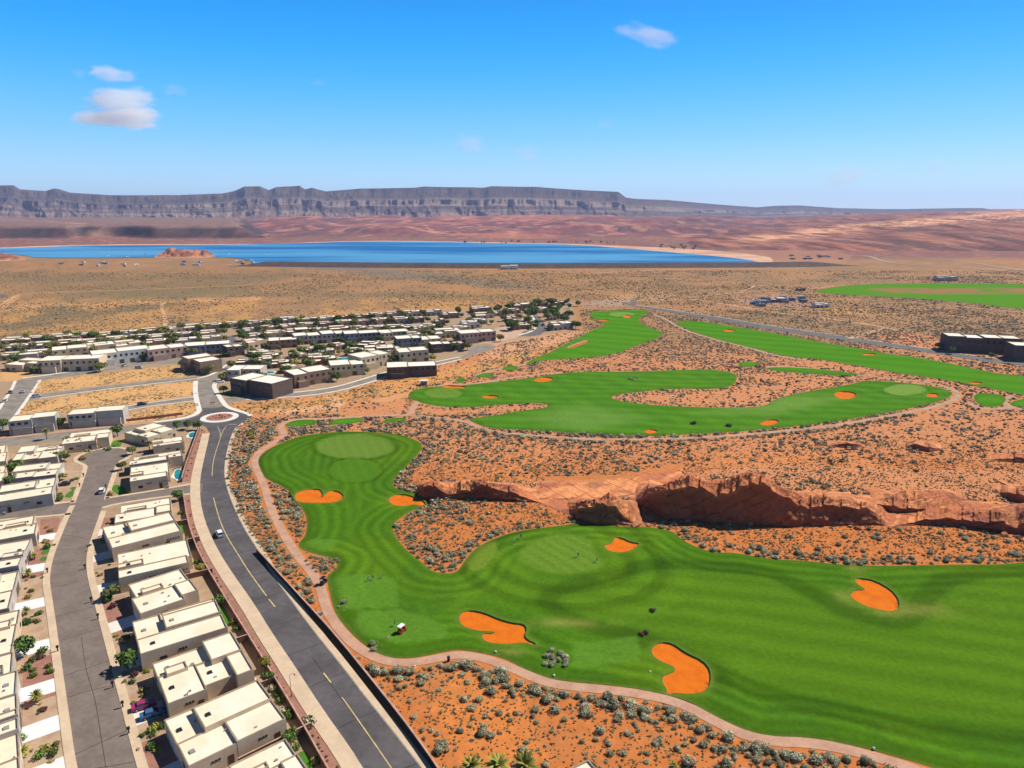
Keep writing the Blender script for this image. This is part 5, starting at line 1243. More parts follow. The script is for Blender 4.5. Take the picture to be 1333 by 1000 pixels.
HOUSES = []
EH = [((149, 679), (223.5, 666), (148, 659), 3), ((145, 712), (235.5, 689), (143, 683), 1), ((154.5, 751), (251, 729), (156, 721), 2), ((181, 796), (259, 770), (174, 759), 3),
      ((182, 849), (295, 814), (178, 807), 1), ((217, 911), (328, 869), (196.5, 864), 0), ((243, 991), (369, 931), (227, 931), 4), ((318, 1048), (402, 1004), (286, 1003), 3)]
for k, (a, b, c_, ly) in enumerate(EH):
    near_house('cream roofed tan house between street and main road, %s below the cross street' % ORD[k], frame(a, b, c_), ly, 'tan', group='houses along the near street')
WH = [((46, 692), (51, 669), 15, 3), ((25, 734), (40, 702), 15, 2), ((12, 786), (23, 742), 13, 4), ((16, 843), (25, 793), 13, 0), ((21, 898), (24, 847), 13, 3), ((24, 946), (22, 903), 12, 2), ((27, 1008), (23, 951), 12, 1)]
for k, (a, c_, d_, ly) in enumerate(WH):
    near_house('house with sunlit grey garage front cut by left edge, %s below the cross street' % ORD[k], frame(a, None, c_, depth=d_), ly, 'grey' if k % 3 else 'tan', group='houses along the near street')
CLN = ['uppermost', 'middle', 'lowest']
for k, (a, c_, d_, ly) in enumerate([((75, 592), (83, 577), 15, 0), ((73, 615), (82, 600), 15, 4), ((68, 641), (73, 620), 16, 1)]):
    near_house('%s of three cream houses on the left of the cul-de-sac' % CLN[k], frame(a, None, c_, depth=d_), ly, 'grey', group='houses round the cul-de-sac')
for k, (a, c_) in enumerate([((8, 598), (12, 578)), ((4, 624), (13, 604))]):
    near_house('%s of two cream houses cut by the left edge behind the cul-de-sac' % ('upper', 'lower')[k], frame(a, None, c_, depth=12), 3, 'tan', group='houses round the cul-de-sac')
for k, (a, b, c_, ly) in enumerate([((199, 581), (240, 575), (195, 573), 2), ((168, 604.5), (238, 594), (174, 594), 3), ((169, 626), (221, 618), (166, 609), 2)]):
    near_house('%s of three cream houses between the cul-de-sac and the main road' % CLN[k], frame(a, b, c_), ly, 'tan', group='houses round the cul-de-sac')
near_house('wide low cream house at the head of the cul-de-sac', frame((80, 577), (141, 570), (82, 564)), 3, 'tan', group='houses round the cul-de-sac')
near_house('tan angular house with a courtyard below the roundabout', frame((190, 568), (227, 557), (164, 561)), 4, 'beige', group='houses round the cul-de-sac')
near_house('two storey grey townhouse left of its twin below the empty lots', frame((10, 549), (71, 543), (13, 541.5), z=6.6), 0, 'grey', z2=True, group='townhouses by the empty lots')
near_house('two storey townhouse with a pinkish wall, right of its twin below the lots', frame((87, 540), (159, 535), (93, 532.5), z=6.6), 0, 'grey', z2=True, group='townhouses by the empty lots')
# white roof corner at the bottom edge
fc = Vector(G(763, 991, 4.5)); da = (Vector(G(745, 999.5, 4.5)) - fc).normalized(); db = (Vector(G(797, 1000, 4.5)) - fc)
pq = Vector((-da.y, da.x)); pq = pq if pq.dot(db) > 0 else -pq
fc = fc + Vector((1.6, 0)); near_house('house at the bottom edge with only its white roof corner showing', (fc + da * 14, -da, pq if False else pq, 14, 13), 2, 'grey')

# driveways and front yards
for k, (e, a, ux, uy, L_, w_) in enumerate(HOUSES[:15]):
    cx_, d_ = a + uy * (w_ * .32), (6.2 if k < 8 else 7.2)
    q = [cx_ - uy * 2.6, cx_ + uy * 2.6, cx_ + uy * 2.6 - ux * d_, cx_ - uy * 2.6 - ux * d_]
    sheet('driveway', [tuple(p) for p in q], .020 + .0008 * k, M['driveway'] if k >= 8 else M['pale_concrete'], px=False)
    y0_, y1_ = a - uy * 1.5 - ux * .3, a + uy * (w_ + 1.0) - ux * .3; q = [y0_, y1_, y1_ - ux * (d_ - .5), y0_ - ux * (d_ - .5)]
    sheet('yard', [tuple(p) for p in q], .006 + .0008 * k, M['yard_soil'] if k % 3 else M['red_gravel'], px=False)
for p in ([(281, 788), (290, 786), (302, 812), (297, 817)], [(224, 680), (236, 677), (241, 693), (236, 697), (228, 690)], [(382, 986), (393, 977), (402, 981), (412, 1004), (395, 1010)], [(142, 634), (156, 630), (170, 642), (155, 646)], [(83, 648), (88, 641), (97, 640), (94, 648)],
          [(90, 637), (93, 634), (99, 634), (98, 638)], [(52, 722), (56, 716), (63, 712), (66, 716), (60, 722)], [(50, 730), (56, 724), (62, 726), (58, 731)], [(290, 514), (298, 511), (313, 512), (313, 515), (296, 516)], [(140, 580), (152, 572), (160, 574), (157, 582), (145, 584)]):
    sheet('lawn', smooth_loop(W(p), 1), .032, M['lawn'], px=False)
sheet('yard', [(51, 700), (53, 676), (76, 674), (79, 676), (72, 697)], .024, M['red_gravel']); sheet('yard', [(75, 622), (92, 600), (108, 606), (114, 609), (103, 637), (75, 640)], .02, M['yard_soil'])

# garden walls and the road wall
def wall(pts, h, t, label, m, cap=None, name='boundary_wall', z0=0.0):
    p = dense(smooth_loop(pts, 1, False), 3, False); a, b = offs(p, t / 2), offs(p, -t / 2); n = len(p); mb = MB(); cx_, cy_ = p[n // 2]
    for i in range(n - 1):
        A, B, C_, D = [(q[0] - cx_, q[1] - cy_) for q in (a[i], a[i + 1], b[i + 1], b[i])]
        mb.poly([(*D, 0), (*C_, 0), (*C_, h), (*D, h)]); mb.poly([(*B, 0), (*A, 0), (*A, h), (*B, h)]); mb.poly([(*A, h), (*D, h), (*C_, h), (*B, h)][::1])
    for A, D in ((a[0], b[0]), (a[-1], b[-1])): mb.poly([(A[0] - cx_, A[1] - cy_, 0), (D[0] - cx_, D[1] - cy_, 0), (D[0] - cx_, D[1] - cy_, h), (A[0] - cx_, A[1] - cy_, h)])
    e = empty(name, (cx_, cy_, z0)); tag(e, label, 'wall'); mb.build('wall_face', m, e)
    if cap:
        mb = MB(); a, b = offs(p, t / 2 + .05), offs(p, -t / 2 - .05)
        for i in range(n - 1):
            A, B, C_, D = [(q[0] - cx_, q[1] - cy_) for q in (a[i], a[i + 1], b[i + 1], b[i])]
            mb.poly([(*D, h + .08), (*C_, h + .08), (*B, h + .08), (*A, h + .08)]); mb.poly([(*D, h - .01), (*C_, h - .01), (*C_, h + .08), (*D, h + .08)]); mb.poly([(*B, h - .01), (*A, h - .01), (*A, h + .08), (*B, h + .08)])
        mb.build('coping', cap, e)
    return e
wall(W([(334, 714), (345, 726), (367, 750), (404, 790), (436, 825), (497, 900), (541, 957), (571, 1000), (628, 1085)], 1.3), 1.3, .3, 'long dark wall between the main road and the golf course', M['dark_wall'], M['wall_cap'])
wall(W([(239, 646), (244.5, 682), (255, 715), (270, 745), (300, 795), (340, 860), (375, 917), (400, 960), (422, 1000), (462, 1070)]), 1.7, .22, 'brown garden wall behind the houses along the lower red gravel strip', M['block_wall'], M['wall_cap'])
wall(W([(260, 559), (249, 590), (241.5, 612), (237, 628)]), 1.7, .22, 'brown garden wall along the short upper red gravel strip', M['block_wall'], M['wall_cap'])
wall(W([(-40, 573), (0, 568), (90, 557), (200, 545), (238, 540)]), 1.3, .3, 'long reddish wall below the townhouses and the empty lots', M['red_gravel'], None)
for k, (a, b) in enumerate((((233, 668), (244, 682)), ((252, 716), (259, 712)), ((262, 765), (279, 760)), ((300, 815), (312, 812)), ((333, 866), (345, 866)))):
    pass
for k, (e, a, ux, uy, L_, w_) in enumerate(HOUSES[:7]):
    p0 = a - uy * 1.1 + ux * (L_ * .45); p1 = a - uy * 1.1 + ux * (L_ + 4.5)
    wall([tuple(p0), tuple((p0 + p1) / 2), tuple(p1)], 1.6, .2, 'brown side yard wall below the %s house from the cross street' % ORD[k], M['block_wall'], M['wall_cap'], 'side_wall')

# pools
def pool(pts, label, fl=1.3):
    lp = smooth_loop(W(pts), 2); cx_ = sum(p[0] for p in lp) / len(lp); cy_ = sum(p[1] for p in lp) / len(lp); e = empty('swimming_pool', (cx_, cy_, 0)); tag(e, label, 'swimming pool')
    o = [(cx_ + (p[0] - cx_) * 1.0 + (1 if p[0] > cx_ else -1) * fl * .6, cy_ + (p[1] - cy_) + (1 if p[1] > cy_ else -1) * fl) for p in lp]
    mb = MB(); n = len(lp)
    for i in range(n):
        j = (i + 1) % n; mb.poly([(lp[i][0] - cx_, lp[i][1] - cy_, .16), (o[i][0] - cx_, o[i][1] - cy_, .14), (o[j][0] - cx_, o[j][1] - cy_, .14), (lp[j][0] - cx_, lp[j][1] - cy_, .16)])
        mb.poly([(o[i][0] - cx_, o[i][1] - cy_, 0), (o[j][0] - cx_, o[j][1] - cy_, 0), (o[j][0] - cx_, o[j][1] - cy_, .14), (o[i][0] - cx_, o[i][1] - cy_, .14)])
    mb.build('pool_deck', M['pale_concrete'], e); mb = MB(); mb.poly([(p[0] - cx_, p[1] - cy_, .12) for p in lp]); mb.build('water', M['pool_water'], e)
pool([(227, 612), (237, 611), (237, 624), (227, 625)], 'turquoise rectangular pool beside the main road')
pool([(297, 902), (308, 892), (328, 886), (330, 888), (312, 896), (302, 903)], 'narrow curved pool between the sixth and seventh houses', .8)
pool([(436, 469), (445, 465), (455, 466), (452, 470), (440, 471)], 'bright turquoise community pool in the middle of town')
pool([(245, 565), (254, 562), (253, 569), (247, 571)], 'small turquoise pool at the upper end of the garden wall')
pool([(421, 482), (436, 478), (441, 480), (428, 484)], 'pale teal pool beside the two brown town houses')
pool([(332, 485), (355, 483), (360, 486), (336, 488)], 'dull green pool behind the dark long town building')

# ------------------------------------------------------------------ the town farther off
def town_house(u0, u1, vb, hp, wall_, dirv, label, group, two=None, nb=None):
    """flat roofed house from its front edge in the photograph"""
    a = Vector(G(u0, vb)); b = Vector(G(u1, vb)); d_ = a.y * cP + H * sP; hgt = max(3.3, hp * d_ / F / .97); two = hgt > 5.2 if two is None else two
    Wd = (b - a).length * 1.12; ux = Vector(dirv).normalized(); Dp = min(16, max(10, Wd * .75)); r = rnd
    e = empty('house', (a.x, a.y, 0), math.atan2(ux.y, ux.x)); tag(e, label, 'house', group)
    wm, rm = MB(), MB(); hh = hgt; s = r.uniform(.35, .65)
    if Wd > 40: parts = [(i / 4, (i + 1) / 4, r.uniform(0, .12), 1, hh * r.uniform(.92, 1.03)) for i in range(4)]
    elif two: parts = [(0, s, 0, 1, hh), (s, 1, r.uniform(.06, .2), 1, hh * r.uniform(.9, 1.04)), (s * .2, s * .8, -.12, .02, hh * .5)]
    else: parts = [(0, s, 0, .8, hh * r.uniform(.85, 1)), (s, 1, .15, 1, hh * r.uniform(.95, 1.15)), (.1, .8, .55, 1.05, hh * r.uniform(1, 1.2))]
    for k, (x0, x1, y0, y1, h) in enumerate(parts):
        q = .015 * (k + 1); block(wm, rm, x0 * Wd - q, y0 * Dp - q, x1 * Wd + q, y1 * Dp + q, h + q * .5, .3, .35)
    wm.build('wall', [WALLS[wall_], M['parapet_cap']], e); rm.build('roof', M['roof_far'], e)
    for k, (x0, x1, y0, y1, h) in enumerate(parts[:4 if Wd > 40 else 2]):
        n_ = max(1, int((x1 - x0) * Wd / (3.1 if two else 4))); y = y0 * Dp - .015 * (k + 1)
        for i in range(n_):
            x = x0 * Wd + (x1 - x0) * Wd * (i + .5) / n_
            if two:
                pane('window', (x - .7, y, hh * .60), (1.4, 0, 0), (0, 0, hh * .19), M['glass_dark'], e, (0, -1, 0))
                if i % 2 == 0: pane('garage_door', (x - 1.4, y, .03), (2.8, 0, 0), (0, 0, hh * .34), M['garage_dark'], e, (0, -1, 0))
            elif i < 2: pane('window' if i else 'garage_door', (x - 1.2, y, .9 if i else .03), (2.2, 0, 0), (0, 0, 1.2 if i else 2.2), M['glass_dark'] if i else M['garage_dark'], e, (0, -1, 0))
    TOWN.append((e, a, ux, Wd, Dp, label)); return e


TOWN = []
NAMES = {'tan': 'tan', 'brown': 'brown', 'grey': 'grey', 'dark': 'dark', 'white': 'white', 'red': 'rust red', 'beige': 'beige', 'slate': 'slate grey', 'pink': 'pinkish'}
def row(desc, group, items, colours, two=None, hp=6.5):
    pts = [G((i[0] + i[1]) / 2, i[2]) for i in items]
    for k, it in enumerate(items):
        a = pts[max(0, k - 1)]; b = pts[min(len(pts) - 1, k + 1)]; dv = (b[0] - a[0], b[1] - a[1]) if len(pts) > 1 else (1, 0)
        if dv[0] < 0 or abs(dv[1]) > abs(dv[0]) * 1.2: dv = (1, .35)
        col = it[4] if len(it) > 4 else colours[(k * 7 + len(items)) % len(colours)]; h_ = it[3] if len(it) > 3 else hp
        town_house(it[0], it[1], it[2], h_, col, dv, '%s flat-roofed house, %s' % (NAMES[col], desc % (ORD[k] if k < 24 else 'last')), group)
mixed = ['tan', 'brown', 'grey', 'tan', 'pink', 'beige', 'brown', 'tan']
R1 = [(0, 25, 449), (27, 55, 447.7), (62, 88, 445), (93, 118, 443.5), (124, 148, 442), (154, 176, 440), (183, 207, 437.3), (211, 235, 435), (240, 263, 432), (265, 288, 431), (293, 313, 427.7), (319, 339, 427), (343, 361, 425), (364, 388, 422.5), (391, 410, 421.7), (415, 436, 420.7), (437, 456, 419, 6, 'red'), (462, 481, 417.7), (483, 501, 416), (504, 523, 414.3), (525, 547, 413), (555, 574, 411.8), (616, 640, 408)]
row('%s from left in the row along the desert edge', 'houses along the desert edge', R1, mixed, hp=6)
R2 = [(5, 30, 458.5), (31, 61, 457), (70, 98, 454, 7, 'red'), (102, 129, 452), (136, 163, 449), (166, 192, 446.5), (194, 219, 445), (225, 248, 442.5), (259, 282, 440), (316, 338, 436.5), (340, 360, 433.7), (365, 385, 431), (388, 409, 429.7), (416, 434, 428), (438, 459, 426), (465, 481, 424.5), (484, 504, 423), (511, 531, 422), (533, 551, 421)]
row('%s from left in the second row from the desert', 'houses of the second row', R2, mixed, hp=6.3)
R3 = [(25, 58, 471, 9), (69, 105, 467.5, 11), (108, 144, 463, 9), (151, 181, 458.7, 9), (190, 216, 454, 8), (229, 252, 451.5, 8), (262, 285, 449, 8), (322, 340, 444, 7), (346, 371, 442, 8), (373, 400, 440, 8, 'red'), (401, 425, 438, 7.5), (427, 453, 436.5, 8, 'red'), (455, 475, 435, 7), (478, 498, 434, 7), (500, 523, 433.5, 7.5), (525, 548, 433.2, 7.5, 'dark')]
row('%s from left in the third row from the desert', 'houses of the third row', R3, ['tan', 'grey', 'tan', 'beige', 'brown'])
row('%s of the long two storey blocks across the middle of town', 'two storey blocks in mid town', [(7, 45, 483, 10, 'tan'), (51, 115, 486, 16, 'tan'), (122, 183, 478, 16, 'white'), (194, 238, 471, 15, 'pink'), (240, 290, 464, 13, 'slate'), (297, 317, 465, 13, 'dark'), (324, 348, 454.5, 8, 'tan'), (350, 382, 455, 11, 'brown'), (384, 447, 450, 12, 'grey'), (449, 490, 447, 12, 'slate'), (496, 531, 444, 10, 'beige')], mixed)
row('%s from left in the group nearest the curving town street', 'houses by the curving town street', [(238, 280, 481, 17, 'brown'), (301, 366, 511, 19, 'dark'), (384, 432, 505.5, 17, 'brown'), (431, 471, 492, 16, 'beige'), (471, 516, 483, 17, 'beige'), (520, 556, 475, 16, 'beige'), (562, 587, 459.5, 11, 'dark'), (600, 644, 447.5, 13, 'pink')], mixed)
row('%s in the huddle around the town pools', 'houses around the town pools', [(307, 330, 478.5, 7, 'dark'), (295, 333, 495, 13, 'grey'), (406, 435, 478, 8, 'red'), (456, 471, 464, 7, 'brown'), (462, 487, 457.5, 9, 'dark'), (472, 510, 465, 9, 'brown'), (517, 547, 454.5, 13, 'slate'), (337, 360, 471, 7, 'brown'), (385, 402, 469, 6, 'tan'), (396, 412, 461, 6, 'tan'), (437, 452, 456, 6, 'pink')], mixed)
row('%s of the small infill houses in mid town', 'small infill houses in mid town', [(262, 285, 457, 6), (322, 346, 463, 6), (352, 374, 480, 6), (376, 392, 486, 6), (400, 420, 471, 6), (418, 434, 463, 6), (505, 528, 464, 8), (530, 548, 444, 8), (440, 456, 484.5, 6), (334, 352, 475, 5), (482, 500, 454, 6), (0, 20, 470, 7)], ['tan', 'beige', 'brown', 'grey'])
row('%s along the straight upper town street', 'houses along the straight town street', [(541, 573, 452, 9, 'tan'), (567, 600, 441.5, 8, 'beige'), (590, 610, 434, 7, 'beige'), (602, 625, 428, 7, 'white'), (615, 634, 423.5, 6, 'white'), (620, 643, 415.5, 5, 'tan'), (540, 549, 436, 8, 'beige'), (551, 568, 431.5, 7, 'tan'), (567, 579, 424.5, 7, 'brown'), (577, 597, 415.5, 6, 'brown'), (591, 604, 456.5, 8, 'brown')], mixed)
row('%s in the separate wooded cluster right of town', 'houses in the wooded cluster', [(663, 678, 409, 5), (669, 691, 402.7, 5), (692, 702, 399.5, 4), (703, 714, 398.5, 4), (720, 736, 398, 4), (660, 675, 419, 5), (670, 684, 423.5, 5), (699, 722, 408.5, 5), (716, 726, 417.5, 5), (727, 740, 416, 5), (669, 692, 430, 6, 'brown'), (720, 747, 430.5, 7, 'grey'), (640, 658, 412, 4)], ['tan', 'pink', 'brown'])
town_house(504, 562, 493.5, 15, 'dark', (1, .18), 'large dark building with a broad white roof beside the sand lots', None)
# resort blocks on the right
for (u0, u1, vb, hp, lb) in ((1232, 1308, 458, 20, 'large dark brown lodge with a long white roof beside the far road'), (1319, 1400, 470, 20, 'dark brown lodge cut by the right edge of the picture')):
    o = town_house(u0, u1, vb, hp, 'dark', (1, -.25), lb, None, True)
# small buildings about the plain
for (u0, u1, vb, hp, wl, lb) in ((1221, 1245, 366, 5, 'grey', 'long grey shed beyond the far right fairway'), (652, 672, 351, 4.5, 'white', 'small white and red building below the dam'), (1039, 1048, 379, 3.5, 'brown', 'small brown hut at the tip of the far right fairway'), (1004, 1023, 394, 4.5, 'slate', 'largest shed of the storage yard, blue grey with a pale roof'), (1062, 1079, 401, 4.5, 'white', 'white roofed shed alone right of the storage yard')):
    town_house(u0, u1, vb, hp, wl, (1, 0), lb, None, False)
# white shelter by the golf path
e = empty('shelter', (*G(552, 501), 0)); tag(e, 'small dark shelter with a white roof beside the red path', 'shelter')
m_ = MB(); m_.box(-1.9, -1.4, 0, 1.9, 1.4, 2.5); m_.build('wall', M['stucco_brown'], e); m_ = MB(); m_.box(-2.4, -1.9, 2.5, 2.4, 1.9, 2.75, bottom=True); m_.build('roof', M['stucco_white'], e)
# ------------------------------------------------------------------ trees, palms and garden plants
def trunk_mesh(h, r0, seed, limbs=4):
    r = random.Random(seed); mb = MB(); mb.tube((0, 0, -.1), (r.uniform(-.1, .1), r.uniform(-.1, .1), h * .55), r0, r0 * .7)
    for i in range(limbs):
        a = 6.28 * i / limbs + r.uniform(-.4, .4); mb.tube((0, 0, h * r.uniform(.35, .52)), (math.cos(a) * h * .28, math.sin(a) * h * .28, h * r.uniform(.72, .9)), r0 * .5, r0 * .15, 5)
    return mb.mesh('trunk', M['bark'])


def crown_mesh(leaves, n, seed, size, wide=.42):
    """unit height tree crown made of leaf clumps"""
    me = bush_mesh('crown', leaves, n, seed, size, .95, 9, False); V = np.zeros(len(me.vertices) * 3, np.float32); me.vertices.foreach_get('co', V); V = V.reshape(-1, 3)
    V[:, :2] *= wide; V[:, 2] = .28 + V[:, 2] * .60; me.vertices.foreach_set('co', V.ravel()); me.update(); return me


CROWN = {k: [crown_mesh(l_, 420, 700 + i * 10 + j, .17) for i in range(4)] for j, (k, l_) in enumerate((('green', 'green_leaf'), ('olive', 'olive_leaf'), ('yellow', 'yellow_leaf'), ('plum', 'plum_leaf')))}
TRUNK = [trunk_mesh(1, .035, 800 + i) for i in range(3)]
BUSH = {k: [bush_mesh('bush', l_, 170, 900 + i * 10 + j, .19, .85, 6) for i in range(3)] for j, (k, l_) in enumerate((('green', 'green_leaf'), ('olive', 'olive_leaf'), ('yellow', 'yellow_leaf'), ('plum', 'plum_leaf'), ('grey', 'sage_leaf'), ('dry', 'dry_leaf')))}


def tree(x, y, h, kind, label, group, wide=1.0, name='tree'):
    e = empty(name, (x, y, 0), rnd.uniform(0, 6.28)); tag(e, label, 'tree', group)
    c_ = link('crown', rnd.choice(CROWN[kind]), e); c_.scale = (h * wide, h * wide * rnd.uniform(.85, 1.15), h); t = link('trunk', rnd.choice(TRUNK), e); t.scale = (h, h, h)
    return e


def frond_plant(name, trunk_h, nf, L_, seed, leaf='olive_leaf'):
    """palm or yucca: arching ribbed fronds round a head, on an optional trunk"""
    r = random.Random(seed); V = []; cl = []; fs = []
    for i in range(nf):
        a = 6.28 * i * .381966; up = R(78 - 95 * (i / nf)) + r.uniform(-.12, .12); l_ = L_ * r.uniform(.8, 1.1); ca, sa = math.cos(a), math.sin(a); w0 = l_ * .15; g = r.uniform(.3, 1)
        pts = []; x = z = 0; ang = up
        for k in range(6):
            pts.append((x, z)); x += math.cos(ang) * l_ / 5; z += math.sin(ang) * l_ / 5; ang -= .22
        k0 = len(V)
        for k, (x, z) in enumerate(pts):
            w_ = w0 * (.25, .8, 1, .9, .6, .05)[k]
            for s in (-1, 0, 1): V.append((x * ca - s * w_ * sa, x * sa + s * w_ * ca, trunk_h + z - (abs(s) * w_ * .5))); cl.append((g, g, g))
        for k in range(5):
            for s in range(2): fs.append((k0 + 3 * k + s, k0 + 3 * k + s + 1, k0 + 3 * k + s + 4, k0 + 3 * k + s + 3))
    fm = np_mesh('fronds', np.array(V), np.array(fs), M[leaf], np.array(cl)); tm = None
    if trunk_h > .3:
        mb = MB()
        for k in range(5): mb.tube((0, 0, trunk_h * k / 5 - (.05 if k == 0 else 0)), (0, 0, trunk_h * (k + 1) / 5), .17, .14 + .03 * (k == 4), 8)
        tm = mb.mesh('trunk', M['bark'])
    return fm, tm


FANS = [frond_plant('palm', 2.2, 34, 1.5, 1, 'olive_leaf'), frond_plant('palm', 1.2, 30, 1.3, 2, 'yellow_leaf'), frond_plant('yucca', .0, 34, 1.0, 3, 'yellow_leaf'), frond_plant('palm', 3.4, 40, 1.9, 4, 'olive_leaf')]


def palm(x, y, k, s, label, name='palm'):
    e = empty(name, (x, y, 0), rnd.uniform(0, 6.28)); tag(e, label, 'palm' if name == 'palm' else 'yucca'); fm, tm = FANS[k]; o = link('fronds', fm, e); o.scale = (s, s, s)
    if tm: o = link('trunk', tm, e); o.scale = (s, s, s)


def bush(u, v, r_, kind, label, group=None):
    r_ *= 1.4 if r_ > .6 else 1
    o = link('bush', rnd.choice(BUSH[kind]), None, (*G(u, v), 0)); o.scale = (r_, r_ * rnd.uniform(.85, 1.15), r_ * rnd.uniform(.85, 1.1)); o.rotation_euler = (0, 0, rnd.uniform(0, 6.28)); tag(o, label, 'bush', group)


# town trees: by the sides and fronts of the houses
for k, (e, a, ux, Wd, Dp, lb) in enumerate(TOWN):
    if e.get('group') is None: continue
    where = lb.split(', ', 1)[1] if ', ' in lb else lb; n_ = Vector((-ux.y, ux.x)); nt_ = 2 if len(TOWN) < 150 else 1
    for side, wd in ((-1, 'left'), (1, 'right'))[:nt_] if k % 7 else ((-1, 'left'),):
        p = a + ux * (Wd * (.5 + side * .5) + side * rnd.uniform(1.2, 2.6)) + n_ * rnd.uniform(-3.5, Dp * .5); kd = rnd.choice(('green', 'olive', 'green', 'olive', 'yellow'))
        if inside(*[np.array([q]) for q in px(np.array(p.x), np.array(p.y))], ST_E)[0]: continue
        far_ = 'wooded' in where; words_ = ('%s tree %s of house %s' % (kd if kd != 'yellow' else 'yellowish', wd, where)).split()
        tree(p.x, p.y, rnd.uniform(4.6, 7.6) * (1.25 if far_ else 1), kd, ' '.join(words_[:16]), 'trees between the town houses', rnd.uniform(1.2, 1.7))
# denser planting round the pools and the wooded cluster
for i in range(26):
    u, v = rnd.uniform(345, 470), rnd.uniform(452, 492)
    if 425 < u < 462 and 462 < v < 473: continue
    tree(*G(u, v), rnd.uniform(3, 6), rnd.choice(('green', 'olive', 'green')), 'green tree in the planting around the town pools', 'trees around the town pools', rnd.uniform(.9, 1.4))
for i in range(30):
    u = rnd.uniform(640, 745); v = rnd.uniform(403, 436)
    if inside(np.array([u]), np.array([v]), ST_G)[0] or (u > 700 and v > 425): continue
    tree(*G(u, v), rnd.uniform(5, 9), rnd.choice(('green', 'green', 'olive')), 'dense green tree in the separate wooded cluster', 'trees of the wooded cluster', rnd.uniform(1.0, 1.5))
for (u, v, h, kd, lb) in ((597, 410, 9, 'green', 'tall dark tree at the top end of the straight town street'), (35, 444, 8, 'yellow', 'bright green tree rising above the left desert edge houses'), (59, 447, 7, 'green', 'bright round tree between the first two desert edge houses'), (89, 440, 7, 'olive', 'olive tree behind the third desert edge house'),
                          (752, 399, 7, 'olive', 'grey green tree at the right end of the wooded cluster'), (741, 402, 6, 'green', 'dark tree just before the right end of the wooded cluster'), (1222, 455, 6, 'olive', 'round olive tree left of the brown lodge'), (1238, 461, 6, 'olive', 'grey green tree in front of the left end of the brown lodge'), (1290, 467, 5, 'olive', 'small tree in front of the right end of the brown lodge')):
    tree(*G(u, v), h, kd, lb, None, 1.2)
# near gardens
NT = [(167, 871, 4.2, 'green', 1.3, 'dark green tree shading the drive before the sixth house'), (80, 602, 4.2, 'olive', 1.9, 'broad flat topped tree left of the cul-de-sac'), (90, 582, 4.5, 'green', 1.1, 'dark tree beside the head of the cul-de-sac'), (104, 584, 4.2, 'plum', 1.1, 'reddish brown tree at the head of the cul-de-sac'),
      (154, 568, 5, 'green', 1.1, 'dark tree between the two houses at the head of the cul-de-sac'), (172, 592, 3.6, 'olive', 1.4, 'olive tree at the right edge of the cul-de-sac turning circle'), (159, 612, 3.4, 'olive', 1.2, 'small olive tree on the right side of the cul-de-sac'), (22, 617, 5, 'green', 1.2, 'green tree between the left edge houses and the cul-de-sac houses'),
      (14, 636, 5, 'green', 1.2, 'dark tree beside the lowest left cul-de-sac house'), (16, 655, 4.5, 'olive', 1.4, 'olive tree on the corner above the cross street'), (33, 853, 4.2, 'green', 1.2, 'dark dense tree before the fourth left edge house'), (232, 652, 3.6, 'green', 1.2, 'dark tree at the corner of the cross street and main road'), (146, 778, 3.2, 'olive', 1.7, 'wide bright tree before the fourth house'),
      (230, 559, 4.2, 'green', 1.1, 'leftmost of three dark trees below the roundabout'), (244, 559, 4.2, 'green', 1.2, 'middle of three dark trees below the roundabout'), (257, 560, 4.2, 'green', 1.2, 'rightmost of three dark trees below the roundabout'), (80, 557, 5, 'green', 1.1, 'dark tree in the gap between the two townhouses'), (4, 560, 5, 'green', 1.3, 'dark tree left of the left townhouse'),
      (81, 625, 2.8, 'yellow', 1.4, 'pale tan tree beside the middle cul-de-sac house'), (379, 970, 3.0, 'green', 1.2, 'dark green tree behind the garden wall by the seventh house'), (345, 872, 3.0, 'yellow', 1.1, 'bright green tree against the garden wall by the sixth house'), (350, 889, 2.8, 'green', 1.1, 'green tree against the garden wall beside the narrow pool'), (285, 788, 2.6, 'green', 1.2, 'dark tree by the lawn behind the fifth house'), (261, 745, 2.6, 'yellow', 1.2, 'bright tree behind the fourth house by the garden wall')]
for (u, v, h, kd, wd, lb) in NT: tree(*G(u, v), h * 1.2, kd, lb, 'garden trees near the street', wd)
for (u, v, k, s, lb) in ((48, 914, 1, 1.25, 'fan palm between white drives with its shadow on the soil'), (31, 985, 1, 1.1, 'yellow green palm near the bottom left corner'), (35, 800, 1, 1.0, 'spiky palm before the fourth left edge house'), (37, 750, 1, 1.1, 'spreading palm before the third left edge house'), (41, 704, 0, .9, 'palm beside the second left edge house'), (45, 728, 1, 1.0, 'palm by the lawn before the second left edge house'), (95, 640, 1, .5, 'small palm beside the cul-de-sac lawn'),
                     (61, 572, 3, 1.1, 'tall thin palm by the reddish wall'), (195, 587, 3, 1.0, 'tall palm between the cul-de-sac houses below the roundabout'), (614, 1012, 1, 1.9, 'leftmost of three palms at the bottom edge'), (648, 1014, 1, 2.3, 'middle of three palms at the bottom edge'), (684, 1014, 1, 2.3, 'rightmost and tallest of three palms at the bottom edge'), (876, 1004, 1, .9, 'green palm at the bottom edge right of the white roof')):
    palm(*G(u, v), k, s, lb)
for (u, v, s, lb) in ((115, 588, 1.6, 'spiky yellow green yucca at the head of the cul-de-sac'), (205, 978, 1.0, 'spiky plant before the seventh house'), (152, 828, .9, 'straw coloured yucca before the fifth house')): palm(*G(u, v), 2, s, lb, 'yucca')
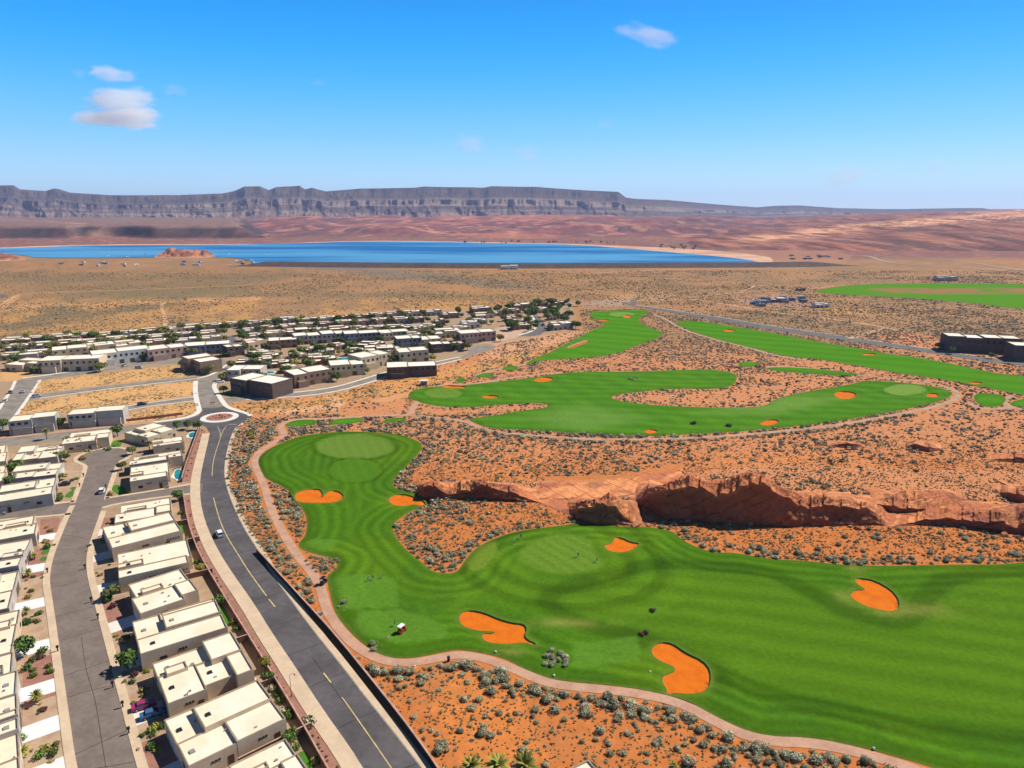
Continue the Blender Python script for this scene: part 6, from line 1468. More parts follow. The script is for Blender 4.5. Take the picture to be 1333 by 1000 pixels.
NB = [(13, 776, .9, 'green', 'third left edge house'), (42, 770, .8, 'yellow', 'third left edge house'), (38, 778, .8, 'dry', 'third left edge house'), (35, 812, 1.1, 'green', 'fourth left edge house'), (51, 800, .8, 'green', 'fourth left edge house'), (50, 810, .7, 'olive', 'fourth left edge house'), (55, 850, 1.1, 'green', 'fifth left edge house'), (53, 857, .8, 'plum', 'fifth left edge house'), (42, 861, .9, 'olive', 'fifth left edge house'),
      (35, 871, 1.0, 'green', 'fifth left edge house'), (43, 873, .7, 'olive', 'fifth left edge house'), (63, 868, .7, 'olive', 'fifth left edge house'), (65, 876, .7, 'green', 'fifth left edge house'), (44, 881, .7, 'green', 'sixth left edge house'), (22, 968, 1.2, 'green', 'seventh left edge house'), (58, 977, .9, 'yellow', 'seventh left edge house'), (52, 986, .9, 'green', 'seventh left edge house'), (70, 982, .9, 'green', 'seventh left edge house'), (67, 992, .6, 'dry', 'seventh left edge house'),
      (65, 692, .8, 'olive', 'first left edge house'), (60, 706, .9, 'dry', 'second left edge house'), (62, 713, 1.0, 'green', 'second left edge house'), (141, 783, 1.1, 'green', 'fourth house'), (147, 791, .9, 'plum', 'fourth house'), (176, 879, .8, 'plum', 'sixth house'), (191, 874, .7, 'yellow', 'sixth house'), (172, 889, .7, 'green', 'sixth house'), (186, 899, .7, 'yellow', 'sixth house'), (200, 950, 1.1, 'yellow', 'seventh house'), (211, 947, .9, 'green', 'seventh house'), (197, 974, .9, 'green', 'seventh house'),
      (162, 836, .8, 'dry', 'fifth house'), (166, 828, .7, 'grey', 'fifth house'), (234, 669, .7, 'green', 'first house'), (244.5, 704, .9, 'olive', 'third house'), (256, 733, .9, 'green', 'fourth house'), (303, 812, .9, 'olive', 'fifth house'), (353, 898, 1.0, 'grey', 'sixth house'), (360, 905, .8, 'green', 'sixth house'), (365, 914, .8, 'green', 'seventh house'), (370, 925, .8, 'grey', 'seventh house'), (376, 934, 1.0, 'green', 'seventh house'), (361, 959, .8, 'olive', 'seventh house'), (337, 970, .8, 'grey', 'seventh house'), (331, 984, .9, 'grey', 'seventh house'),
      (386, 974, .8, 'green', 'eighth house'), (412, 993, .9, 'olive', 'eighth house'), (307, 820, .8, 'green', 'sixth house'), (124, 560 + 95, .0001, 'green', 'x')]
cnt = {}
KW = {'green': 'dark green', 'olive': 'olive green', 'yellow': 'lime green', 'plum': 'purplish', 'grey': 'silvery', 'dry': 'straw'}
for (u, v, r_, kd, wh) in NB[:-1]:
    i = cnt[(kd, wh)] = cnt.get((kd, wh), 0) + 1; yard = 'front garden' if u < 215 or 'left' in wh else 'back garden'
    tot = sum(1 for q in NB[:-1] if q[3] == kd and q[4] == wh); pos = '' if tot == 1 else ORD[i - 1] + ' '
    bush(u, v, r_, kd, '%s%s bush in the %s of the %s%s' % (pos, KW[kd], yard, wh, ''), 'garden bushes along the near street')
for (u, v, kd) in ((142, 586, 'green'), (150, 581, 'yellow'), (108, 598, 'dry'), (100, 624, 'olive'), (94, 626, 'green'), (64, 652, 'olive'), (38, 660, 'green'), (25, 662, 'green'), (78, 645, 'olive'), (78, 651, 'green'), (170, 641, 'dry'), (180, 638, 'dry'), (195, 636, 'dry'), (145, 644, 'dry'), (128, 590 - 6, 'yellow'), (110, 577, 'olive')):
    bush(u, v, rnd.uniform(.7, 1.3), kd, '%s bush among the gardens round the cul-de-sac' % KW[kd], 'bushes round the cul-de-sac')
for k, (e, a, ux, uy, L_, w_) in enumerate(HOUSES[:15]):
    for q in range(5 if k < 8 else 3):
        p = a + uy * rnd.choice((rnd.uniform(-.5, .05) * w_ * .3, rnd.uniform(.62, 1.05) * w_)) - ux * rnd.uniform(.8, 5.5); o = link('bush', rnd.choice(BUSH[rnd.choice(('green', 'olive', 'yellow', 'dry', 'plum'))]), None, (p.x, p.y, 0)); s = rnd.uniform(.35, .95); o.scale = (s, s, s * .9); o.rotation_euler = (0, 0, rnd.uniform(0, 6)); tag(o, 'small garden bush on the gravel between the drives on the %s side of the street' % ('right' if k < 8 else 'left'), 'bush', 'gravel garden bushes by the drives')
bush(402, 943, 1.35, 'grey', 'large round grey green bush casting a shadow on the red gravel strip')
strip_pts = dense(smooth_loop([(245, 655), (249, 682), (260, 714), (276, 747), (292, 772), (314, 812), (338, 852), (365, 895), (384, 925), (412, 963), (436, 998)], 1, False), 5.5, False)
for k, (u, v) in enumerate(strip_pts):
    if abs(u - 402) < 6: continue
    bush(u + rnd.uniform(-4, 4) * (.4 + (v - 650) / 500), v + rnd.uniform(-3, 3), rnd.uniform(.22, .48), rnd.choice(('plum', 'green', 'plum', 'olive')), 'small dark bush on the red gravel strip beside the pavement', 'small bushes on the red gravel strip')
for (u, v) in ((263, 561), (262, 568), (259, 575), (257, 584), (254, 590), (250, 597), (249, 604), (245, 613), (243, 620)): bush(u, v, rnd.uniform(.3, .5), 'plum', 'small dark bush on the upper red gravel strip below the roundabout', 'small bushes on the upper gravel strip')
for k in range(10):
    a = 6.28 * k / 10; r_ = rnd.uniform(1.5, 5); o = link('bush', rnd.choice(BUSH['plum']), None, (ic[0] + r_ * math.cos(a), ic[1] + r_ * math.sin(a), .18)); s = rnd.uniform(.35, .7); o.scale = (s, s, s); tag(o, 'small dark bush on the roundabout island', 'bush', 'bushes on the roundabout island')
for (u, v, r_) in ((1160, 541 - 3, .9),): bush(u, v, r_, 'grey', 'grey bush on the lower edge of the far fairway')
for (u, v) in ((948, 556), (903, 552)): bush(u, v, 1.3, 'plum', 'lone dark bush on the far fairway, %s' % ('at its lower edge' if u > 930 else 'in open grass'))
for (u, v) in ((328, 563), (325, 567), (329, 571)): bush(u, v, 1.3, 'yellow', 'yellow green bush on the sand right of the roundabout', 'yellow green bushes by the roundabout')
# dry grass on the empty lots and the sand round town
LT = [[(38, 513), (48, 497), (130, 487), (200, 479), (256, 474), (272, 476), (262, 488), (200, 494), (130, 502)], [(22, 541), (36, 524), (130, 509), (200, 501), (255, 496), (256, 514), (200, 523), (100, 537)], [(160, 551), (163, 540), (200, 530), (255, 523), (261, 532), (250, 540), (200, 548)],
      [(310, 530), (330, 524), (400, 519), (470, 505), (520, 492), (600, 478), (660, 462), (720, 450), (650, 480), (560, 503), (520, 512), (440, 525), (390, 538), (320, 540)]]
u = nr.uniform(0, 720, 60000); v = nr.uniform(450, 560, 60000); k = np.zeros(60000, bool)
for l_ in LT: k |= inside(u, v, l_)
u, v = u[k], v[k]; X = (u - 666.5) / F; d_ = -H / (-sP - (v - 500) / F * cP); Y = (cP - (v - 500) / F * sP) * d_; X = X * d_
k = nr.rand(len(X)) < ss(.42, .62, fbm(X / 14, Y / 14, 141)) * .55 + .04; X, Y = X[k], Y[k]; s = nr.uniform(.2, .6, len(X)); k = nr.rand(len(X)) < .75
scatter('dry_grass_tufts', X[k], Y[k], s[k], T3, M['dry_leaf'], 9); scatter('desert_tufts', X[~k], Y[~k], s[~k], T3, M['dark_leaf'], 10)

# ------------------------------------------------------------------ vehicles
mat('car_glass', (.015, .02, .025), rough=.08, var=0, spec=.6); mat('tyre', (.02, .02, .02), rough=.9, var=.1); mat('rim', (.4, .4, .42), rough=.3, var=.05, metal=.8); mat('lamp', (.8, .8, .75), rough=.2, var=0, spec=.5); mat('tail_lamp', (.35, .02, .02), rough=.3, var=0, spec=.5)
PAINT = {k: mat('paint_' + k, c_, rough=.28, var=.03, spec=.5) for k, c_ in (('white', (.80, .80, .80)), ('silver', (.45, .47, .5)), ('black', (.02, .02, .024)), ('blue', (.05, .13, .28)), ('magenta', (.35, .03, .12)), ('red', (.40, .02, .02)), ('tan', (.5, .42, .3)), ('grey', (.18, .19, .2)))}


def car(u, v, head, colour, label, suv=True, group=None):
    """car from a lofted body, a glasshouse, four wheels and lamps; head = heading in degrees"""
    e = empty('car', (*G(u, v), .045), R(head)); tag(e, label, 'car', group); Hh = 1.72 if suv else 1.45; wm = .93
    prof = [(-2.3, .42, .95), (-2.2, .32, 1.0), (-1.2, .28, 1.02), (1.0, .28, 1.0), (1.5, .28, .92), (2.2, .33, .80), (2.32, .42, .66)]
    mb = MB(); sec = []
    for x, z0, z1 in prof:
        w_ = wm * (.90 if abs(x) > 2.1 else 1); sec.append([(x, -w_, z0), (x, -w_ * 1.0, (z0 + z1) / 2 + .1), (x, -w_ * .9, z1), (x, w_ * .9, z1), (x, w_ * 1.0, (z0 + z1) / 2 + .1), (x, w_, z0)])
    for a, b in zip(sec, sec[1:]):
        for k in range(5): mb.poly([a[k], b[k], b[k + 1], a[k + 1]][::-1])
        mb.poly([a[0], b[0], b[5], a[5]])
    mb.poly(sec[0]); mb.poly(sec[-1][::-1])
    rx0, rx1 = (-2.05, .35) if suv else (-1.2, .25); rf = [(rx0, -.68, Hh), (rx1, -.68, Hh), (rx1, .68, Hh), (rx0, .68, Hh)]; mb.poly([(x, y, z + .03) for x, y, z in rf])
    for k in range(4): a, b = rf[k], rf[(k + 1) % 4]; mb.poly([a, b, (b[0], b[1], b[2] + .03), (a[0], a[1], a[2] + .03)])
    mb.build('body', PAINT[colour], e)
    gl = MB(); lo = [(rx0 - .2, -.84, 1.0), (rx1 + .85, -.84, .98), (rx1 + .85, .84, .98), (rx0 - .2, .84, 1.0)]
    for k in range(4): gl.poly([lo[k], lo[(k + 1) % 4], rf[(k + 1) % 4], rf[k]])
    gl.build('windows', M['car_glass'], e)
    for x in (-1.4, 1.42):
        for s in (-1, 1):
            t = MB(); t.tube((0, -.11, 0), (0, .11, 0), .34, .34, 14); t = t.build('wheel', M['tyre'], e, (x, s * .86, .34)); r_ = MB(); r_.tube((0, s * .10, 0), (0, s * .125, 0), .2, .2, 10); r_.build('rim', M['rim'], t)
    for s in (-.62, .62):
        m_ = MB(); m_.box(2.2, s - .17, .62, 2.33, s + .17, .76, bottom=True); m_.build('headlight', M['lamp'], e); m_ = MB(); m_.box(-2.33, s - .14, .7, -2.22, s + .14, .92, bottom=True); m_.build('tail_light', M['tail_lamp'], e)
    return e


def hd(a, b): p, q = G(*a), G(*b); return math.degrees(math.atan2(q[1] - p[1], q[0] - p[0]))
car(286, 697, hd((300, 722), (284, 690)), 'white', 'white car driving on the main road')
car(133, 641, hd((138, 648), (146, 622)), 'white', 'white van parked in the cul-de-sac near the cross street')
car(83, 632, 200, 'black', 'dark car parked on the drive of a cul-de-sac house', False)
car(185, 527.5, hd((160, 530), (200, 524)), 'black', 'black car parked alone on the lower empty lane')
car(48, 517, hd((48, 516), (100, 509)), 'silver', 'silver car parked on the upper empty lane')
car(7, 523, hd((7, 523), (20, 505)), 'white', 'white pickup parked at the left edge of the town street'); car(14, 512, hd((7, 523), (20, 505)), 'grey', 'dark car parked ahead of the white pickup at left'); car(30, 511, hd((7, 523), (20, 505)), 'silver', 'small car standing on the right side of the left town street', False)
car(287, 498, 40, 'white', 'white car parked beside the houses above the roundabout'); car(342, 512, 10, 'white', 'white car on the drive before the long dark house'); car(363, 514.5, 8, 'silver', 'silver car at the kerb right of the long dark house'); car(323, 513, 15, 'grey', 'grey car on the drive at left before the long dark house', False)
car(181, 480, 15, 'silver', 'silver car parked before the white two storey block'); car(163, 477, 80, 'tan', 'tan car on a drive of the white two storey block')
car(188, 921, 30, 'magenta', 'dark magenta car in the shade before the sixth house', False); car(199, 932, 30, 'blue', 'blue car in the shade before the sixth house', False)
car(600, 458, 20, 'black', 'black car parked below the straight town street'); car(707, 424, 70, 'black', 'black car in the street of the wooded cluster')
# campers and boats: on the lake shore and in the storage yard
def camper(u, v, head, L_, colour, label, group):
    e = empty('camper', (*G(u, v), .2), R(head)); tag(e, label, 'camper', group); m_ = MB(); m_.box(-L_ / 2, -1.25, .6, L_ / 2, 1.25, 3.1, .1, True); m_.build('body', PAINT[colour], e)
    m_ = MB()
    for k in range(3): m_.box(-L_ * .35 + k * L_ * .28, -1.30, 1.6, -L_ * .35 + k * L_ * .28 + 1.1, -1.22, 2.3, bottom=True)
    m_.build('window', M['car_glass'], e)
    for x in (-.8, .8): m_ = MB(); m_.tube((x, -1.2, .38), (x, 1.2, .38), .38, .38, 10); m_.build('wheels', M['tyre'], e)
r2 = random.Random(5)
for k in range(26):
    u = r2.choice((70, 82, 108, 112, 132, 138, 160, 170, 175, 229, 240, 258, 262, 302, 312, 325)) + r2.uniform(-5, 5); v = r2.uniform(339.5, 347.5)
    camper(u, v, r2.uniform(-30, 60), r2.uniform(6, 10), r2.choice(('white', 'white', 'silver', 'grey')), 'tiny camper or trailer parked on the near lake shore', 'campers on the lake shore')
for k in range(14):
    camper(r2.uniform(968, 1050), r2.uniform(387.5, 400), r2.uniform(-20, 10), r2.uniform(6, 11), r2.choice(('white', 'silver', 'grey', 'blue')), 'trailer parked in the storage yard on the plain', 'trailers in the storage yard')
for k in range(12): camper(r2.uniform(1030, 1105), r2.uniform(333, 338.5), r2.uniform(-20, 10), r2.uniform(7, 11), r2.choice(('grey', 'black', 'silver')), 'far vehicle parked at the beach right of the lake', 'vehicles at the far beach')
for k in range(14): tree(*G(r2.uniform(860, 910), r2.uniform(319, 327)), r2.uniform(5, 9), r2.choice(('olive', 'yellow')), 'far tree on the sandy right shore of the lake', 'trees on the lake shore', 1.3)
for k in range(20): tree(*G(r2.uniform(600, 800), r2.uniform(315.5, 317.5)), r2.uniform(5, 9), 'olive', 'far tree on the opposite shore of the lake', 'trees on the opposite shore', 1.3)
for u, v in ((140, 333), (189, 331), (297, 331), (348, 331), (165, 334)):
    e = empty('boat', (*G(u, v, .6), .6), r2.uniform(0, 6)); tag(e, 'small white boat on the left part of the lake', 'boat', 'boats on the lake'); m_ = MB(); m_.box(-4, -1.4, 0, 3, 1.4, 1.0, -.15); m_.poly([(3.1, -1.5, 1.0), (5.5, 0, 1.1), (3.1, 1.5, 1.0)]); m_.poly([(3, -1.4, 0), (5.5, 0, 1.1), (3.1, -1.5, 1)]); m_.poly([(3, 1.4, 0), (3.1, 1.5, 1), (5.5, 0, 1.1)]); m_.build('hull', PAINT['white'], e); m_ = MB(); m_.box(-1, -1, 1, 1.6, 1, 2.1, .2); m_.build('cabin', M['car_glass'], e)

# golf carts
def cart(u, v, head, colour, label, roof='white'):
    x, y = G(u, v); e = empty('golf_cart', (x, y, max(turf_z(x, y), .07)), R(head)); tag(e, label, 'golf cart')
    m_ = MB(); m_.box(-1.2, -.58, .25, 1.15, .58, .55, .03, True); m_.box(.75, -.55, .5, 1.2, .55, .95, .08); m_.box(-1.25, -.5, .5, -.7, .5, .8, .05); m_.build('body', PAINT[colour], e)
    m_ = MB(); m_.box(-.55, -.52, .5, -.05, .52, .78, .03); m_.box(-.72, -.52, .75, -.58, .52, 1.2, .02); m_.build('seat', M['door_brown'], e); m_ = MB(); m_.box(-1.15, -.62, 1.86, .75, .62, 1.95, .06, True); m_.build('roof', PAINT[roof], e)
    for px_, py_ in ((.68, -.52), (.68, .52), (-1.0, -.52), (-1.0, .52)): m_ = MB(); m_.tube((px_, py_, .5), (px_ * .97, py_, 1.87), .025, .025); m_.build('post', PAINT['black'], e)
    for px_ in (-.8, .8):
        for py_ in (-.52, .52): m_ = MB(); m_.tube((px_, py_ - .09, .23), (px_, py_ + .09, .23), .23, .23, 12); m_.build('wheel', M['tyre'], e)
cart(523, 824, 60, 'red', 'red golf cart with a white roof on the grass'); cart(421, 760, 75, 'black', 'dark golf cart standing on the cart path', 'black')

# ------------------------------------------------------------------ golfers
mat('skin', (.42, .24, .16), rough=.6, var=.05); CL_ = {k: mat('cloth_' + k, c_, rough=.9, var=.06) for k, c_ in (('white', (.75, .75, .75)), ('navy', (.02, .03, .08)), ('black', (.02, .02, .02)), ('khaki', (.4, .33, .22)), ('red', (.4, .03, .03)), ('grey', (.2, .2, .22)))}


def skin_mesh(name, joints, bones, m, sub=1):
    """one continuous tapered surface grown over a joint skeleton"""
    me = bpy.data.meshes.new(name); me.from_pydata([j[:3] for j in joints], bones, []); o = bpy.data.objects.new(name, me); C.objects.link(o)
    o.modifiers.new('s', 'SKIN'); sv = me.skin_vertices[0].data
    for k, j in enumerate(joints): sv[k].radius = (j[3], j[4] if len(j) > 4 else j[3]); sv[k].use_root = (k == 0)
    o.modifiers.new('u', 'SUBSURF').levels = sub; dg = bpy.context.evaluated_depsgraph_get(); r_ = bpy.data.meshes.new_from_object(o.evaluated_get(dg)); r_.name = name
    bpy.data.objects.remove(o); bpy.data.meshes.remove(me); r_.materials.clear(); r_.materials.append(m); r_.polygons.foreach_set('use_smooth', [True] * len(r_.polygons)); return r_


def person_meshes(lean, arm):
    """standing figure facing +X; lean tips the trunk forward; arm = hand position for both arms"""
    c_, s_ = math.cos(lean), math.sin(lean)
    def T(x, y, z): return (x * c_ + (z - .95) * s_, y, .95 + (z - .95) * c_ - x * s_)
    J = [(0, 0, .95, .15, .12)]; B = []
    def add(p, r1, par, r2=None): J.append((*p, r1, r2 or r1)); B.append((par, len(J) - 1)); return len(J) - 1
    w_ = add(T(0, 0, 1.12), .13, 0, .11); ch = add(T(0, 0, 1.34), .16, w_, .12); nk = add(T(.01, 0, 1.50), .055, ch); hd_ = add(T(.03, 0, 1.60), .085, nk); add(T(.04, 0, 1.72), .08, hd_)
    for s in (-1, 1):
        sh = add(T(0, s * .19, 1.43), .06, ch); p0 = T(0, s * .19, 1.43); hand = (arm[0], s * arm[1], arm[2]); el = tuple((a + b) / 2 + d for a, b, d in zip(p0, hand, (-.05, s * .05, -.02)))
        e_ = add(el, .045, sh); h_ = add(hand, .034, e_); add((hand[0] + .03, hand[1], hand[2] - .07), .036, h_)
        hp_ = add((0, s * .10, .88), .09, 0); k_ = add((.04 + .05 * (lean > .2), s * .12, .50), .06, hp_); a_ = add((0, s * .13, .10), .042, k_); add((.14, s * .14, .04), .038, a_)
    body = skin_mesh('body', J, B, M['skin'])
    sj = [(0, 0, .93, .165, .135), (*T(0, 0, 1.12), .15, .125), (*T(0, 0, 1.34), .18, .14), (*T(0, 0, 1.46), .09, .08)]; sb = [(0, 1), (1, 2), (2, 3)]
    for s in (-1, 1):
        k0 = len(sj); p0 = T(0, s * .20, 1.43); hand = (arm[0], s * arm[1], arm[2]); q = tuple(a + (b - a) * .38 for a, b in zip(p0, hand)); sj += [(*p0, .08), (q[0] - .02, q[1] + s * .02, q[2], .062)]; sb += [(2, k0), (k0, k0 + 1)]
    tj = [(0, 0, .93, .165, .135)]; tb = []
    for s in (-1, 1): k0 = len(tj); tj += [(0, s * .10, .86, .11), (.03, s * .12, .56, .085)]; tb += [(0, k0), (k0, k0 + 1)]
    return body, sj, sb, tj, tb


POSES = [person_meshes(.06, (.12, .24, .86)), person_meshes(.45, (.48, .05, .80)), person_meshes(.10, (.30, .06, 1.0))]
cap_m = MB()
for k in range(8):
    a, b = 6.283 * k / 8, 6.283 * (k + 1) / 8; cap_m.poly([(.105 * math.cos(a), .095 * math.sin(a), 0), (.105 * math.cos(b), .095 * math.sin(b), 0), (.05 * math.cos(b), .045 * math.sin(b), .075), (.05 * math.cos(a), .045 * math.sin(a), .075)])
cap_m.poly([(.05 * math.cos(6.283 * k / 8), .045 * math.sin(6.283 * k / 8), .075) for k in range(8)]); cap_m.poly([(.09, -.07, .0), (.20, -.05, -.01), (.20, .05, -.01), (.09, .07, .0)])
shoe_m = MB(); shoe_m.box(-.09, -.05, 0, .20, .05, .09, .01, True)
def golfer(u, v, head, pose, shirt, trousers, cap, label, club=True):
    x, y = G(u, v); z = turf_z(x, y); e = empty('person', (x, y, z), R(head)); tag(e, label, 'person', 'golfers on the course'); body, sj, sb, tj, tb = POSES[pose]; link('body', body, e)
    k = ('shirt', pose, shirt)
    if k not in CLO: CLO[k] = skin_mesh('shirt', sj, sb, CL_[shirt])
    link('shirt', CLO[k], e); k = ('shorts', pose, trousers)
    if k not in CLO: CLO[k] = skin_mesh('shorts', tj, tb, CL_[trousers])
    link('shorts', CLO[k], e); ln = (.06, .45, .10)[pose]; o = cap_m.build('cap', CL_[cap], e, (.03 + .82 * math.sin(ln), 0, .95 + .82 * math.cos(ln)))
    for s in (-1, 1): shoe_m.build('shoe', CL_['white'], e, (-.02, s * .135, 0))
    if club:
        hx, hy, hz = ((.12, .24, .86), (.48, .05, .80), (.30, .06, 1.0))[pose]; c_ = empty('golf_club', (x, y, z), R(head)); tag(c_, 'golf club of the ' + ' '.join(label.split()[:12]), 'golf club'); m_ = MB(); m_.tube((hx + .03, 0 if pose else hy, hz - .03), (hx + .42, 0 if pose else hy + .1, .05), .011, .008); m_.build('shaft', PAINT['silver'], c_); m_ = MB(); m_.box(hx + .38, -.03 + (0 if pose else hy + .1), .01, hx + .50, .04 + (0 if pose else hy + .1), .07, .005, True); m_.build('club_head', PAINT['grey'], c_)
CLO = {}
golfer(479, 757, 20, 1, 'khaki', 'white', 'white', 'bending golfer in pale clothes, left of three on the lower tee')
golfer(486, 755, 200, 2, 'navy', 'black', 'black', 'golfer in dark clothes, middle of three on the lower tee'); golfer(499, 752, 180, 0, 'black', 'grey', 'black', 'golfer in black shirt, right of three on the lower tee', False)
golfer(514, 816, 0, 0, 'navy', 'navy', 'black', 'person in navy beside the red golf cart', False)
golfer(669, 710, 60, 2, 'white', 'black', 'white', 'golfer in a white shirt left of the putting green'); golfer(678, 703, 90, 0, 'black', 'grey', 'black', 'golfer in black walking left of the putting green', False)
golfer(753, 726, 200, 1, 'navy', 'black', 'white', 'golfer bending over a putt on the pale green'); golfer(777, 733, 180, 0, 'black', 'black', 'grey', 'golfer in black standing at the right side of the pale green')

# ------------------------------------------------------------------ street furniture
def mailbox(u, v, label):
    e = empty('mailbox', (*G(u, v), .1), R(30)); tag(e, label, 'mailbox', 'mailboxes along the near street'); m_ = MB(); m_.box(-.14, -.14, 0, .14, .14, .95); m_.build('post', M['block_wall'], e); m_ = MB(); m_.box(-.3, -.2, .95, .3, .2, 1.45, .02, True); m_.build('box', M['dark_wall'], e)
for (u, v, s) in ((62, 746, 'left kerb where the near street bends'), (75.5, 848, 'left kerb before the fifth left edge house'), (111, 741, 'right kerb where the near street bends'), (119, 784, 'right kerb before the fourth house'), (128, 806, 'right kerb before the fifth house'), (145, 875, 'right kerb before the sixth house'), (147, 895, 'right kerb below the dark tree'), (160, 921, 'right kerb before the seventh house'), (168, 955, 'right kerb near the bottom of the street'), (104, 634, 'left side of the cul-de-sac'), (109, 621, 'upper left side of the cul-de-sac'), (138, 636, 'right side of the cul-de-sac')):
    mailbox(u, v, 'small dark mailbox on the ' + s)
e = empty('street_lamp', (*G(379.5, 907), .05)); tag(e, 'tall thin street lamp with a curved arm beside the pavement', 'street lamp'); m_ = MB(); m_.tube((0, 0, 0), (0, 0, .5), .14, .10, 8); m_.tube((0, 0, .5), (0, 0, 5.2), .07, .045, 8); m_.build('pole', M['dark_wall'], e)
m_ = MB(); m_.tube((0, 0, 5.2), (.5, .2, 5.45), .035, .03); m_.tube((.5, .2, 5.45), (.9, .36, 5.2), .03, .03); m_.build('arm', M['dark_wall'], e); m_ = MB(); m_.tube((.9, .36, 5.22), (.9, .36, 4.98), .05, .2, 10); m_.build('lamp_shade', M['dark_wall'], e)
e = empty('street_sign', (*G(241, 642), .05)); tag(e, 'thin street sign post at the main road end of the cross street', 'sign'); m_ = MB(); m_.tube((0, 0, 0), (0, 0, 2.6), .04, .04); m_.build('post', M['vent_grey'], e); m_ = MB(); m_.box(-.35, -.02, 2.2, .35, .02, 2.6, bottom=True); m_.build('sign_board', M['white_paint'], e)
e = empty('barricade', (*G(277, 526.5), .04)); tag(e, 'orange barricade standing in the road above the roundabout', 'barricade'); mat('safety_orange', (.6, .14, .03), rough=.6, var=.05)
for x in (-.8, .8): m_ = MB(); m_.tube((x, -.4, 0), (x, 0, 1.3), .05, .05); m_.tube((x, .4, 0), (x, 0, 1.3), .05, .05); m_.build('leg', M['safety_orange'], e)
for z in (.6, 1.05): m_ = MB(); m_.box(-1.2, -.06, z, 1.2, .06, z + .28, bottom=True); m_.build('board', M['safety_orange'], e)
e = empty('bin', (*G(584, 861), .08)); tag(e, 'dark waste bin beside the cart path above the orange sand', 'bin'); m_ = MB(); m_.tube((0, 0, 0), (0, 0, 1.15), .32, .34, 12); m_.build('body', M['dark_wall'], e); m_ = MB(); m_.tube((0, 0, 1.15), (0, 0, 1.3), .38, .2, 12); m_.build('lid', M['dark_wall'], e)
for (u, v, lb) in ((416, 802, 'small grey utility cabinet behind the road wall'),): 
    e = empty('cabinet', (*G(u, v), 0), .6); tag(e, lb, 'cabinet'); m_ = MB(); m_.box(-.7, -.4, .1, .7, .4, 1.1, .03); m_.build('body', M['vent_grey'], e); m_ = MB(); m_.box(-.8, -.5, 0, .8, .5, .1); m_.build('plinth', M['pale_concrete'], e)
for k, (u, v) in enumerate(((1137, 976), (846, 876), (721, 881), (645, 850))):
    e = empty('tee_marker', (*G(u, v), .06)); tag(e, 'tiny white marker ball in the grass ' + ('near the path at the bottom right', 'left of the largest bunker', 'beside the path below the grey shrub clump', 'above the path left of the shrub clump')[k], 'marker'); bm = bmesh.new(); bmesh.ops.create_icosphere(bm, subdivisions=2, radius=.28); me = bpy.data.meshes.new('ball'); bm.to_mesh(me); bm.free(); me.materials.append(M['white_paint']); link('ball', me, e, (0, 0, .25)); m_ = MB(); m_.tube((0, 0, -.1), (0, 0, .1), .06, .06); m_.build('peg', M['vent_grey'], e)

# ------------------------------------------------------------------ clouds: soft volumes far beyond the mesa
cm = bpy.data.materials.new('cloud'); cm.use_nodes = True; N = cm.node_tree.nodes; L = cm.node_tree.links
for n_ in list(N):
    if n_.type != 'OUTPUT_MATERIAL': N.remove(n_)
tc = N.new('ShaderNodeTexCoord'); ln = N.new('ShaderNodeVectorMath'); ln.operation = 'LENGTH'; oi = N.new('ShaderNodeObjectInfo')
va = N.new('ShaderNodeVectorMath'); va.operation = 'ADD'; sc = N.new('ShaderNodeVectorMath'); sc.operation = 'SCALE'; sc.inputs[0].default_value = (40, 23, 31); L.new(oi.outputs['Random'], sc.inputs['Scale']); L.new(tc.outputs['Object'], va.inputs[0]); L.new(sc.outputs[0], va.inputs[1])
nz = N.new('ShaderNodeTexNoise'); nz.inputs['Scale'].default_value = 2.7; nz.inputs['Detail'].default_value = 7; nz.inputs['Roughness'].default_value = .68; L.new(va.outputs[0], nz.inputs['Vector'])
mr = N.new('ShaderNodeMapRange'); mr.inputs['From Min'].default_value = 1.0; mr.inputs['From Max'].default_value = .15; nd = N.new('ShaderNodeVectorMath'); nd.operation = 'MULTIPLY_ADD'; n3 = N.new('ShaderNodeTexNoise'); n3.inputs['Scale'].default_value = 1.1; n3.inputs['Detail'].default_value = 3; L.new(va.outputs[0], n3.inputs['Vector']); ce = N.new('ShaderNodeVectorMath'); ce.operation = 'SUBTRACT'; ce.inputs[1].default_value = (.5, .5, .5); L.new(n3.outputs['Color'], ce.inputs[0]); L.new(ce.outputs[0], nd.inputs[0]); nd.inputs[1].default_value = (1.5, 1.5, 1.7); L.new(tc.outputs['Object'], nd.inputs[2]); L.new(nd.outputs[0], ln.inputs[0]); L.new(ln.outputs['Value'], mr.inputs['Value'])
a1 = N.new('ShaderNodeMath'); a1.operation = 'ADD'; L.new(mr.outputs[0], a1.inputs[0]); L.new(nz.outputs['Fac'], a1.inputs[1]); a2 = N.new('ShaderNodeMapRange'); a2.inputs['From Min'].default_value = .84; a2.inputs['From Max'].default_value = 1.12; L.new(a1.outputs[0], a2.inputs['Value'])
at = N.new('ShaderNodeAttribute'); at.attribute_type = 'OBJECT'; at.attribute_name = 'density'; mu = N.new('ShaderNodeMath'); mu.operation = 'MULTIPLY'; L.new(a2.outputs[0], mu.inputs[0]); L.new(at.outputs['Fac'], mu.inputs[1])
pv = N.new('ShaderNodeVolumePrincipled'); pv.inputs['Color'].default_value = (1, 1, 1, 1); pv.inputs['Anisotropy'].default_value = .0; L.new(mu.outputs[0], pv.inputs['Density']); L.new(pv.outputs[0], [n_ for n_ in N if n_.type == 'OUTPUT_MATERIAL'][0].inputs['Volume'])
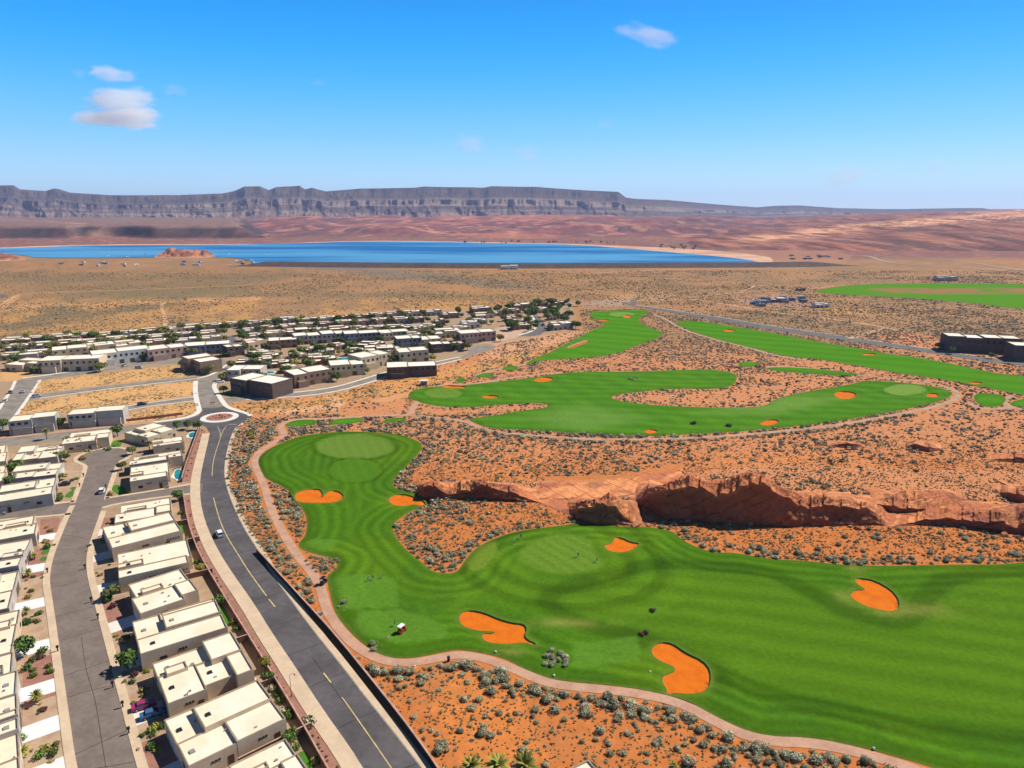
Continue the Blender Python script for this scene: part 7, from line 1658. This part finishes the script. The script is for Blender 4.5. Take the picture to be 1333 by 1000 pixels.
bm = bmesh.new(); bmesh.ops.create_icosphere(bm, subdivisions=3, radius=1.0); cme = bpy.data.meshes.new('cloud'); bm.to_mesh(cme); bm.free(); cme.materials.append(cm)
DC = 15000.0
for (u, v, wu, hv, dn, lb) in ((158, 130, 44, 15, .0042, 'upper heap of the large white cloud at left'), (150, 153, 66, 15, .0042, 'broad lower part of the large white cloud at left'), (146, 96, 32, 11, .003, 'small white cloud above the large cloud at left'), (104, 95, 10, 6, .0012, 'tiny cloud puff left of the small white cloud'), (228, 118, 17, 8, .0010, 'faint cloud puff right of the large cloud'),
                              (842, 46, 44, 12, .0022, 'thin slanting white cloud high in the sky'), (615, 185, 30, 13, .0016, 'soft pale cloud above the middle of the mesa'), (686, 200, 21, 10, .0010, 'faint cloud right of the soft pale cloud'), (1095, 232, 40, 13, .0008, 'faint long wisp low in the right sky'), (1218, 217, 24, 11, .0007, 'faintest small wisp at the far right'), (790, 162, 17, 6, .0006, 'very faint wisp in the middle of the sky'), (414, 107, 12, 5, .0006, 'very faint small wisp left of the sky centre')):
    o = link('cloud', cme, None, GY(u, v, DC)); k = DC / F; o.scale = (wu * k * 1.15, wu * k * .7, hv * k * 1.25); o['density'] = dn * (.55 if dn > .0013 else .8)
    if u == 842: o.rotation_euler = (0, R(13), 0)
    if u == 1095: o.rotation_euler = (0, R(-12), 0)
    tag(o, lb, 'cloud', 'clouds')
# ------------------------------------------------------------------ air
hz = MB(); hz.box(-14000, -900, -4.0, 17000, 11500, 330, bottom=True)
hm = bpy.data.materials.new('haze'); hm.use_nodes = True; N = hm.node_tree.nodes; L = hm.node_tree.links
for n_ in list(N):
    if n_.type != 'OUTPUT_MATERIAL': N.remove(n_)
pv = N.new('ShaderNodeVolumePrincipled'); pv.inputs['Color'].default_value = (.46, .62, 1, 1); pv.inputs['Density'].default_value = 4.3e-5; pv.inputs['Anisotropy'].default_value = .2
L.new(pv.outputs[0], [n_ for n_ in N if n_.type == 'OUTPUT_MATERIAL'][0].inputs['Volume'])
o = hz.build('haze', hm); tag(o, kind='stuff')
